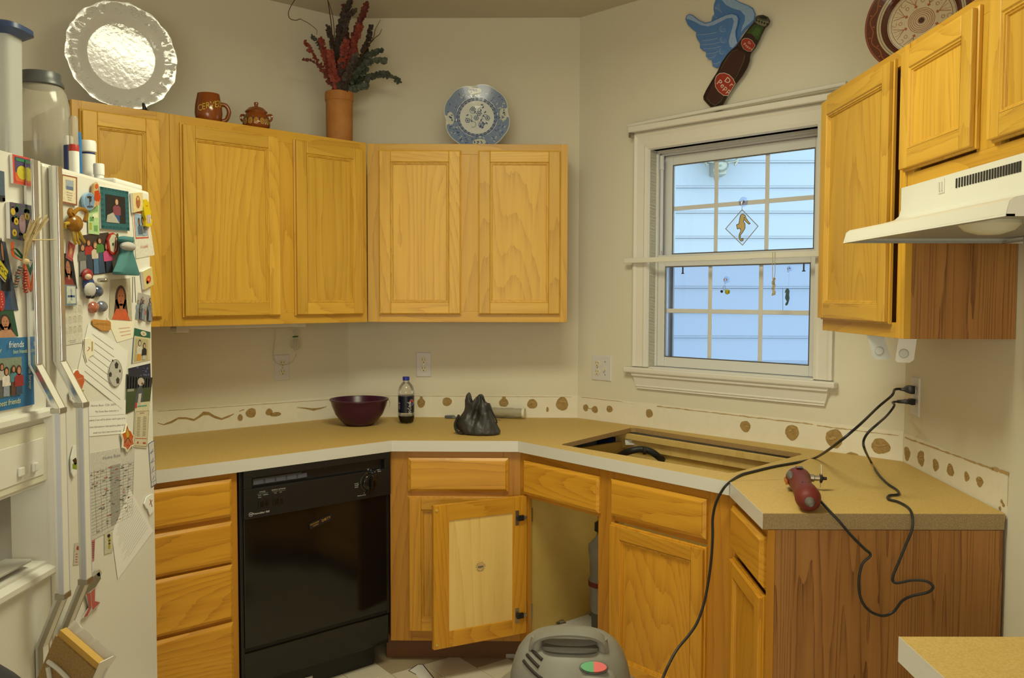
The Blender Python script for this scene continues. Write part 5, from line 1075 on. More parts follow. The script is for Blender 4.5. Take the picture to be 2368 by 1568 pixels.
# blue and white lobed plate
p = top_at(FUB, 1103, .10); Rq = px_r(152, p); zc = zpx(1103, 274, p)
t = thing('decorative_plate', 'blue and white lobed china plate standing on the middle wall cabinet', 'plate'); t.matrix_world = face_cam(Vector((p.x, p.y, ZT+Rq*.92)), R(8), 0)
lob = lambda a: 1+.045*math.cos(4*(a-R(10)))*0+.085*abs(math.sin(2*(a-R(8))))**.8+.03*abs(math.sin(4*(a-R(8))))-.07
n = 120; ls = []
for r_, z in [(.001, 0), (.50, 0), (.60, .010), (.98, .026), (1, .028), (.98, .022), (.6, .004), (.001, -.006)]:
    ls.append([(Rq*r_*(lob(2*math.pi*k/n) if r_ > .6 else 1)*math.cos(2*math.pi*k/n), Rq*r_*(lob(2*math.pi*k/n) if r_ > .6 else 1)*math.sin(2*math.pi*k/n), z*Rq*4) for k in range(n)])
MB().loops(ls).build('dish', 'blue_white_ceramic', t, smooth=50)
def pz(x, y, l):
    q = math.hypot(x, y)/Rq; z = 0 if q < .5 else (.010*(q-.5)/.1 if q < .6 else .010+.016*(q-.6)/.38); return (x, y, z*Rq*4+l+.0002)
a = Art(pz); B1, B2, Wt = '#7485a6', '#3f5280', '#bcbfb4'; random.seed(4)
for r0, r1 in ((.50, .555), (.555, .61), (.61, .72), (.72, .85), (.85, .975)): a.ring(0, 0, Rq*r0, Rq*r1, B1, 90, f=(lob if r0 > .6 else (lambda t: 1)))
a.up(); a.ring(0, 0, Rq*.975, Rq*.995, Wt, 90, f=lob)
for k in range(28):
    t_ = 2*math.pi*k/28; a.ell(Rq*.57*math.cos(t_), Rq*.57*math.sin(t_), Rq*.045, Rq*.05, B2, 8, t_); a.up(); a.ring(Rq*.53*math.cos(t_), Rq*.53*math.sin(t_), Rq*.040, Rq*.05, Wt, 8, t_-1.6, t_+1.6); a.l -= 1
for k in range(150):
    t_ = random.uniform(0, 6.28); q = random.uniform(.68, .93)*Rq*lob(t_)*.97; a.l = 2+k % 3; a.ell(q*math.cos(t_), q*math.sin(t_), Rq*random.uniform(.025, .05), Rq*.014, random.choice([B2, Wt, '#8493ae', B2]), 7, random.uniform(0, 3))
for k in range(4):
    t_ = R(95+90*k); cx, cy = Rq*.80*math.cos(t_), Rq*.80*math.sin(t_); a.l = 6; a.ell(cx, cy, Rq*.20, Rq*.11, Wt, 18, t_+math.pi/2); a.l = 7
    for m_ in range(9): a.ell(cx+random.uniform(-.11, .11)*Rq*abs(math.sin(t_))+random.uniform(-.05, .05)*Rq, cy+random.uniform(-.11, .11)*Rq*abs(math.cos(t_))+random.uniform(-.04, .04)*Rq, Rq*.028, Rq*.018, B2, 7, random.uniform(0, 3))
a.l = 2
for (x, y) in ((-.12, .26), (-.28, -.10), (.32, -.02), (.12, -.24), (.06, .12), (-.02, -.02)):
    for m_ in range(6): a.l = 2; a.ell(Rq*(x+.05*math.cos(m_*1.05)), Rq*(y+.05*math.sin(m_*1.05)), Rq*.034, Rq*.034, '#6f80a4', 9)
    a.l = 3; a.ell(Rq*x, Rq*y, Rq*.05, Rq*.05, Wt, 10); a.l = 4; a.ell(Rq*x, Rq*y, Rq*.025, Rq*.025, B2, 8)
for k in range(16):
    t_ = random.uniform(0, 6.28); q = random.uniform(.15, .43)*Rq; a.l = 3; a.ell(q*math.cos(t_), q*math.sin(t_), Rq*.045, Rq*.02, B2, 7, random.uniform(0, 3))
for k in range(6):
    t_ = k*1.05; a.l = 2; a.ring(Rq*.25*math.cos(t_), Rq*.25*math.sin(t_), Rq*.085, Rq*.097, B2, 12, t_, t_+4)
a.build('painted_pattern', t, 'print_plate', eps=.00025)
# red patterned plate on the right cabinet
p = hit(2131, 47, (1.12, 0, 0), (1, 0, 0)); Rr = .5*250/FPX*(p-CAM).dot(_F)*.98
t = thing('decorative_plate', 'dark red clay plate with a cream star pattern on the right wall cabinet', 'plate'); t.matrix_world = face_cam(p, R(6), R(-16))
MB().lathe([(.001, 0), (Rr*.62, 0), (Rr*.68, .008), (Rr*.98, .024), (Rr, .022), (Rr*.98, .016), (Rr*.6, -.008), (.001, -.008)], 72).build('dish', pm('clay_red', lin('#6a3524'), .45), t, smooth=50)
def pr(x, y, l):
    q = math.hypot(x, y)/Rr; return (x, y, (0 if q < .62 else .008*(q-.62)/.06 if q < .68 else .008+.016*(q-.68)/.3)+l+.0002)
a = Art(pr); cr, dk, md = '#a8967c', '#4a241a', '#7a4028'
a.ring(0, 0, Rr*.68, Rr*.8, '#4c261b', 72).ring(0, 0, Rr*.8, Rr*.96, '#4c261b', 72)
a.ring(0, 0, 0.001, Rr*.56, cr, 72).ring(0, 0, Rr*.56, Rr*.62, '#a09078', 72).ring(0, 0, Rr*.62, Rr*.655, dk, 72).ring(0, 0, Rr*.655, Rr*.68, dk, 72); a.up()
for q in (.74, .78): a.ring(0, 0, Rr*(q-.02), Rr*(q+.012), '#9a8c74', 72)
a.ring(0, 0, Rr*.60, Rr*.607, dk, 72).ring(0, 0, Rr*.54, Rr*.548, dk, 72).ring(0, 0, Rr*.70, Rr*.705, '#2c1812', 72)
for q in (.06, .10, .135, .17, .20, .23): a.ring(0, 0, Rr*(q), Rr*(q+.010), md, 40)
a.ell(0, 0, Rr*.055, Rr*.055, '#3a1a14', 20)
for k in range(8):
    t_ = R(22+45*k); c_, s_ = math.cos(t_), math.sin(t_); a.ell(Rr*.30*c_, Rr*.30*s_, Rr*.035, Rr*.035, '#8a4a30', 4, t_)
    for d_ in (-.14, .14): a.line([(Rr*.33*c_, Rr*.33*s_), (Rr*.52*math.cos(t_+d_*1.6), Rr*.52*math.sin(t_+d_*1.6))], Rr*.010, md); a.line([(Rr*.33*c_, Rr*.33*s_), (Rr*.52*math.cos(t_+d_*.7), Rr*.52*math.sin(t_+d_*.7))], Rr*.006, md)
    t2 = t_+R(22.5); a.ring(Rr*.38*math.cos(t2), Rr*.38*math.sin(t2), Rr*.025, Rr*.034, md, 14); a.ring(Rr*.49*math.cos(t2), Rr*.49*math.sin(t2), Rr*.035, Rr*.043, md, 12, t2, t2+4)
P = [(Rr*(.88+.03*math.sin(13*t_))*math.cos(t_), Rr*(.88+.03*math.sin(13*t_))*math.sin(t_)) for t_ in [2*math.pi*i/130 for i in range(131)]]; a.line(P, Rr*.012, '#8a5030')
for k in range(26): t_ = 2*math.pi*k/26; a.ell(Rr*(.88+.04*(-1)**k)*math.cos(t_), Rr*(.88+.04*(-1)**k)*math.sin(t_), Rr*.02, Rr*.012, '#8a5030', 8, t_)
a.build('painted_pattern', t, 'print_plate', eps=.00022)

# ---------------------------------------------------------------- winged bottle wall sign
def zc_(pts): return [(x/5.227+1560, y/5.227) for x, y in pts]
bo = zc_([(972, 225), (985, 198), (1010, 185), (1070, 178), (1130, 205), (1158, 255), (1140, 300), (1100, 335), (1060, 410), (1030, 480), (985, 570), (930, 640), (915, 680), (910, 740), (880, 820), (820, 920), (740, 1020), (650, 1150), (590, 1260), (540, 1325), (500, 1335), (450, 1310), (400, 1260), (350, 1205), (346, 1165), (380, 1090), (450, 970), (520, 860), (570, 750), (640, 650), (690, 600), (740, 560), (790, 490), (850, 400), (905, 330), (960, 270)])
fw_ = zc_([(130, 230), (145, 185), (180, 168), (225, 185), (290, 240), (370, 275), (440, 258), (530, 215), (620, 175), (690, 160), (750, 180), (775, 220), (765, 300), (740, 380), (745, 440), (765, 520), (735, 600), (640, 700), (560, 800), (510, 822), (460, 800), (447, 725), (410, 715), (380, 680), (378, 625), (340, 610), (308, 580), (305, 520), (275, 480), (258, 430), (262, 390), (220, 360), (160, 300)])
bw_ = zc_([(500, -20), (475, 60), (470, 110), (482, 170), (455, 200), (440, 270), (560, 420), (765, 520), (800, 440), (860, 360), (930, 300), (970, 240), (980, 170), (950, 100), (880, 60), (800, 30), (720, -10), (690, -60), (560, -70)])
sign = thing('wall_sign', 'painted wooden sign of a soda bottle with light blue wings above the window', 'sign', FW.mat(*FW.uv(1690, 120), 0))
oi = sign.matrix_basis.inverted()
def sp(u, v, off): return oi @ FW.hit(u, v, off)
def plate(nm, outl, o0, o1, mat):
    return MB().loops([[sp(u, v, o0) for u, v in outl], [sp(u, v, o1) for u, v in outl]]).build(nm, mat, sign, bevel=.0012)
pm('wing_blue', lin('#4f7cc0'), .5); pm('bottle_brown', lin('#2a1712'), .35)
w2 = plate('back_wing', bw_, .001, .008, 'wing_blue'); w1 = plate('front_wing', fw_, .0085, .016, 'wing_blue'); bt = plate('bottle_shape', bo, .0165, .026, 'bottle_brown')
def sart(off): return Art(lambda x, y, l: tuple(sp(x, y, off+l)))
def Z(pts): return zc_(pts)
a = sart(.008); a.poly(Z([(560, -60), (690, -50), (720, 0), (800, 40), (880, 70), (940, 110), (965, 170), (955, 235), (900, 290), (850, 330), (800, 390), (820, 320), (850, 250), (850, 190), (800, 130), (700, 100), (620, 60), (570, 0)]), '#8fb0dc'); a.poly(Z([(480, 95), (540, 25), (550, 90), (570, 150), (520, 110)]), '#6a8cc0'); a.line(Z([(482, 95), (530, 120), (572, 152)]), .8, '#9ab0cc'); a.line(Z([(450, 240), (480, 185), (510, 220)]), .8, '#8fb0dc')
a.build('paint', w2, eps=.0002)
a = sart(.016); a.poly(Z([(142, 225), (155, 188), (180, 178), (222, 195), (285, 250), (370, 287), (440, 270), (530, 228), (620, 187), (690, 172), (745, 190), (765, 222), (755, 300), (730, 380), (735, 440), (755, 520), (700, 580), (665, 560), (655, 500), (670, 430), (700, 330), (715, 260), (700, 215), (640, 220), (560, 260), (480, 300), (400, 320), (320, 305), (240, 260), (190, 240)]), '#96b0dc')
a.up()
for y0, x0, x1 in ((420, 270, 510), (490, 330, 520), (540, 315, 545), (590, 345, 560), (650, 385, 530), (700, 405, 500), (770, 465, 560)):
    P = Z([(x0+(x1-x0)*t, y0+14*math.sin(t*2.4)-t*40) for t in [i/8 for i in range(9)]]); a.line(P, .9, '#9fb2ce')
    for k in range(10): t = k/10; X, Y = x0+(x1-x0)*t, y0-t*40+14*math.sin(t*2.4); a.line(Z([(X, Y), (X-12, Y+36)]), .45, '#7f9cc8')
for (x, y) in ((585, 350), (590, 480), (580, 620)):
    c_ = Z([(x, y)])[0]; a.ring(c_[0], c_[1], 7, 8, '#9fb2ce', 14, 1.2, 4.4, asp=.85)
    for k in range(6): a.line(Z([(x-40+k*14, y-10), (x-30+k*14, y+40)]), .5, '#8fa6cc')
a.build('paint', w1, eps=.0002)
a = sart(.026)
a.poly(Z([(975, 225), (990, 200), (1012, 190), (1070, 184), (1127, 210), (1150, 255), (1132, 298), (1085, 325), (1010, 300), (965, 262)]), '#4a4a3c').up().poly(Z([(1010, 200), (1070, 190), (1120, 212), (1110, 235), (1050, 225)]), '#14140f').poly(Z([(975, 235), (1010, 230), (1060, 250), (1135, 262), (1125, 300), (1085, 318), (1010, 295), (970, 265)]), '#77755f').up()
for k in range(5): X, Y = 990+k*32, 247+k*11; c_ = Z([(X, Y)])[0]; a.ell(c_[0], c_[1], 2.2, 3, '#1f1e16', 8)
a.l = 1; a.poly(Z([(965, 290), (1080, 330), (1050, 400), (1010, 490), (960, 520), (925, 470), (870, 400), (920, 335)]), '#2f4a1c').up().poly(Z([(870, 400), (925, 410), (960, 440), (980, 470), (1010, 490), (985, 560), (930, 630), (760, 560), (800, 490)]), '#2c110c').poly(Z([(985, 330), (1050, 345), (1015, 430), (960, 440), (930, 400)]), '#3f5f26')
a.l = 1; a.poly(Z([(640, 680), (700, 620), (760, 600), (840, 640), (860, 680), (830, 760), (740, 900), (640, 1060), (560, 1200), (490, 1270), (430, 1230), (385, 1170), (420, 1090), (520, 900), (590, 760)]), '#3a1510').up().line(Z([(560, 830), (640, 690), (700, 620), (760, 600)]), 1, '#5a5a40').line(Z([(850, 660), (830, 750), (760, 900), (650, 1060), (560, 1220), (490, 1275), (430, 1240), (390, 1185)]), 1, '#5a5a40')
def logo(P, cx, cy, rx, ry, rot, lines_):
    a.l = 4; a.poly(P, '#c4b8a4'); a.l = 5; m_ = [(cx+(x-cx)*.94, cy+(y-cy)*.94) for x, y in P]; a.poly(m_, '#9c2c1a'); a.l = 6
big = Z([(485, 970), (500, 920), (540, 885), (600, 878), (660, 900), (710, 950), (738, 1010), (650, 1150), (645, 1162), (590, 1155), (530, 1110), (490, 1050)]); logo(big, *Z([(600, 1020)])[0], 0, 0, 0, 0)
sm = Z([(803, 530), (812, 485), (845, 460), (890, 462), (935, 485), (978, 550), (930, 622), (880, 620), (830, 590)]); logo(sm, *Z([(885, 545)])[0], 0, 0, 0, 0)
def stext(t_, x, y, size, rot, asp=1.0):
    vs, fs = text_mesh(t_); c_, s_ = math.cos(rot), math.sin(rot); k = len(a.v); X0, Y0 = Z([(x, y)])[0]
    for q, w_ in vs:
        q, w_ = q*size*asp, -w_*size; a.v.append((X0+q*c_-w_*s_, Y0+q*s_+w_*c_, a.l))
    for f in fs: a.f.append(tuple(i+k for i in f)); a.c.append(lin('#d8d0bc'))
a.l = 7
stext('D', 640, 975, 18, R(38)); stext('r', 690, 1025, 17, R(48))
for i, ch in enumerate('Pepp'): stext(ch, 540+i*40, 1000+i*34, 19-.6*i, R(40))
stext('Dr', 905, 520, 8, R(38), .9)
for i, ch in enumerate('Peppe'): stext(ch, 845+i*22, 535+i*15, 9-.5*i, R(35))
a.build('paint', bt, eps=.0002)

# ---------------------------------------------------------------- window dressings
rod = thing('blind_headrail', 'white blind headrail fixed above the window', 'blind rail', FW.cab(0, 0))
MB().box(.318, 1.30, -.050, -.022, 2.192, 2.217).build('rail', 'trim_white', rod, bevel=.004)
MB().tube([(.32, -.045, 2.223), (1.29, -.045, 2.240)], .009, 10).build('valance_roll', 'hood_white', rod, smooth=1)
MB().box(.322, .335, -.045, -.0215, 2.172, 2.192).build('bracket', 'old_metal', rod)
rod2 = thing('blind_bottom_rail', 'flat white rail across the middle of the window', 'blind rail', FW.cab(0, 0))
MB().box(.300, .93, -.046, -.040, 1.630, 1.651).build('rail', 'hood_white', rod2, bevel=.002); MB().box(.92, 1.245, -.052, -.0465, 1.6315, 1.6525).build('rail_sleeve', 'hood_white', rod2, bevel=.002)
for x in (.335, 1.21): MB().box(x-.004, x+.004, -.0395, -.022, 1.632, 1.646).build('bracket', 'trim_white', rod2)
cord_m = pm('cord_cream', lin('#c0b494'), .7)
cd_ = thing('pull_cord', 'knotted cream blind cord hanging in front of the lower sash', 'cord', FW.cab(0, 0)); o = cd_.matrix_basis.inverted()
def wl(u, v, off): return o @ FW.hit(u, v, off)
for du in (-3, 2): MB().tube([wl(1790+du, 583, .054), wl(1790+du*1.2, 628, .05), wl(1789+du*.8, 645, .05)], .0012, 6).build('strand', cord_m, cd_)
b = MB(); random.seed(8)
P = [wl(1789+3.4*math.sin(k*1.9), 643+k*1.35, .05+.004*math.cos(k*2.3)) for k in range(30)]; b.tube(P, .0032, 6).build('knot', cord_m, cd_, smooth=1)
MB().tube([wl(1789, 672, .05), wl(1791, 682, .05)], .004, 8).build('tassel', cord_m, cd_, smooth=1)
def cup(u, v, s, label):
    off = -.062 if v > 600 else -.099
    t = thing('suction_cup', label, 'suction cup', FW.mat(*FW.uv(u, v, off), off)); MB().lathe([(.001, .004), (s*.3, .006), (s*.35, .002), (s, .0), (s*.9, .001), (.001, .0015)], 28).build('cup', 'suction', t, smooth=1)
    MB().tube([(0, 0, .004), (0, 0, .012), (0, -.012, .014), (.002, -s*1.2, .010), (0, -s*1.35, .014)], .0011, 6).build('hook', 'chrome', t); return t
cup(1719, 467, .021, 'clear suction cup holding the diamond suncatcher'); cup(1680, 647, .014, 'clear suction cup above the bee ornament'); cup(1826, 621, .011, 'small clear suction cup above the dangling grey seahorse')
off = -.090
t = thing('suncatcher', 'diamond shaped glass suncatcher with a yellow seahorse', 'suncatcher', FW.mat(*FW.uv(1716, 526, off), off)); o = t.matrix_basis.inverted()
dq = [(1716, 485), (1753, 523), (1717, 567), (1678, 529)]; P = [o @ FW.hit(u, v, off) for u, v in dq]
for i in range(4): MB().tube([P[i], P[(i+1) % 4]], .0018, 6).build('lead_frame', 'gasket', t)
MB().loops([[p_+Vector((0, 0, -.0006)) for p_ in P], [p_+Vector((0, 0, .0006)) for p_ in P]]).build('glass', 'window_glass', t)
MB().tube([P[0], P[0]+Vector((0, .008, 0)), P[0]+Vector((.002, .014, 0))], .001, 6).build('ring', 'chrome', t)
sh = [(1714, 497), (1719, 495), (1724, 498), (1726, 504), (1732, 513), (1736, 517), (1733, 519), (1725, 512), (1721, 508), (1720, 512), (1724, 518), (1724, 528), (1718, 538), (1713, 544), (1713, 550), (1716, 554), (1718, 551), (1720, 552), (1719, 557), (1714, 558), (1710, 552), (1710, 543), (1714, 534), (1712, 528), (1706, 530), (1704, 520), (1709, 518), (1711, 510), (1712, 503)]
Q = [o @ FW.hit(u, v, off) for u, v in sh]; MB().loops([[Vector((q.x, q.y, .0008)) for q in Q], [Vector((q.x, q.y, .003)) for q in Q]]).build('seahorse', pm('amber', lin('#cdb47c'), .3), t, label='amber seahorse shape')
a = Art(lambda x, y, l: (lambda q: (q.x, q.y, .003+l))(o @ FW.hit(x, y, off))); a.line([sh[i % len(sh)] for i in range(len(sh)+1)], 1.3, '#1a1610').line([(1716, 512), (1719, 524), (1714, 536)], 1.5, '#c8b89a'); a.up().ell(1722, 504, 2.5, 3, '#c9c4b8', 10).up().ell(1722, 504, 1.3, 1.6, '#101010', 8)
a.build('outline', t)
off = -.055
t = thing('bee_ornament', 'small black and yellow striped bee ornament in the lower sash', 'ornament', FW.mat(*FW.uv(1678, 671, off), off)); o = t.matrix_basis.inverted()
by, bk = pm('bee_yellow', lin('#c8c020'), .3), 'black_gloss'; c_ = o @ FW.hit(1682, 675, off)
MB().ball(tuple(c_), .0115, .0105, .006, 18, 10).build('abdomen', by, t, smooth=1)
for dx in (-.004, .003, .0085): MB().ball((c_.x+dx, c_.y, c_.z), .0014, .0108*math.sqrt(max(.05, 1-(dx/.0115)**2)), .0066, 12, 8).build('stripe', bk, t, smooth=1)
c_ = o @ FW.hit(1669, 674, off); MB().ball(tuple(c_), .006, .006, .005).build('head', bk, t, smooth=1)
c_ = o @ FW.hit(1675, 666, off); MB().tube([c_+Vector((.006*math.cos(x), .009*math.sin(x), 0)) for x in [i*math.pi/8 for i in range(17)]], .0011, 6).build('wing_loop', 'gasket', t, smooth=1)
off = -.055
t = thing('seahorse_ornament', 'small grey blue flat seahorse hanging on a thread', 'ornament', FW.mat(*FW.uv(1821, 687, off), off)); o = t.matrix_basis.inverted()
sh = [(1820, 667), (1824, 668), (1826, 674), (1825, 682), (1826, 690), (1824, 698), (1822, 704), (1819, 707), (1816, 705), (1818, 700), (1820, 697), (1816, 690), (1817, 682), (1818, 677), (1815, 677), (1817, 671)]
Q = [o @ FW.hit(u, v, off) for u, v in sh]; MB().loops([[Vector((q.x, q.y, 0)) for q in Q], [Vector((q.x, q.y, .002)) for q in Q]]).build('seahorse_shape', pm('seahorse_grey', lin('#4a6470'), .5), t)
MB().tube([o @ FW.hit(1822, 667, off), o @ FW.hit(1825, 632, off)], .0004, 4).build('thread', 'white_plastic', t)

# ---------------------------------------------------------------- range hood
hood = thing('range_hood', 'white range hood under the short right wall cabinet', 'range hood', T(0, 0, 0))
yA, yB = 2.262, 1.500; xw = 1.20; xf = .952; xl = .812; zb = 1.622
side_prof = [(xw, 1.762), (xf, 1.762), (xf, 1.705), (xf-.004, 1.690), (xf-.016, 1.680), (xf-.045, 1.672), (xl+.012, 1.655), (xl+.003, 1.648), (xl-.004, zb)]
def rwx(y): return 1.31-.0548*(3.04-y)-.003
outer = lambda y: [(rwx(y) if x == xw else x, y, z) for x, z in side_prof]
b = MB(); b.loops([outer(yA), outer(yB)], False, False); 
k = len(b.v); b.build('shell', 'hood_white', hood, smooth=35)
for y in (yA, yB): b = MB(); q = outer(y)+[(rwx(y), y, zb)]; b.loops([q, [(x, yy+(-.002 if y == yA else .002), z) for x, yy, z in q]]).build('side', 'hood_white', hood)
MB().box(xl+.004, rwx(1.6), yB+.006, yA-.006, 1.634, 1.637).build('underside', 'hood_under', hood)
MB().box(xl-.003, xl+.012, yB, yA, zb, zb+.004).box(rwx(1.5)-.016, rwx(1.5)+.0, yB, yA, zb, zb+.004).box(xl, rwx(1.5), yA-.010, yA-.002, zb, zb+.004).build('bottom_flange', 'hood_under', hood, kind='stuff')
for i in range(24):
    y = hit(2213+i*6.35, 410, (xf, 0, 0), (1, 0, 0)).y; MB().box(xf-.0012, xf-.0002, y-.0033, y+.0033, 1.727, 1.748).build('vent_slot', 'dark', hood)
c0 = hit(2178, 431, (xf, 0, 0), (1, 0, 0)); s_ = MB().box(xf-.002, xf-.0002, c0.y-.014, c0.y+.014, c0.z-.016, c0.z+.016).build('switch_plate', 'hood_white', hood, bevel=.0006)
MB().box(xf-.006, xf-.002, c0.y-.008, c0.y-.003, c0.z-.010, c0.z+.010).box(xf-.006, xf-.002, c0.y+.003, c0.y+.008, c0.z-.010, c0.z+.010).build('rocker', 'trim_white', s_, bevel=.0006, kind='stuff')
c0 = hit(2288, 512, (0, 0, 1.634), (0, 0, 1)); MB().lathe([(.056, 0), (.056, -.006), (.045, -.018), (.02, -.026), (.001, -.027)], 32, tuple(c0)).build('lamp_lens', 'lens', hood, smooth=40)
c0 = Vector((c0.x+.03, c0.y-.19, 1.634)); MB().box(c0.x-.06, c0.x+.10, c0.y-.16, c0.y, 1.622, 1.634).build('grease_filter', 'black_plastic', hood)

# two clear brackets under the right wall cabinet
for (u, v), s_, lb in (((2025, 802), 1, 'translucent white plastic tab under the right wall cabinet, nearer the window'), ((2100, 806), -1, 'clear plastic tab under the right wall cabinet, nearer the range gap')):
    p = hit(u, 780, (1.10 if s_ == 1 else 1.12, 0, 0), (1, 0, 0)) if False else hit(u, 790, (0, 2.52 if s_ == 1 else 2.40, 0), (0, 1, 0)); 
    t = thing('hanging_tab', lb, 'bracket', T(p.x, p.y, 1.3755)); w_ = .024
    t.rotation_euler = (0, 0, -math.atan2(p.x, p.y))
    MB().loops([[(-w_, -.002, 0), (w_*.9, -.002, 0), (w_*1.15+.012*s_, -.002, -.062), (w_*.8+.014*s_, -.002, -.070), (-w_*.5+.014*s_, -.002, -.070), (-w_*.8+.012*s_, -.002, -.064)], [(-w_, .002, 0), (w_*.9, .002, 0), (w_*1.15+.012*s_, .002, -.062), (w_*.8+.014*s_, .002, -.070), (-w_*.5+.014*s_, .002, -.070), (-w_*.8+.012*s_, .002, -.064)]]).build('tab', 'frosted_plastic' if s_ == 1 else 'clear_plastic', t)
    MB().lathe([(.013, 0), (.013, .002), (.010, .003), (.001, .003)], 20, M=Matrix.Translation((.010*s_, -.002, -.045)) @ Matrix.Rotation(R(90), 4, 'X')).build('pad', 'frosted_plastic', t)

# ---------------------------------------------------------------- outlets
def outlet(F, u, v, label, plug=False, switch=False, w_=.070, h_=.115, z=None):
    x, zz = F.uv(u, v); w_ = .115 if switch else w_
    t = thing('wall_outlet', label, 'outlet', F.cab(x, zz, 0), 'cover plates on the walls' if False else None)
    b = MB(); b.rect(-w_/2, w_/2, -h_/2, h_/2, [(0, 0), (0, -.003), (.003, -.0055)], False, True).build('cover_plate', 'outlet_plate', t)
    cx = -.023 if switch else 0
    for dz_ in (.0195, -.0195):
        MB().lathe([(.0165, 0), (.0165, .0022), (.0155, .003), (.001, .003)], 24, M=Matrix.Translation((cx, -.0055, dz_)) @ Matrix.Rotation(R(90), 4, 'X') @ Matrix.Scale(.88, 4, (0, 1, 0))).build('receptacle', 'outlet_ivory', t, smooth=30)
        b = MB(); b.box(cx-.0070, cx-.0050, -.0089, -.0083, dz_, dz_+.0085).box(cx+.0050, cx+.0070, -.0089, -.0083, dz_+.001, dz_+.0075).lathe([(.0024, 0), (.0024, .0005), (.0001, .0005)], 10, M=Matrix.Translation((cx, -.0084, dz_-.008)) @ Matrix.Rotation(R(90), 4, 'X')); b.build('slots', 'dark', t, kind='stuff')
    MB().lathe([(.003, 0), (.0025, .001), (.0001, .001)], 12, M=Matrix.Translation((cx, -.0055, 0)) @ Matrix.Rotation(R(90), 4, 'X')).build('screw', 'old_metal', t)
    if switch:
        MB().box(.018, .028, -.0062, -.0055, -.012, .012).build('toggle_frame', 'outlet_ivory', t); MB().loops([[(.0195, -.006, -.006), (.0265, -.006, -.006), (.0265, -.006, .006), (.0195, -.006, .006)], [(.020, -.018, -.012), (.026, -.018, -.012), (.026, -.018, -.006), (.020, -.018, -.006)]]).build('toggle', 'outlet_ivory', t)
        for z1 in (.030, -.030): MB().lathe([(.003, 0), (.0025, .001), (.0001, .001)], 12, M=Matrix.Translation((.023, -.0055, z1)) @ Matrix.Rotation(R(90), 4, 'X')).build('screw', 'old_metal', t)
    return t
outlet(FL, 652, 850, 'double outlet on the left wall under the cabinet lamp'); outlet(FB, 980, 843, 'double outlet on the back wall above the cola bottle')
outlet(FW, 1392, 851, 'wide plate with outlet and toggle switch left of the window', switch=True); outlet(FR_, 2118, 917, 'outlet in the right corner with two black plugs', w_=.074, h_=.13)

# ---------------------------------------------------------------- cords and tool
def plug(u, v, label):
    x, z = FR_.uv(u, v, .012); t = thing('plug', label, 'plug', FR_.cab(x, z, .012)); return t
E2 = Vector((0, 0, 0))
def cpath(name, label, pts, r=.0042, mat='black_rubber', k=7, parts=None):
    P = smooth_path(pts, k); t = thing(name, label, 'cord', T(*P[0])); o = P[0].copy()
    MB().tube([p-o for p in P], r, 8).build('cable', mat, t, smooth=1); return t, o
CTZ = .9135+.0048
pk1 = FR_.hit(2112, 900, .012); pk2 = FR_.hit(2114, 929, .012)
def cz(u, v): return atz(u, v, CTZ)
def yv(u, v, y): return hit(u, v, (0, y, 0), (0, 1, 0))
# vacuum cord
n1 = FR_.n
path1 = [pk1+n1*.038, pk1+n1*.06+Vector((0, 0, -.002)), FR_.hit(2062, 915, .12), FR_.hit(2030, 942, .15), yv(1985, 985, 2.60), yv(1930, 1030, 2.62)]
path1 += [cz(1885, 1059), cz(1840, 1070), cz(1790, 1079), cz(1740, 1091), cz(1712, 1099)]
ed = atz(1690, 1112, CTZ); nW = FW.n
def vd(u, v, dpt=.10): # plane in front of the sink base corner
    return hit(u, v, Vector((.66, 2.66, 0))+Vector((-.72, -.69, 0))*dpt, Vector((-.72, -.69, 0)))
path1 += [vd(1684, 1118, .02), vd(1668, 1138, .03), vd(1655, 1165, .03), vd(1648, 1200, .03), vd(1648, 1240, .035), vd(1645, 1290, .04), vd(1638, 1345, .05), vd(1628, 1395, .07), vd(1612, 1440, .10), vd(1592, 1470, .13), vd(1565, 1503, .17), vd(1545, 1540, .22), vd(1530, 1575, .27), vd(1505, 1640, .34)]
t, o_ = cpath('power_cord', 'black cord from the upper plug over the countertop down to the vacuum', path1)
for pos, nm, lb in ((pk1, 'plug', None), (pk2, 'plug', None)): pass
F_ = FR_.cab(*FR_.uv(2112, 901, .012), .012); M = T(*(-o_)) @ F_
MB().loops([[(x*s, y, z*s*1.1) for x, z in ((-.014, -.012), (.014, -.012), (.016, 0), (.014, .012), (-.014, .012), (-.016, 0))] for y, s in ((-.0, 1), (-.012, 1.05), (-.022, .8), (-.030, .45), (-.042, .30))]).build('plug', 'black_plastic', t, M=M, smooth=35)
path2 = [pk2+n1*.050, pk2+n1*.07+Vector((0, 0, -.003)), FR_.hit(2068, 938, .13), FR_.hit(2052, 960, .17), yv(2030, 980, 2.48), yv(2008, 1000, 2.45), yv(1997, 1020, 2.47), yv(2000, 1040, 2.50), cz(2014, 1068), cz(2030, 1095), cz(2052, 1118), cz(2074, 1133), cz(2077, 1143), cz(2056, 1146), cz(2054, 1154), cz(2075, 1160), cz(2095, 1170), cz(2106, 1182)]
ye = 2.262
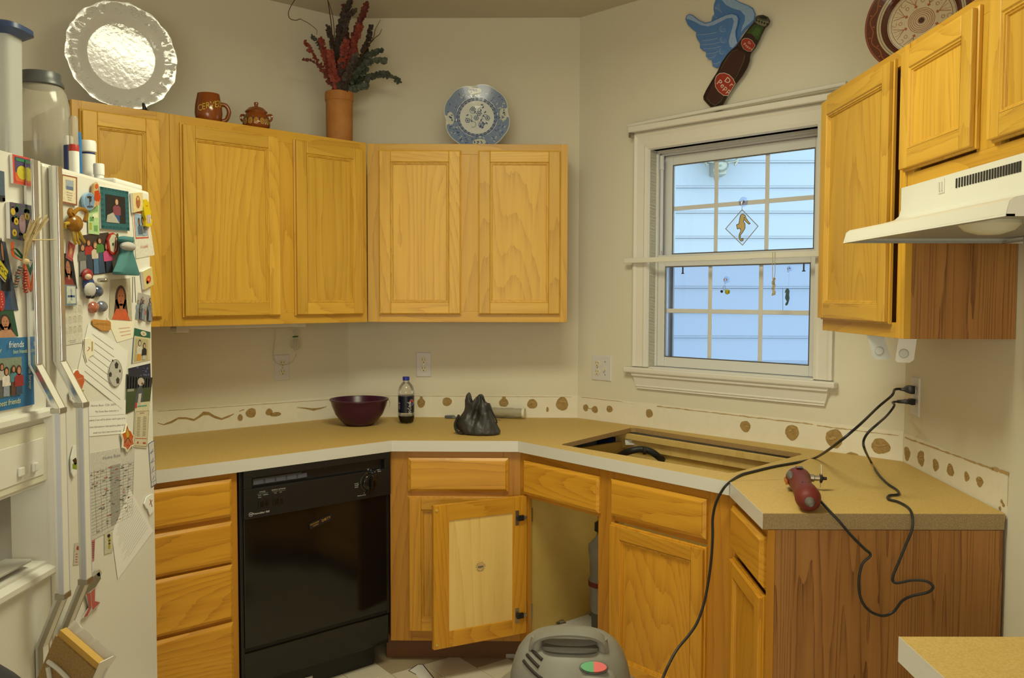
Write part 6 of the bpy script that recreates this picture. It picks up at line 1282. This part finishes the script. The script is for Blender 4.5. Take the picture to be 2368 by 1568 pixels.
path2 += [yv(2111, 1205, 2.275), yv(2108, 1228, ye), yv(2094, 1262, ye), yv(2080, 1296, ye), yv(2066, 1330, ye), yv(2066, 1345, ye), yv(2078, 1348, ye-.01), yv(2110, 1342, ye-.03), yv(2142, 1344, ye-.05), yv(2158, 1357, ye-.06), yv(2145, 1370, ye-.05), yv(2110, 1378, ye-.03), yv(2086, 1390, ye-.01), yv(2066, 1415, ye), yv(2040, 1424, ye), yv(2010, 1412, ye), yv(1991, 1385, ye), yv(1986, 1345, ye), yv(1994, 1305, ye), yv(2013, 1284, ye), yv(1998, 1268, ye), yv(1970, 1240, ye), yv(1940, 1205, ye), cz(1918, 1185)+Vector((0, -.0, .004)), cz(1897, 1167)+Vector((0, 0, .01)), cz(1882, 1161)+Vector((0, 0, .022))]
t, o_ = cpath('power_cord', 'black cord from the lower plug looping over the raw counter end to the red tool', path2, .0036)
F_ = FR_.cab(*FR_.uv(2114, 929, .012), .012); M = T(*(-o_)) @ F_
MB().loops([[(x*s, y, z*s) for x, z in ((-.012, -.010), (.012, -.010), (.013, 0), (.012, .010), (-.012, .010), (-.013, 0))] for y, s in ((0, 1), (-.014, 1), (-.018, .75), (-.030, .75), (-.034, .6), (-.054, .5))]).build('plug', 'black_plastic', t, M=M, smooth=35)
# oscillating tool
ta, tb = atz(1847, 1110, .945), atz(1868, 1158, .940); ax = (tb-ta); ax.z = 0; L = ax.length; ax.normalize(); sd = Vector((ax.y, -ax.x, 0))*-1
if sd.x < 0: sd = -sd
tool = thing('oscillating_tool', 'red and grey oscillating multi-tool lying on the counter end', 'power tool'); M = Matrix((ax, sd, Vector((0, 0, 1)))).transposed()
if M.determinant() < 0: M = Matrix((ax, -sd, Vector((0, 0, 1)))).transposed()
M = M.to_4x4(); M.translation = Vector((ta.x, ta.y, .9145)); tool.matrix_world = M; sgn = 1 if (M.to_3x3() @ Vector((0, 1, 0))).x > 0 else -1
b = MB(); ls = []
for x, ry, rz, zc_v in ((-.045, .024, .022, .030), (-.040, .033, .030, .032), (-.01, .036, .032, .033), (.03, .031, .030, .032), (L*.55, .028, .029, .031), (L*.8, .031, .033, .034), (L*1.0, .034, .033, .034), (L*1.12, .030, .029, .033), (L*1.18, .016, .016, .033)):
    ls.append([(x, ry*math.cos(2*math.pi*k/24), zc_v+rz*math.sin(2*math.pi*k/24)) for k in range(24)])
b.loops(ls).build('housing', 'tool_red', tool, smooth=50)
b = MB(); ls = []
for x, ry, rz in ((-.05, .024, .020), (-.034, .0355, .0325), (-.028, .0355, .0325), (-.028, .01, .01)): ls.append([(x, ry*math.cos(2*math.pi*k/24), .032+rz*math.sin(2*math.pi*k/24)) for k in range(24)])
b.loops(ls).build('top_collar', 'appliance_grey', tool, smooth=50)
MB().ball((.025, -.026*sgn, .048), .040, .010, .012, 16, 8).build('grip_pad', 'tool_grey', tool, smooth=1)
MB().box(-.022, .008, -.008, .012, .0655, .0675).build('rating_label', 'black_plastic', tool, bevel=.002)
MB().box(-.020, .006, -.006, .0, .0675, .0680).build('label_text', pm('orange_text', lin('#9a5a24'), .5), tool)
MB().box(-.03, .03, -.036*sgn-.003, -.036*sgn+.003, .020, .032).build('orange_strip', pm('orange_strip', lin('#b8661c'), .4), tool, bevel=.001)
for k in range(3): MB().box(L*.82+k*.0, L*.82+.004, (-.012+k*.008), (-.009+k*.008), .0655, .0672).build('vent_slot', 'dark', tool)
MB().lathe([(.013, 0), (.012, .012), (.008, .030), (.005, .038)], 20, M=Matrix.Translation((L*1.17, 0, .033)) @ Matrix.Rotation(R(90), 4, 'Y')).build('cord_boot', 'tool_grey', tool, smooth=1)
MB().lathe([(.011, 0), (.011, .014), (.008, .016), (.008, .030)], 20, M=Matrix.Translation((-.012, .030*sgn, .036)) @ Matrix.Rotation(R(-90*sgn), 4, 'X')).build('spindle', 'old_metal', tool, smooth=30)
MB().lathe([(.005, .020), (.014, .021), (.014, .026), (.005, .030), (.0045, .040)], 20, M=Matrix.Translation((-.012, .040*sgn, .036)) @ Matrix.Rotation(R(-90*sgn), 4, 'X')).build('clamp_washer', 'dark', tool, smooth=30)
MB().loops([[(-.012+x, y*sgn, z) for x, z in ((-.006, .010), (.006, .010), (.008, .045), (.004, .078), (-.004, .074), (-.008, .045))] for y in (.062, .0635)]).build('blade', 'old_metal', tool)

# ---------------------------------------------------------------- things on the counter
def on_counter(u, v): return atz(u, v, .9135)
# bowl
p = on_counter(828, 985); r = px_r(132, p)*1.03; pc = Vector((p.x, p.y+.03, .9142)); h = zpx(828, 922, pc)-.9142
t = thing('mixing_bowl', 'dark purple plastic mixing bowl on the counter', 'bowl', T(*pc))
prof = [(.42, 0), (.46, .0), (.62, h*.16), (.80, h*.42), (.92, h*.74), (.965, h*.93), (1.0, h*.95), (1.0, h), (.955, h*1.0), (.92, h*.93), (.86, h*.68), (.70, h*.34), (.50, h*.12), (.3, h*.07), (.001, h*.07)]
MB().lathe([(.001, .001)]+[(r*a, z) for a, z in prof], 64).build('bowl_body', 'purple_plastic', t, smooth=50)
# cola bottle
p = on_counter(938, 980); pc = Vector((p.x, p.y+.02, .9142)); r = px_r(38, pc); h = zpx(938, 871, pc)-.9142
t = thing('cola_bottle', 'half empty plastic cola bottle with a dark blue label and blue cap', 'bottle', T(*pc))
def bottle_ring(rr, z, lob_=0): return [(rr*(1-lob_*abs(math.sin(2.5*a)))*math.cos(a), rr*(1-lob_*abs(math.sin(2.5*a)))*math.sin(a), z) for a in [2*math.pi*k/40 for k in range(40)]]
pr_ = [(.60, 0, .3), (.86, h*.03, .22), (.97, h*.09, .08), (1, h*.15, 0), (1.0, h*.20, 0), (.95, h*.22, 0), (.95, h*.60, 0), (1.0, h*.62, 0), (.98, h*.69, 0), (.84, h*.79, 0), (.55, h*.86, 0), (.36, h*.90, 0), (.36, h*.94, 0)]
MB().loops([bottle_ring(r*a, z, l) for a, z, l in pr_]).build('bottle_body', 'pet', t, smooth=1)
MB().loops([bottle_ring(r*a*.96, z+.001, l) for a, z, l in pr_[:4]]+[bottle_ring(r*.96, h*.165)]).build('cola', 'cola', t, smooth=50, label='dark cola in the base')
MB().lathe([(r*.40, h*.92), (r*.42, h*.92), (r*.42, h*.995), (r*.38, h), (r*.01, h)], 28).build('cap', 'navy_cap', t, smooth=30)
LB = MB().lathe([(r*.965, h*.235), (r*.985, h*.235), (r*.985, h*.595), (r*.965, h*.595)], 40).build('label_sleeve', pm('label_navy', lin('#14182c'), .3), t, smooth=30)
an = math.atan2(-pc.y, -pc.x); a = Art(lambda x, y, l: ((r*.985+l+.0002)*math.cos(an+x/r), (r*.985+l+.0002)*math.sin(an+x/r), y))
def pepsi(cx, cy, s):
    a.l = 1; a.ell(cx, cy, s, s, '#c8c4bc', 24); a.l = 2
    a.poly([(cx+s*.93*math.cos(t_), cy+s*.93*math.sin(t_)) for t_ in [R(25+140*i/12) for i in range(13)]]+[(cx-s*.4, cy+s*.18), (cx+s*.3, cy+s*.05)], '#b83420')
    a.poly([(cx+s*.93*math.cos(t_), cy+s*.93*math.sin(t_)) for t_ in [R(195+130*i/12) for i in range(13)]]+[(cx+s*.2, cy-s*.35), (cx-s*.4, cy-s*.15)], '#2c4a9a')
pepsi(r*.75, h*.46, r*.36); pepsi(-r*1.0, h*.44, r*.16)
a.l = 1; a.text('pepsi', r*.52, h*.34, h*.13, '#d8d4cc', rot=-math.pi/2, asp=1)
for k in range(8): a.rect(-r*1.12, h*(.31+.011*k), -r*.85, h*(.316+.011*k), '#a8a49c')
a.build('label_print', t, 'print_gloss', eps=.0002)
# bag: crumpled black soft leather pouch
p = on_counter(1104, 1008); pc = Vector((p.x, p.y+.05, .9142)); sc = px_r(104, pc)*2; h = zpx(1104, 905, pc)-.9142
t = thing('tool_bag', 'crumpled black soft bag standing open on the counter', 'bag', T(*pc)); t.rotation_euler = (0, 0, -.12)
from mathutils import noise
n = 64; b = MB(); ls = []
# outline of the slumped bag: left edge, right edge (fractions of the width, seen from the front), depth
prof_ = [(0, -.30, .46, .26), (.02, -.36, .50, .31), (.08, -.42, .50, .33), (.16, -.47, .47, .31), (.26, -.49, .42, .28), (.36, -.45, .37, .25), (.46, -.37, .34, .22), (.56, -.31, .31, .20), (.66, -.28, .29, .18), (.74, -.28, .26, .165)]
for z, l_, r_, dp in prof_:
    l = []; cx, wx = (l_+r_)/2, (r_-l_)/2
    for k in range(n):
        a_ = 2*math.pi*k/n; c_, s_ = math.cos(a_), math.sin(a_)
        f = 1+.10*noise.noise(Vector((c_*2.2+5, s_*2.2, z*3.5)))+.05*math.sin(4*a_+z*11)*min(1, z*3)
        x = cx+wx*math.copysign(abs(c_)**.8, c_)*(1 if z < .1 else f); y = dp*s_*f
        # crease running down from the mouth
        if s_ < 0: y += .10*math.exp(-((x+.02-.25*(z-.5))/.06)**2)*min(1, z*2)
        l.append((x*sc, y*sc, z*h))
    ls.append(l)
def lip(k, t_):       # ragged mouth: two raised flaps, the right one taller and rounder
    x = math.cos(2*math.pi*k/n); left = math.exp(-((x+.78)/.26)**2)*.33; right = math.exp(-((x-.12)/.42)**2)*.27+math.exp(-((x-.55)/.3)**2)*.08
    return (left+right-.10)*t_
top_ = ls[-1]
for t_, q in ((.35, .97), (.7, .93), (1.0, .88)):
    ls.append([((-.03*sc)+(x+.03*sc)*q-.03*sc*t_*(1 if math.cos(2*math.pi*k/n) < -.3 else 0), y*(1-.25*t_), z+lip(k, t_)*h) for k, (x, y, z) in enumerate(top_)])
for t_, dz_ in ((.93, -.01), (.85, -.12), (.75, -.30), (.6, -.5)):
    ls.append([((-.03*sc)+(x+.03*sc)*t_, y*t_, z+dz_*h) for x, y, z in ls[12]])
b.loops(ls, True, True); bb = b.build('bag_body', 'black_leather', t, smooth=1); sm_ = bb.modifiers.new('sub', 'SUBSURF'); sm_.levels = 1; sm_.render_levels = 2
tx = bpy.data.textures.new('folds', 'CLOUDS'); tx.noise_scale = .05; dm = bb.modifiers.new('folds', 'DISPLACE'); dm.texture = tx; dm.strength = .014; dm.mid_level = .5
MB().tube(smooth_path([Vector((.30*sc, -.12*sc, h*.62)), Vector((.42*sc, -.18*sc, h*.40)), Vector((.46*sc, -.22*sc, h*.30))], 6), .003, 8).build('strap', 'black_plastic', t, smooth=1)
MB().tube(smooth_path([Vector((-.40*sc, -.16*sc, h*.45)), Vector((-.50*sc, -.10*sc, h*.22)), Vector((-.44*sc, -.14*sc, h*.06)), Vector((-.30*sc, -.2*sc, h*.04))], 6), .006, 8).build('strap', 'black_leather', t, smooth=1)
# film roll, pry bar
p1, p2 = on_counter(1125, 966), on_counter(1212, 969); p2 = p1+(p2-p1).normalized()*(p2-p1).length*1.02; r = .021; ax = (p2-p1); Lr = ax.length
t = thing('plastic_film_roll', 'roll of clear plastic film lying behind the black bag', 'roll', T(p1.x, p1.y, .9142)); rot = Matrix.Rotation(math.atan2(ax.y, ax.x), 4, 'Z') @ Matrix.Translation((0, 0, r+.0065)) @ Matrix.Rotation(R(90), 4, 'Y')
ls = []
for i in range(15):
    z = i/14*(Lr-.012); ls.append([((r+.0035*noise.noise(Vector((math.cos(a_)*1.5, math.sin(a_)*1.5, i*.7)))+(-.0 if 0 < i < 14 else -.004))*math.cos(a_), (r+.0035*noise.noise(Vector((math.cos(a_)*1.5, math.sin(a_)*1.5, i*.7))))*math.sin(a_), z) for a_ in [2*math.pi*k/28 for k in range(28)]])
MB().loops(ls).build('film', 'film', t, smooth=1, M=rot)
MB().lathe([(.014, -.002), (.017, -.002), (.017, Lr), (.014, Lr), (.010, Lr-.001), (.010, Lr-.05), (.001, Lr-.05)], 28).build('core', pm('core_card', lin('#8a6a4a'), .9), t, M=rot, smooth=30)
MB().lathe([(.0172, Lr-.012), (.0225, Lr-.012), (.0225, Lr), (.0172, Lr)], 28).build('film_edge', 'paper_cream', t, M=rot, smooth=30)
b = MB(); pts = [(0, 0, .028), (.02, -.02, .05), (-.01, -.04, .06), (-.03, -.03, .04), (-.03, 0, .02)]; b.loops([[(x, y, z) for x, y, z in pts], [(x, y+.001, z+.001) for x, y, z in pts]]).build('loose_film', 'film', t)
p1, p2 = on_counter(1030, 967), on_counter(1158, 973); ax = p2-p1; t = thing('pry_bar', 'flat blue grey scraper blade lying under the black bag', 'tool', T(p1.x, p1.y, .9142) @ Matrix.Rotation(math.atan2(ax.y, ax.x), 4, 'Z'))
MB().loops([[(x, -w_, z0) , (x, w_, z0), (x, w_, z1), (x, -w_, z1)] for x, w_, z0, z1 in ((0, .010, .001, .012), (.04, .011, .001, .014), (.05, .007, .001, .006), (ax.length-.03, .004, .001, .004), (ax.length, .001, .001, .002))]).build('bar', pm('blue_steel', (.16, .19, .22), .4, metal=.6), t, bevel=.001)

# ---------------------------------------------------------------- lamp under the left cabinets
lx0, lx1 = FUL.uv(405, 760, -.22)[0], FUL.uv(709, 755, -.10)[0]
pa, pb = FUL.pt(.30, 0, -.20), FUL.pt(1.0, 0, -.20)
pa = hit(408, 758, FUL.a+FUL.n*-.20, FUL.n); pb = hit(708, 755, FUL.a+FUL.n*-.20, FUL.n); FUC = Frame((pa.x, pa.y), (pb.x, pb.y))
t = thing('under_cabinet_lamp', 'slim white lamp under the left wall cabinets', 'lamp', FUC.cab(0, 0)); Lc = FUC.L
MB().box(0.0, Lc, 0, .06, 1.352, 1.3715).build('housing', 'white_plastic', t, bevel=.003); MB().box(0, .05, -.003, .062, 1.340, 1.3715).build('end_cap', 'hood_white', t, bevel=.004); MB().box(Lc-.05, Lc, -.003, .062, 1.350, 1.3715).build('end_cap', 'hood_white', t, bevel=.004)
wc = pm('wire_white', (.5, .49, .45), .5)
t = thing('lamp_cord', 'coiled white cord tied with green below the cabinet lamp', 'cord', T(*FL.hit(683, 765, .09))); o = t.matrix_basis.inverted()
def lw_(u, v, off=.06): return o @ FL.hit(u, v, off)
random.seed(6)
for k in range(5):
    dx = (k-2)*3.6; P = smooth_path([lw_(680+dx*.6, 763, .09), lw_(682+dx*.15, 779, .08), lw_(681+dx*1.4-2, 795), lw_(683+dx*.9, 812-abs(k-2)*3), lw_(684+dx*1.2+2, 797, .065), lw_(683+dx*.2, 780, .085)], 5); MB().tube(P, .0013, 6).build('loop', wc, t, smooth=1)
MB().tube([lw_(677, 779, .088), lw_(689, 778, .09)], .003, 8).build('twist_tie', gr, t)
t = thing('lamp_cord', 'thin white cord hanging in a loop in front of the left wall outlet', 'cord', T(*FL.hit(636, 765, .03))); o = t.matrix_basis.inverted()
MB().tube(smooth_path([lw_(637, 762, .06), lw_(634, 790, .03), lw_(631, 815, .02), lw_(633, 832, .02), lw_(645, 842, .02), lw_(662, 843, .02), lw_(676, 836, .03), lw_(686, 818, .05)], 5), .0014, 6).build('cable', wc, t, smooth=1)

# ---------------------------------------------------------------- inside the sink base
sk = bpy.data.objects
hs = thing('black_hose', 'black rubber hose arching inside the sink cutout', 'hose', T(*atz(1440, 1052, .84)))
o = hs.matrix_basis.inverted(); hp_ = lambda u, v, z: o @ atz(u, v, z)
MB().tube(smooth_path([hp_(1415, 1075, .70), hp_(1430, 1056, .79), hp_(1452, 1045, .835), hp_(1478, 1039, .85), hp_(1502, 1043, .845), hp_(1522, 1056, .82), hp_(1535, 1070, .78), hp_(1545, 1100, .66)], 6), .014, 14).build('hose', 'black_rubber', hs, smooth=1)
c0 = hp_(1490, 1042, .849); MB().lathe([(.0145, -.006), (.017, -.006), (.017, .006), (.0145, .006)], 18, M=Matrix.Translation(c0) @ Matrix.Rotation(R(90), 4, 'Y')).build('hose_clamp', 'dark', hs)
dis = hit(1393, 1330, GW.a+GW.n*-.30, GW.n); t = thing('drain_trap', 'grey plastic drain trap bottle inside the open sink base', 'drain pipe', T(dis.x-.0, dis.y, .1325)); 
MB().lathe([(.02, .06), (.045, .065), (.052, .10), (.050, .16), (.056, .17), (.056, .20), (.050, .21), (.054, .30), (.058, .31), (.058, .34), (.030, .37), (.022, .39)], 28).build('trap_body', 'vac_grey', t, smooth=40); MB().lathe([(.022, .39), (.034, .40), (.034, .43), (.020, .44), (.020, .52), (.03, .53), (.03, .56), (.001, .56)], 24).build('pipe', 'black_plastic', t, smooth=40)
MB().lathe([(.0565, .175), (.0575, .175), (.0575, .195), (.0565, .195)], 28).build('red_ring', 'tool_red', t, smooth=30); MB().lathe([(.040, .0), (.043, .0), (.045, .064), (.02, .064)], 28).build('trap_base', 'vac_dark', t, smooth=30)
x0_, x1_ = GW.uv(1383, 1015, -.575)[0], GW.uv(1426, 1015, -.575)[0]
nb = thing('duct', 'dark navy duct showing between the boards at the back of the sink cutout', 'duct', GW.cab((x0_+x1_)/2, .45, -.575)); MB().box(-(x1_-x0_)/2, (x1_-x0_)/2, -.008, .008, 0, .41).build('duct_wall', pm('navy_matt', lin('#2b3760'), .6), nb)
for (u, v, lb) in ((1298, 1442, 'metal hinge piece lying on the shelf liner near the open door'), (1372, 1425, 'metal hinge piece lying on the shelf liner near the drain')):
    p = atz(u, v, .1322); t = thing('loose_hinge', lb, 'hinge', T(p.x, p.y, .1323)); t.rotation_euler = (0, 0, u)
    MB().box(-.02, .02, -.008, .008, 0, .004).build('plate', 'old_metal', t, bevel=.001); MB().box(-.012, .010, -.006, .006, .004, .014).build('cup', 'old_metal', t, bevel=.002); MB().tube([(.01, 0, .010), (.028, .004, .008)], .004, 8).build('arm', 'old_metal', t)
b0 = atz(1462, 1011, .88); t = thing('bracket', 'white plastic corner bracket under the back edge of the sink cutout', 'bracket', T(b0.x, b0.y+.02, .845)); MB().box(-.028, .028, -.012, .006, 0, .008).box(-.028, .028, .003, .008, .008, .020).build('bracket_body', 'white_plastic', t)
q = atz(1617, 1046, .86); t = thing('rail_clip', 'thin metal clip hanging from the back edge of the sink cutout', 'clip', T(q.x, q.y+.03, .82)); MB().box(-.0015, .0015, -.001, .001, 0, .05).box(-.004, .004, -.001, .001, -.003, 0).build('clip_body', 'old_metal', t)

# ---------------------------------------------------------------- shop vacuum
vc = atz(1322, 1452, .62); vp = Vector((.115, 2.24, 0))
v_ = thing('shop_vacuum', 'dusty grey wet and dry vacuum with a top handle and a green and red switch', 'vacuum cleaner', T(*vp) @ Matrix.Rotation(R(-3), 4, 'Z'))
def sup(rx, ry, z, e=1.0, cx=0, cy=0, n=56):
    out = []
    for k in range(n):
        a_ = 2*math.pi*k/n; c_, s_ = math.cos(a_), math.sin(a_); out.append((cx+rx*math.copysign(abs(c_)**e, c_), cy+ry*math.copysign(abs(s_)**e, s_), z))
    return out
MB().loops([sup(.17, .17, .03), sup(.18, .18, .05), sup(.20, .20, .36), sup(.205, .205, .385)]).build('tank', 'vac_dark', v_, smooth=40)
MB().loops([sup(.215, .215, .385), sup(.222, .222, .40), sup(.215, .215, .43), sup(.195, .195, .455), sup(.17, .165, .475), sup(.150, .145, .485)]).build('lid', 'vac_grey', v_, smooth=50)
HB = MB().loops([sup(.158, .150, .470), sup(.156, .148, .50), sup(.149, .140, .53, .95), sup(.138, .126, .560, .92), sup(.122, .106, .582, .9), sup(.104, .084, .597, .9), sup(.080, .056, .605, .9), sup(.03, .02, .608)])
HV, HF = [Vector(q) for q in HB.v], list(HB.f); HB = HB.build('motor_head', 'vac_grey', v_, smooth=60)
# recessed handle: arch over the head
b = MB(); ls = []
hp2 = smooth_path([Vector((-.100, -.045, .585)), Vector((-.090, -.055, .612)), Vector((-.055, -.058, .628)), Vector((0, -.058, .633)), Vector((.055, -.058, .628)), Vector((.085, -.055, .610)), Vector((.092, -.045, .580))], 5)
for i, p in enumerate(hp2):
    tg = (hp2[min(i+1, len(hp2)-1)]-hp2[max(i-1, 0)]).normalized(); up = Vector((0, 1, 0)).cross(tg)*-1; ls.append([p+Vector((0, y, 0))+up*z for y, z in ((-.019, -.007), (.019, -.007), (.022, 0), (.017, .007), (-.017, .007), (-.022, 0))])
b.loops(ls).build('handle', 'vac_grey', v_, smooth=50)
for (x, s_) in ((-.083, 1), (.078, -1)): MB().loops([sup(.020, .022, .545, 1, x, -.055, 20), sup(.014, .018, .60, 1, x+s_*-.002, -.055, 20), sup(.016, .018, .618, 1, x, -.055, 20)]).build('handle_post', 'vac_grey', v_, smooth=60)
MB().loops([sup(.068, .026, .590, .8, 0, -.070, 32), sup(.072, .030, .596, .8, 0, -.072, 32), sup(.070, .028, .601, .8, 0, -.072, 32)]).build('handle_recess', 'vac_dark', v_, smooth=40)
fb = lambda x, z, o_=0: Vector((x, -(.142*math.sqrt(max(0, 1-(x/.150)**2)))*(1 if z < .53 else 1-(z-.53)*3.2)-o_, z))
# front face bulge with switch
MB().ball((.056, -.096, .530), .060, .048, .034, 28, 14).build('switch_bulge', 'vac_grey', v_, smooth=1)
sw = Vector((.058, -.118, .568)); nrm = Matrix.Rotation(R(36), 4, 'X')
S0 = MB().lathe([(.036, -.004), (.036, .001), (.033, .002), (.001, .002)], 36, M=Matrix.Translation(sw) @ nrm @ Matrix.Scale(.46, 4, (0, 1, 0))).build('switch_bezel', 'vac_dark', v_, smooth=30)
gm, rm = pm('switch_green', lin('#1f8a4a'), .4), pm('switch_red', lin('#c8342c'), .4)
for nm, s_, mt in (('green_button', -1, gm), ('red_button', 1, rm)):
    half = [(0, -.015)]+[(s_*.032*math.cos(t_), .015*math.sin(t_)) for t_ in [R(-90+180*i/14) for i in range(1, 14)]]+[(0, .015)]
    MB().loops([[Matrix.Translation(sw) @ nrm @ Vector((x, y*.95, z)) for x, y in half] for z in (.0022, .0045)]).build(nm, mt, v_)
from mathutils.bvhtree import BVHTree
tree = BVHTree.FromPolygons(HV, HF); vi = v_.matrix_world.inverted()
def on_head(u, v, lift=.0005):
    h_ = tree.ray_cast(vi @ CAM, (vi.to_3x3() @ ray(u, v)).normalized()); return (h_[0]+h_[1]*lift*(1 if h_[1].z > 0 or h_[1].y < 0 else -1)) if h_[0] else None
for sl in ([(1229, 1502), (1241, 1514), (1254, 1526)], [(1219, 1514), (1232, 1529), (1246, 1543)], [(1211, 1528), (1225, 1545), (1240, 1560), (1254, 1570)]):
    P = [q for q in (on_head(u, v) for u, v in sl) if q]
    if len(P) > 1: MB().tube(smooth_path(P, 4), .0042, 8).build('vent_slot', 'dark', v_, smooth=1)
MB().loops([sup(.160, .153, .470), sup(.163, .156, .474), sup(.160, .153, .480)]).build('head_band', 'paper_cream', v_, smooth=40)
MB().tube(smooth_path([Vector((-.17, -.08, .42)), Vector((-.24, -.10, .425)), Vector((-.28, -.14, .40)), Vector((-.29, -.18, .30)), Vector((-.27, -.22, .1)), Vector((-.2, -.3, .03))], 6), .026, 18).build('hose', 'vac_dark', v_, smooth=1)
MB().lathe([(.028, 0), (.034, .01), (.034, .05), (.030, .06)], 24, M=Matrix.Translation((-.165, -.078, .42)) @ Matrix.Rotation(R(-90), 4, 'Y') @ Matrix.Rotation(R(0), 4, 'X')).build('hose_port', 'vac_dark', v_, smooth=30)
for s_ in (-1, 1):
    for t_ in (-1, 1): MB().ball((s_*.15, t_*.15, .025), .025, .018, .025, 14, 8).build('caster', 'black_plastic', v_, smooth=1)

# ---------------------------------------------------------------- bottom left: backsplash offcut and dark corner object; small things on the floor
top = Vector((-.795, 1.50, .87)); c1 = [hit(u, v, (0, 1.16, 0), (.35, 1, 0)) for u, v in ((128, 1470), (236, 1502), (212, 1568), (78, 1568))]
bx = thing('backsplash_offcut', 'sawn offcut of laminated particle board standing against the fridge', 'offcut')
tl, tr, br, bl = c1; X = (tr-tl).normalized(); Y = ((tl-bl).normalized()+(tr-br).normalized()).normalized(); X = (X-Y*X.dot(Y)).normalized(); Zv = X.cross(Y)
wd = (tr-tl).length; M = Matrix((X, Y, Zv)).transposed().to_4x4(); Lb = 1.0
# slide down until it meets the floor
Lb = (tl.x-(FX+.0185))/Y.x if Y.x > .05 else .3; Lb = min(Lb, .45); M.translation = tl-Y*Lb; bx.matrix_world = M
MB().loops([[(0, 0, 0), (wd, 0, 0), (wd, 0, -.018), (0, 0, -.018)], [(0, Lb, 0), (wd, Lb-.002, 0), (wd, Lb-.002, -.018), (0, Lb, -.018)]]).build('board', 'cut_board', bx)
ls = [[(x, Lb+.0-.004*(x/wd), -.018) , (x, Lb+.020+.004*noise.noise(Vector((x*90, 0, 0))), -.030), (x, Lb+.014, -.036), (x, Lb-.02, -.022)] for x in [wd*i/12 for i in range(13)]]
MB().loops(ls).build('white_laminate', 'laminate', bx); MB().box(-.0015, wd+.004, 0, Lb, -.0215, -.0185).build('laminate_face', 'laminate', bx)
MB().box(wd, wd+.0015, 0, Lb+.022, -.024, .004).build('laminate_edge', 'laminate', bx)
MB().box(.002, wd-.002, Lb, Lb+.012, -.016, -.003).build('sawn_top', pm('fresh_board', lin('#c9a050'), .8, bump=(300, .4, .001)), bx)
gx, gy = wd*.62, Lb-.078
P = smooth_path([Vector((gx-.055, gy+.030, .002)), Vector((gx-.03, gy+.034, .004)), Vector((gx, gy+.030, .003)), Vector((gx+.030, gy+.018, .003)), Vector((gx+.036, gy-.006, .003)), Vector((gx+.022, gy-.030, .003)), Vector((gx-.01, gy-.038, .003)), Vector((gx-.032, gy-.024, .003)), Vector((gx-.034, gy, .003)), Vector((gx-.05, gy+.022, .003))], 4)
MB().tube(P, .004, 8).build('glue_ring', 'white_plastic', bx, smooth=1); MB().ball((gx, gy, 0), .028, .026, .004, 20, 8).build('glue_spot', 'drywall_paper', bx, smooth=1)
bn = thing('corner_object', 'dark navy rounded object just showing at the lower left corner', 'object', T(-.80, 1.02, 0))  # unidentified dark shape, given a made-up lidded bin form
MB().lathe([(.13, 0), (.15, .02), (.175, .88), (.001, .88)], 40).build('navy_body', 'navy', bn, smooth=40); MB().lathe([(.181, .88), (.183, .92), (.17, .97), (.13, 1.01), (.06, 1.035), (.001, 1.04)], 40).build('lid', pm('navy_dark', lin('#1a2236'), .5), bn, smooth=50)
p = atz(712, 1568, .028); t = thing('bottle_cap', 'small white cap on the floor in front of the dishwasher', 'cap', T(p.x, p.y, .0026)); MB().lathe([(.017, 0), (.018, .002), (.018, .030), (.016, .034), (.001, .034)], 28).build('cap_body', 'white_plastic', t, smooth=30); MB().lathe([(.0182, .006), (.0186, .007), (.0182, .008)], 28).build('cap_ridge', 'white_plastic', t)
p = atz(1182, 1520, .003); t = thing('loose_hinge', 'grey metal hinge lying on the floor at the toe kick', 'hinge', T(p.x, p.y, .0026)); MB().box(-.022, .018, -.012, .012, 0, .018).build('cup', 'appliance_grey', t, bevel=.003); MB().box(.018, .028, -.014, .014, 0, .026).build('plate', 'old_metal', t, bevel=.001)
pp = [atz(u, v, .003) for u, v in ((945, 1551), (966, 1537), (978, 1537), (1008, 1575), (985, 1590), (962, 1560))]
c_ = sum(pp, Vector())/len(pp); t = thing('floor_scrap', 'torn white scrap with a dark outline on the floor', 'scrap', T(c_.x, c_.y, .0026)); q = [(p.x-c_.x, p.y-c_.y) for p in pp]
MB().prism(q, 0, .0008).build('scrap_sheet', 'paper', t); a = Art(); a.line(q[:4]+[q[3]], .004, '#2c2418').line([q[0], q[5]], .003, '#2c2418'); a.build('dark_outline', t, M=T(0, 0, .0008))

# above the frame: kitchen lamp fixture, and an added housing for the rear fill
for nm, (x, y, sx, sy), lb in (('ceiling_light', (-.12, 2.15, .5, .26), 'flat ceiling light fixture over the kitchen floor'), ('ceiling_light', (-.3, -.9, .64, .64), 'flat housing added for the fill light behind the camera')):
    t = thing(nm, lb, 'ceiling light', T(x, y, 2.725)); MB().box(-sx, sx, -sy, sy, 0, .038).build('housing', 'trim_white', t, bevel=.004)
    if y > 0: MB().lathe([(.001, -.105), (.10, -.098), (.17, -.07), (.20, -.03), (.205, -.002)], 40).build('reflection_dome', 'dome_glow', t, smooth=1)  # glowing dome added only for its reflection in the platter
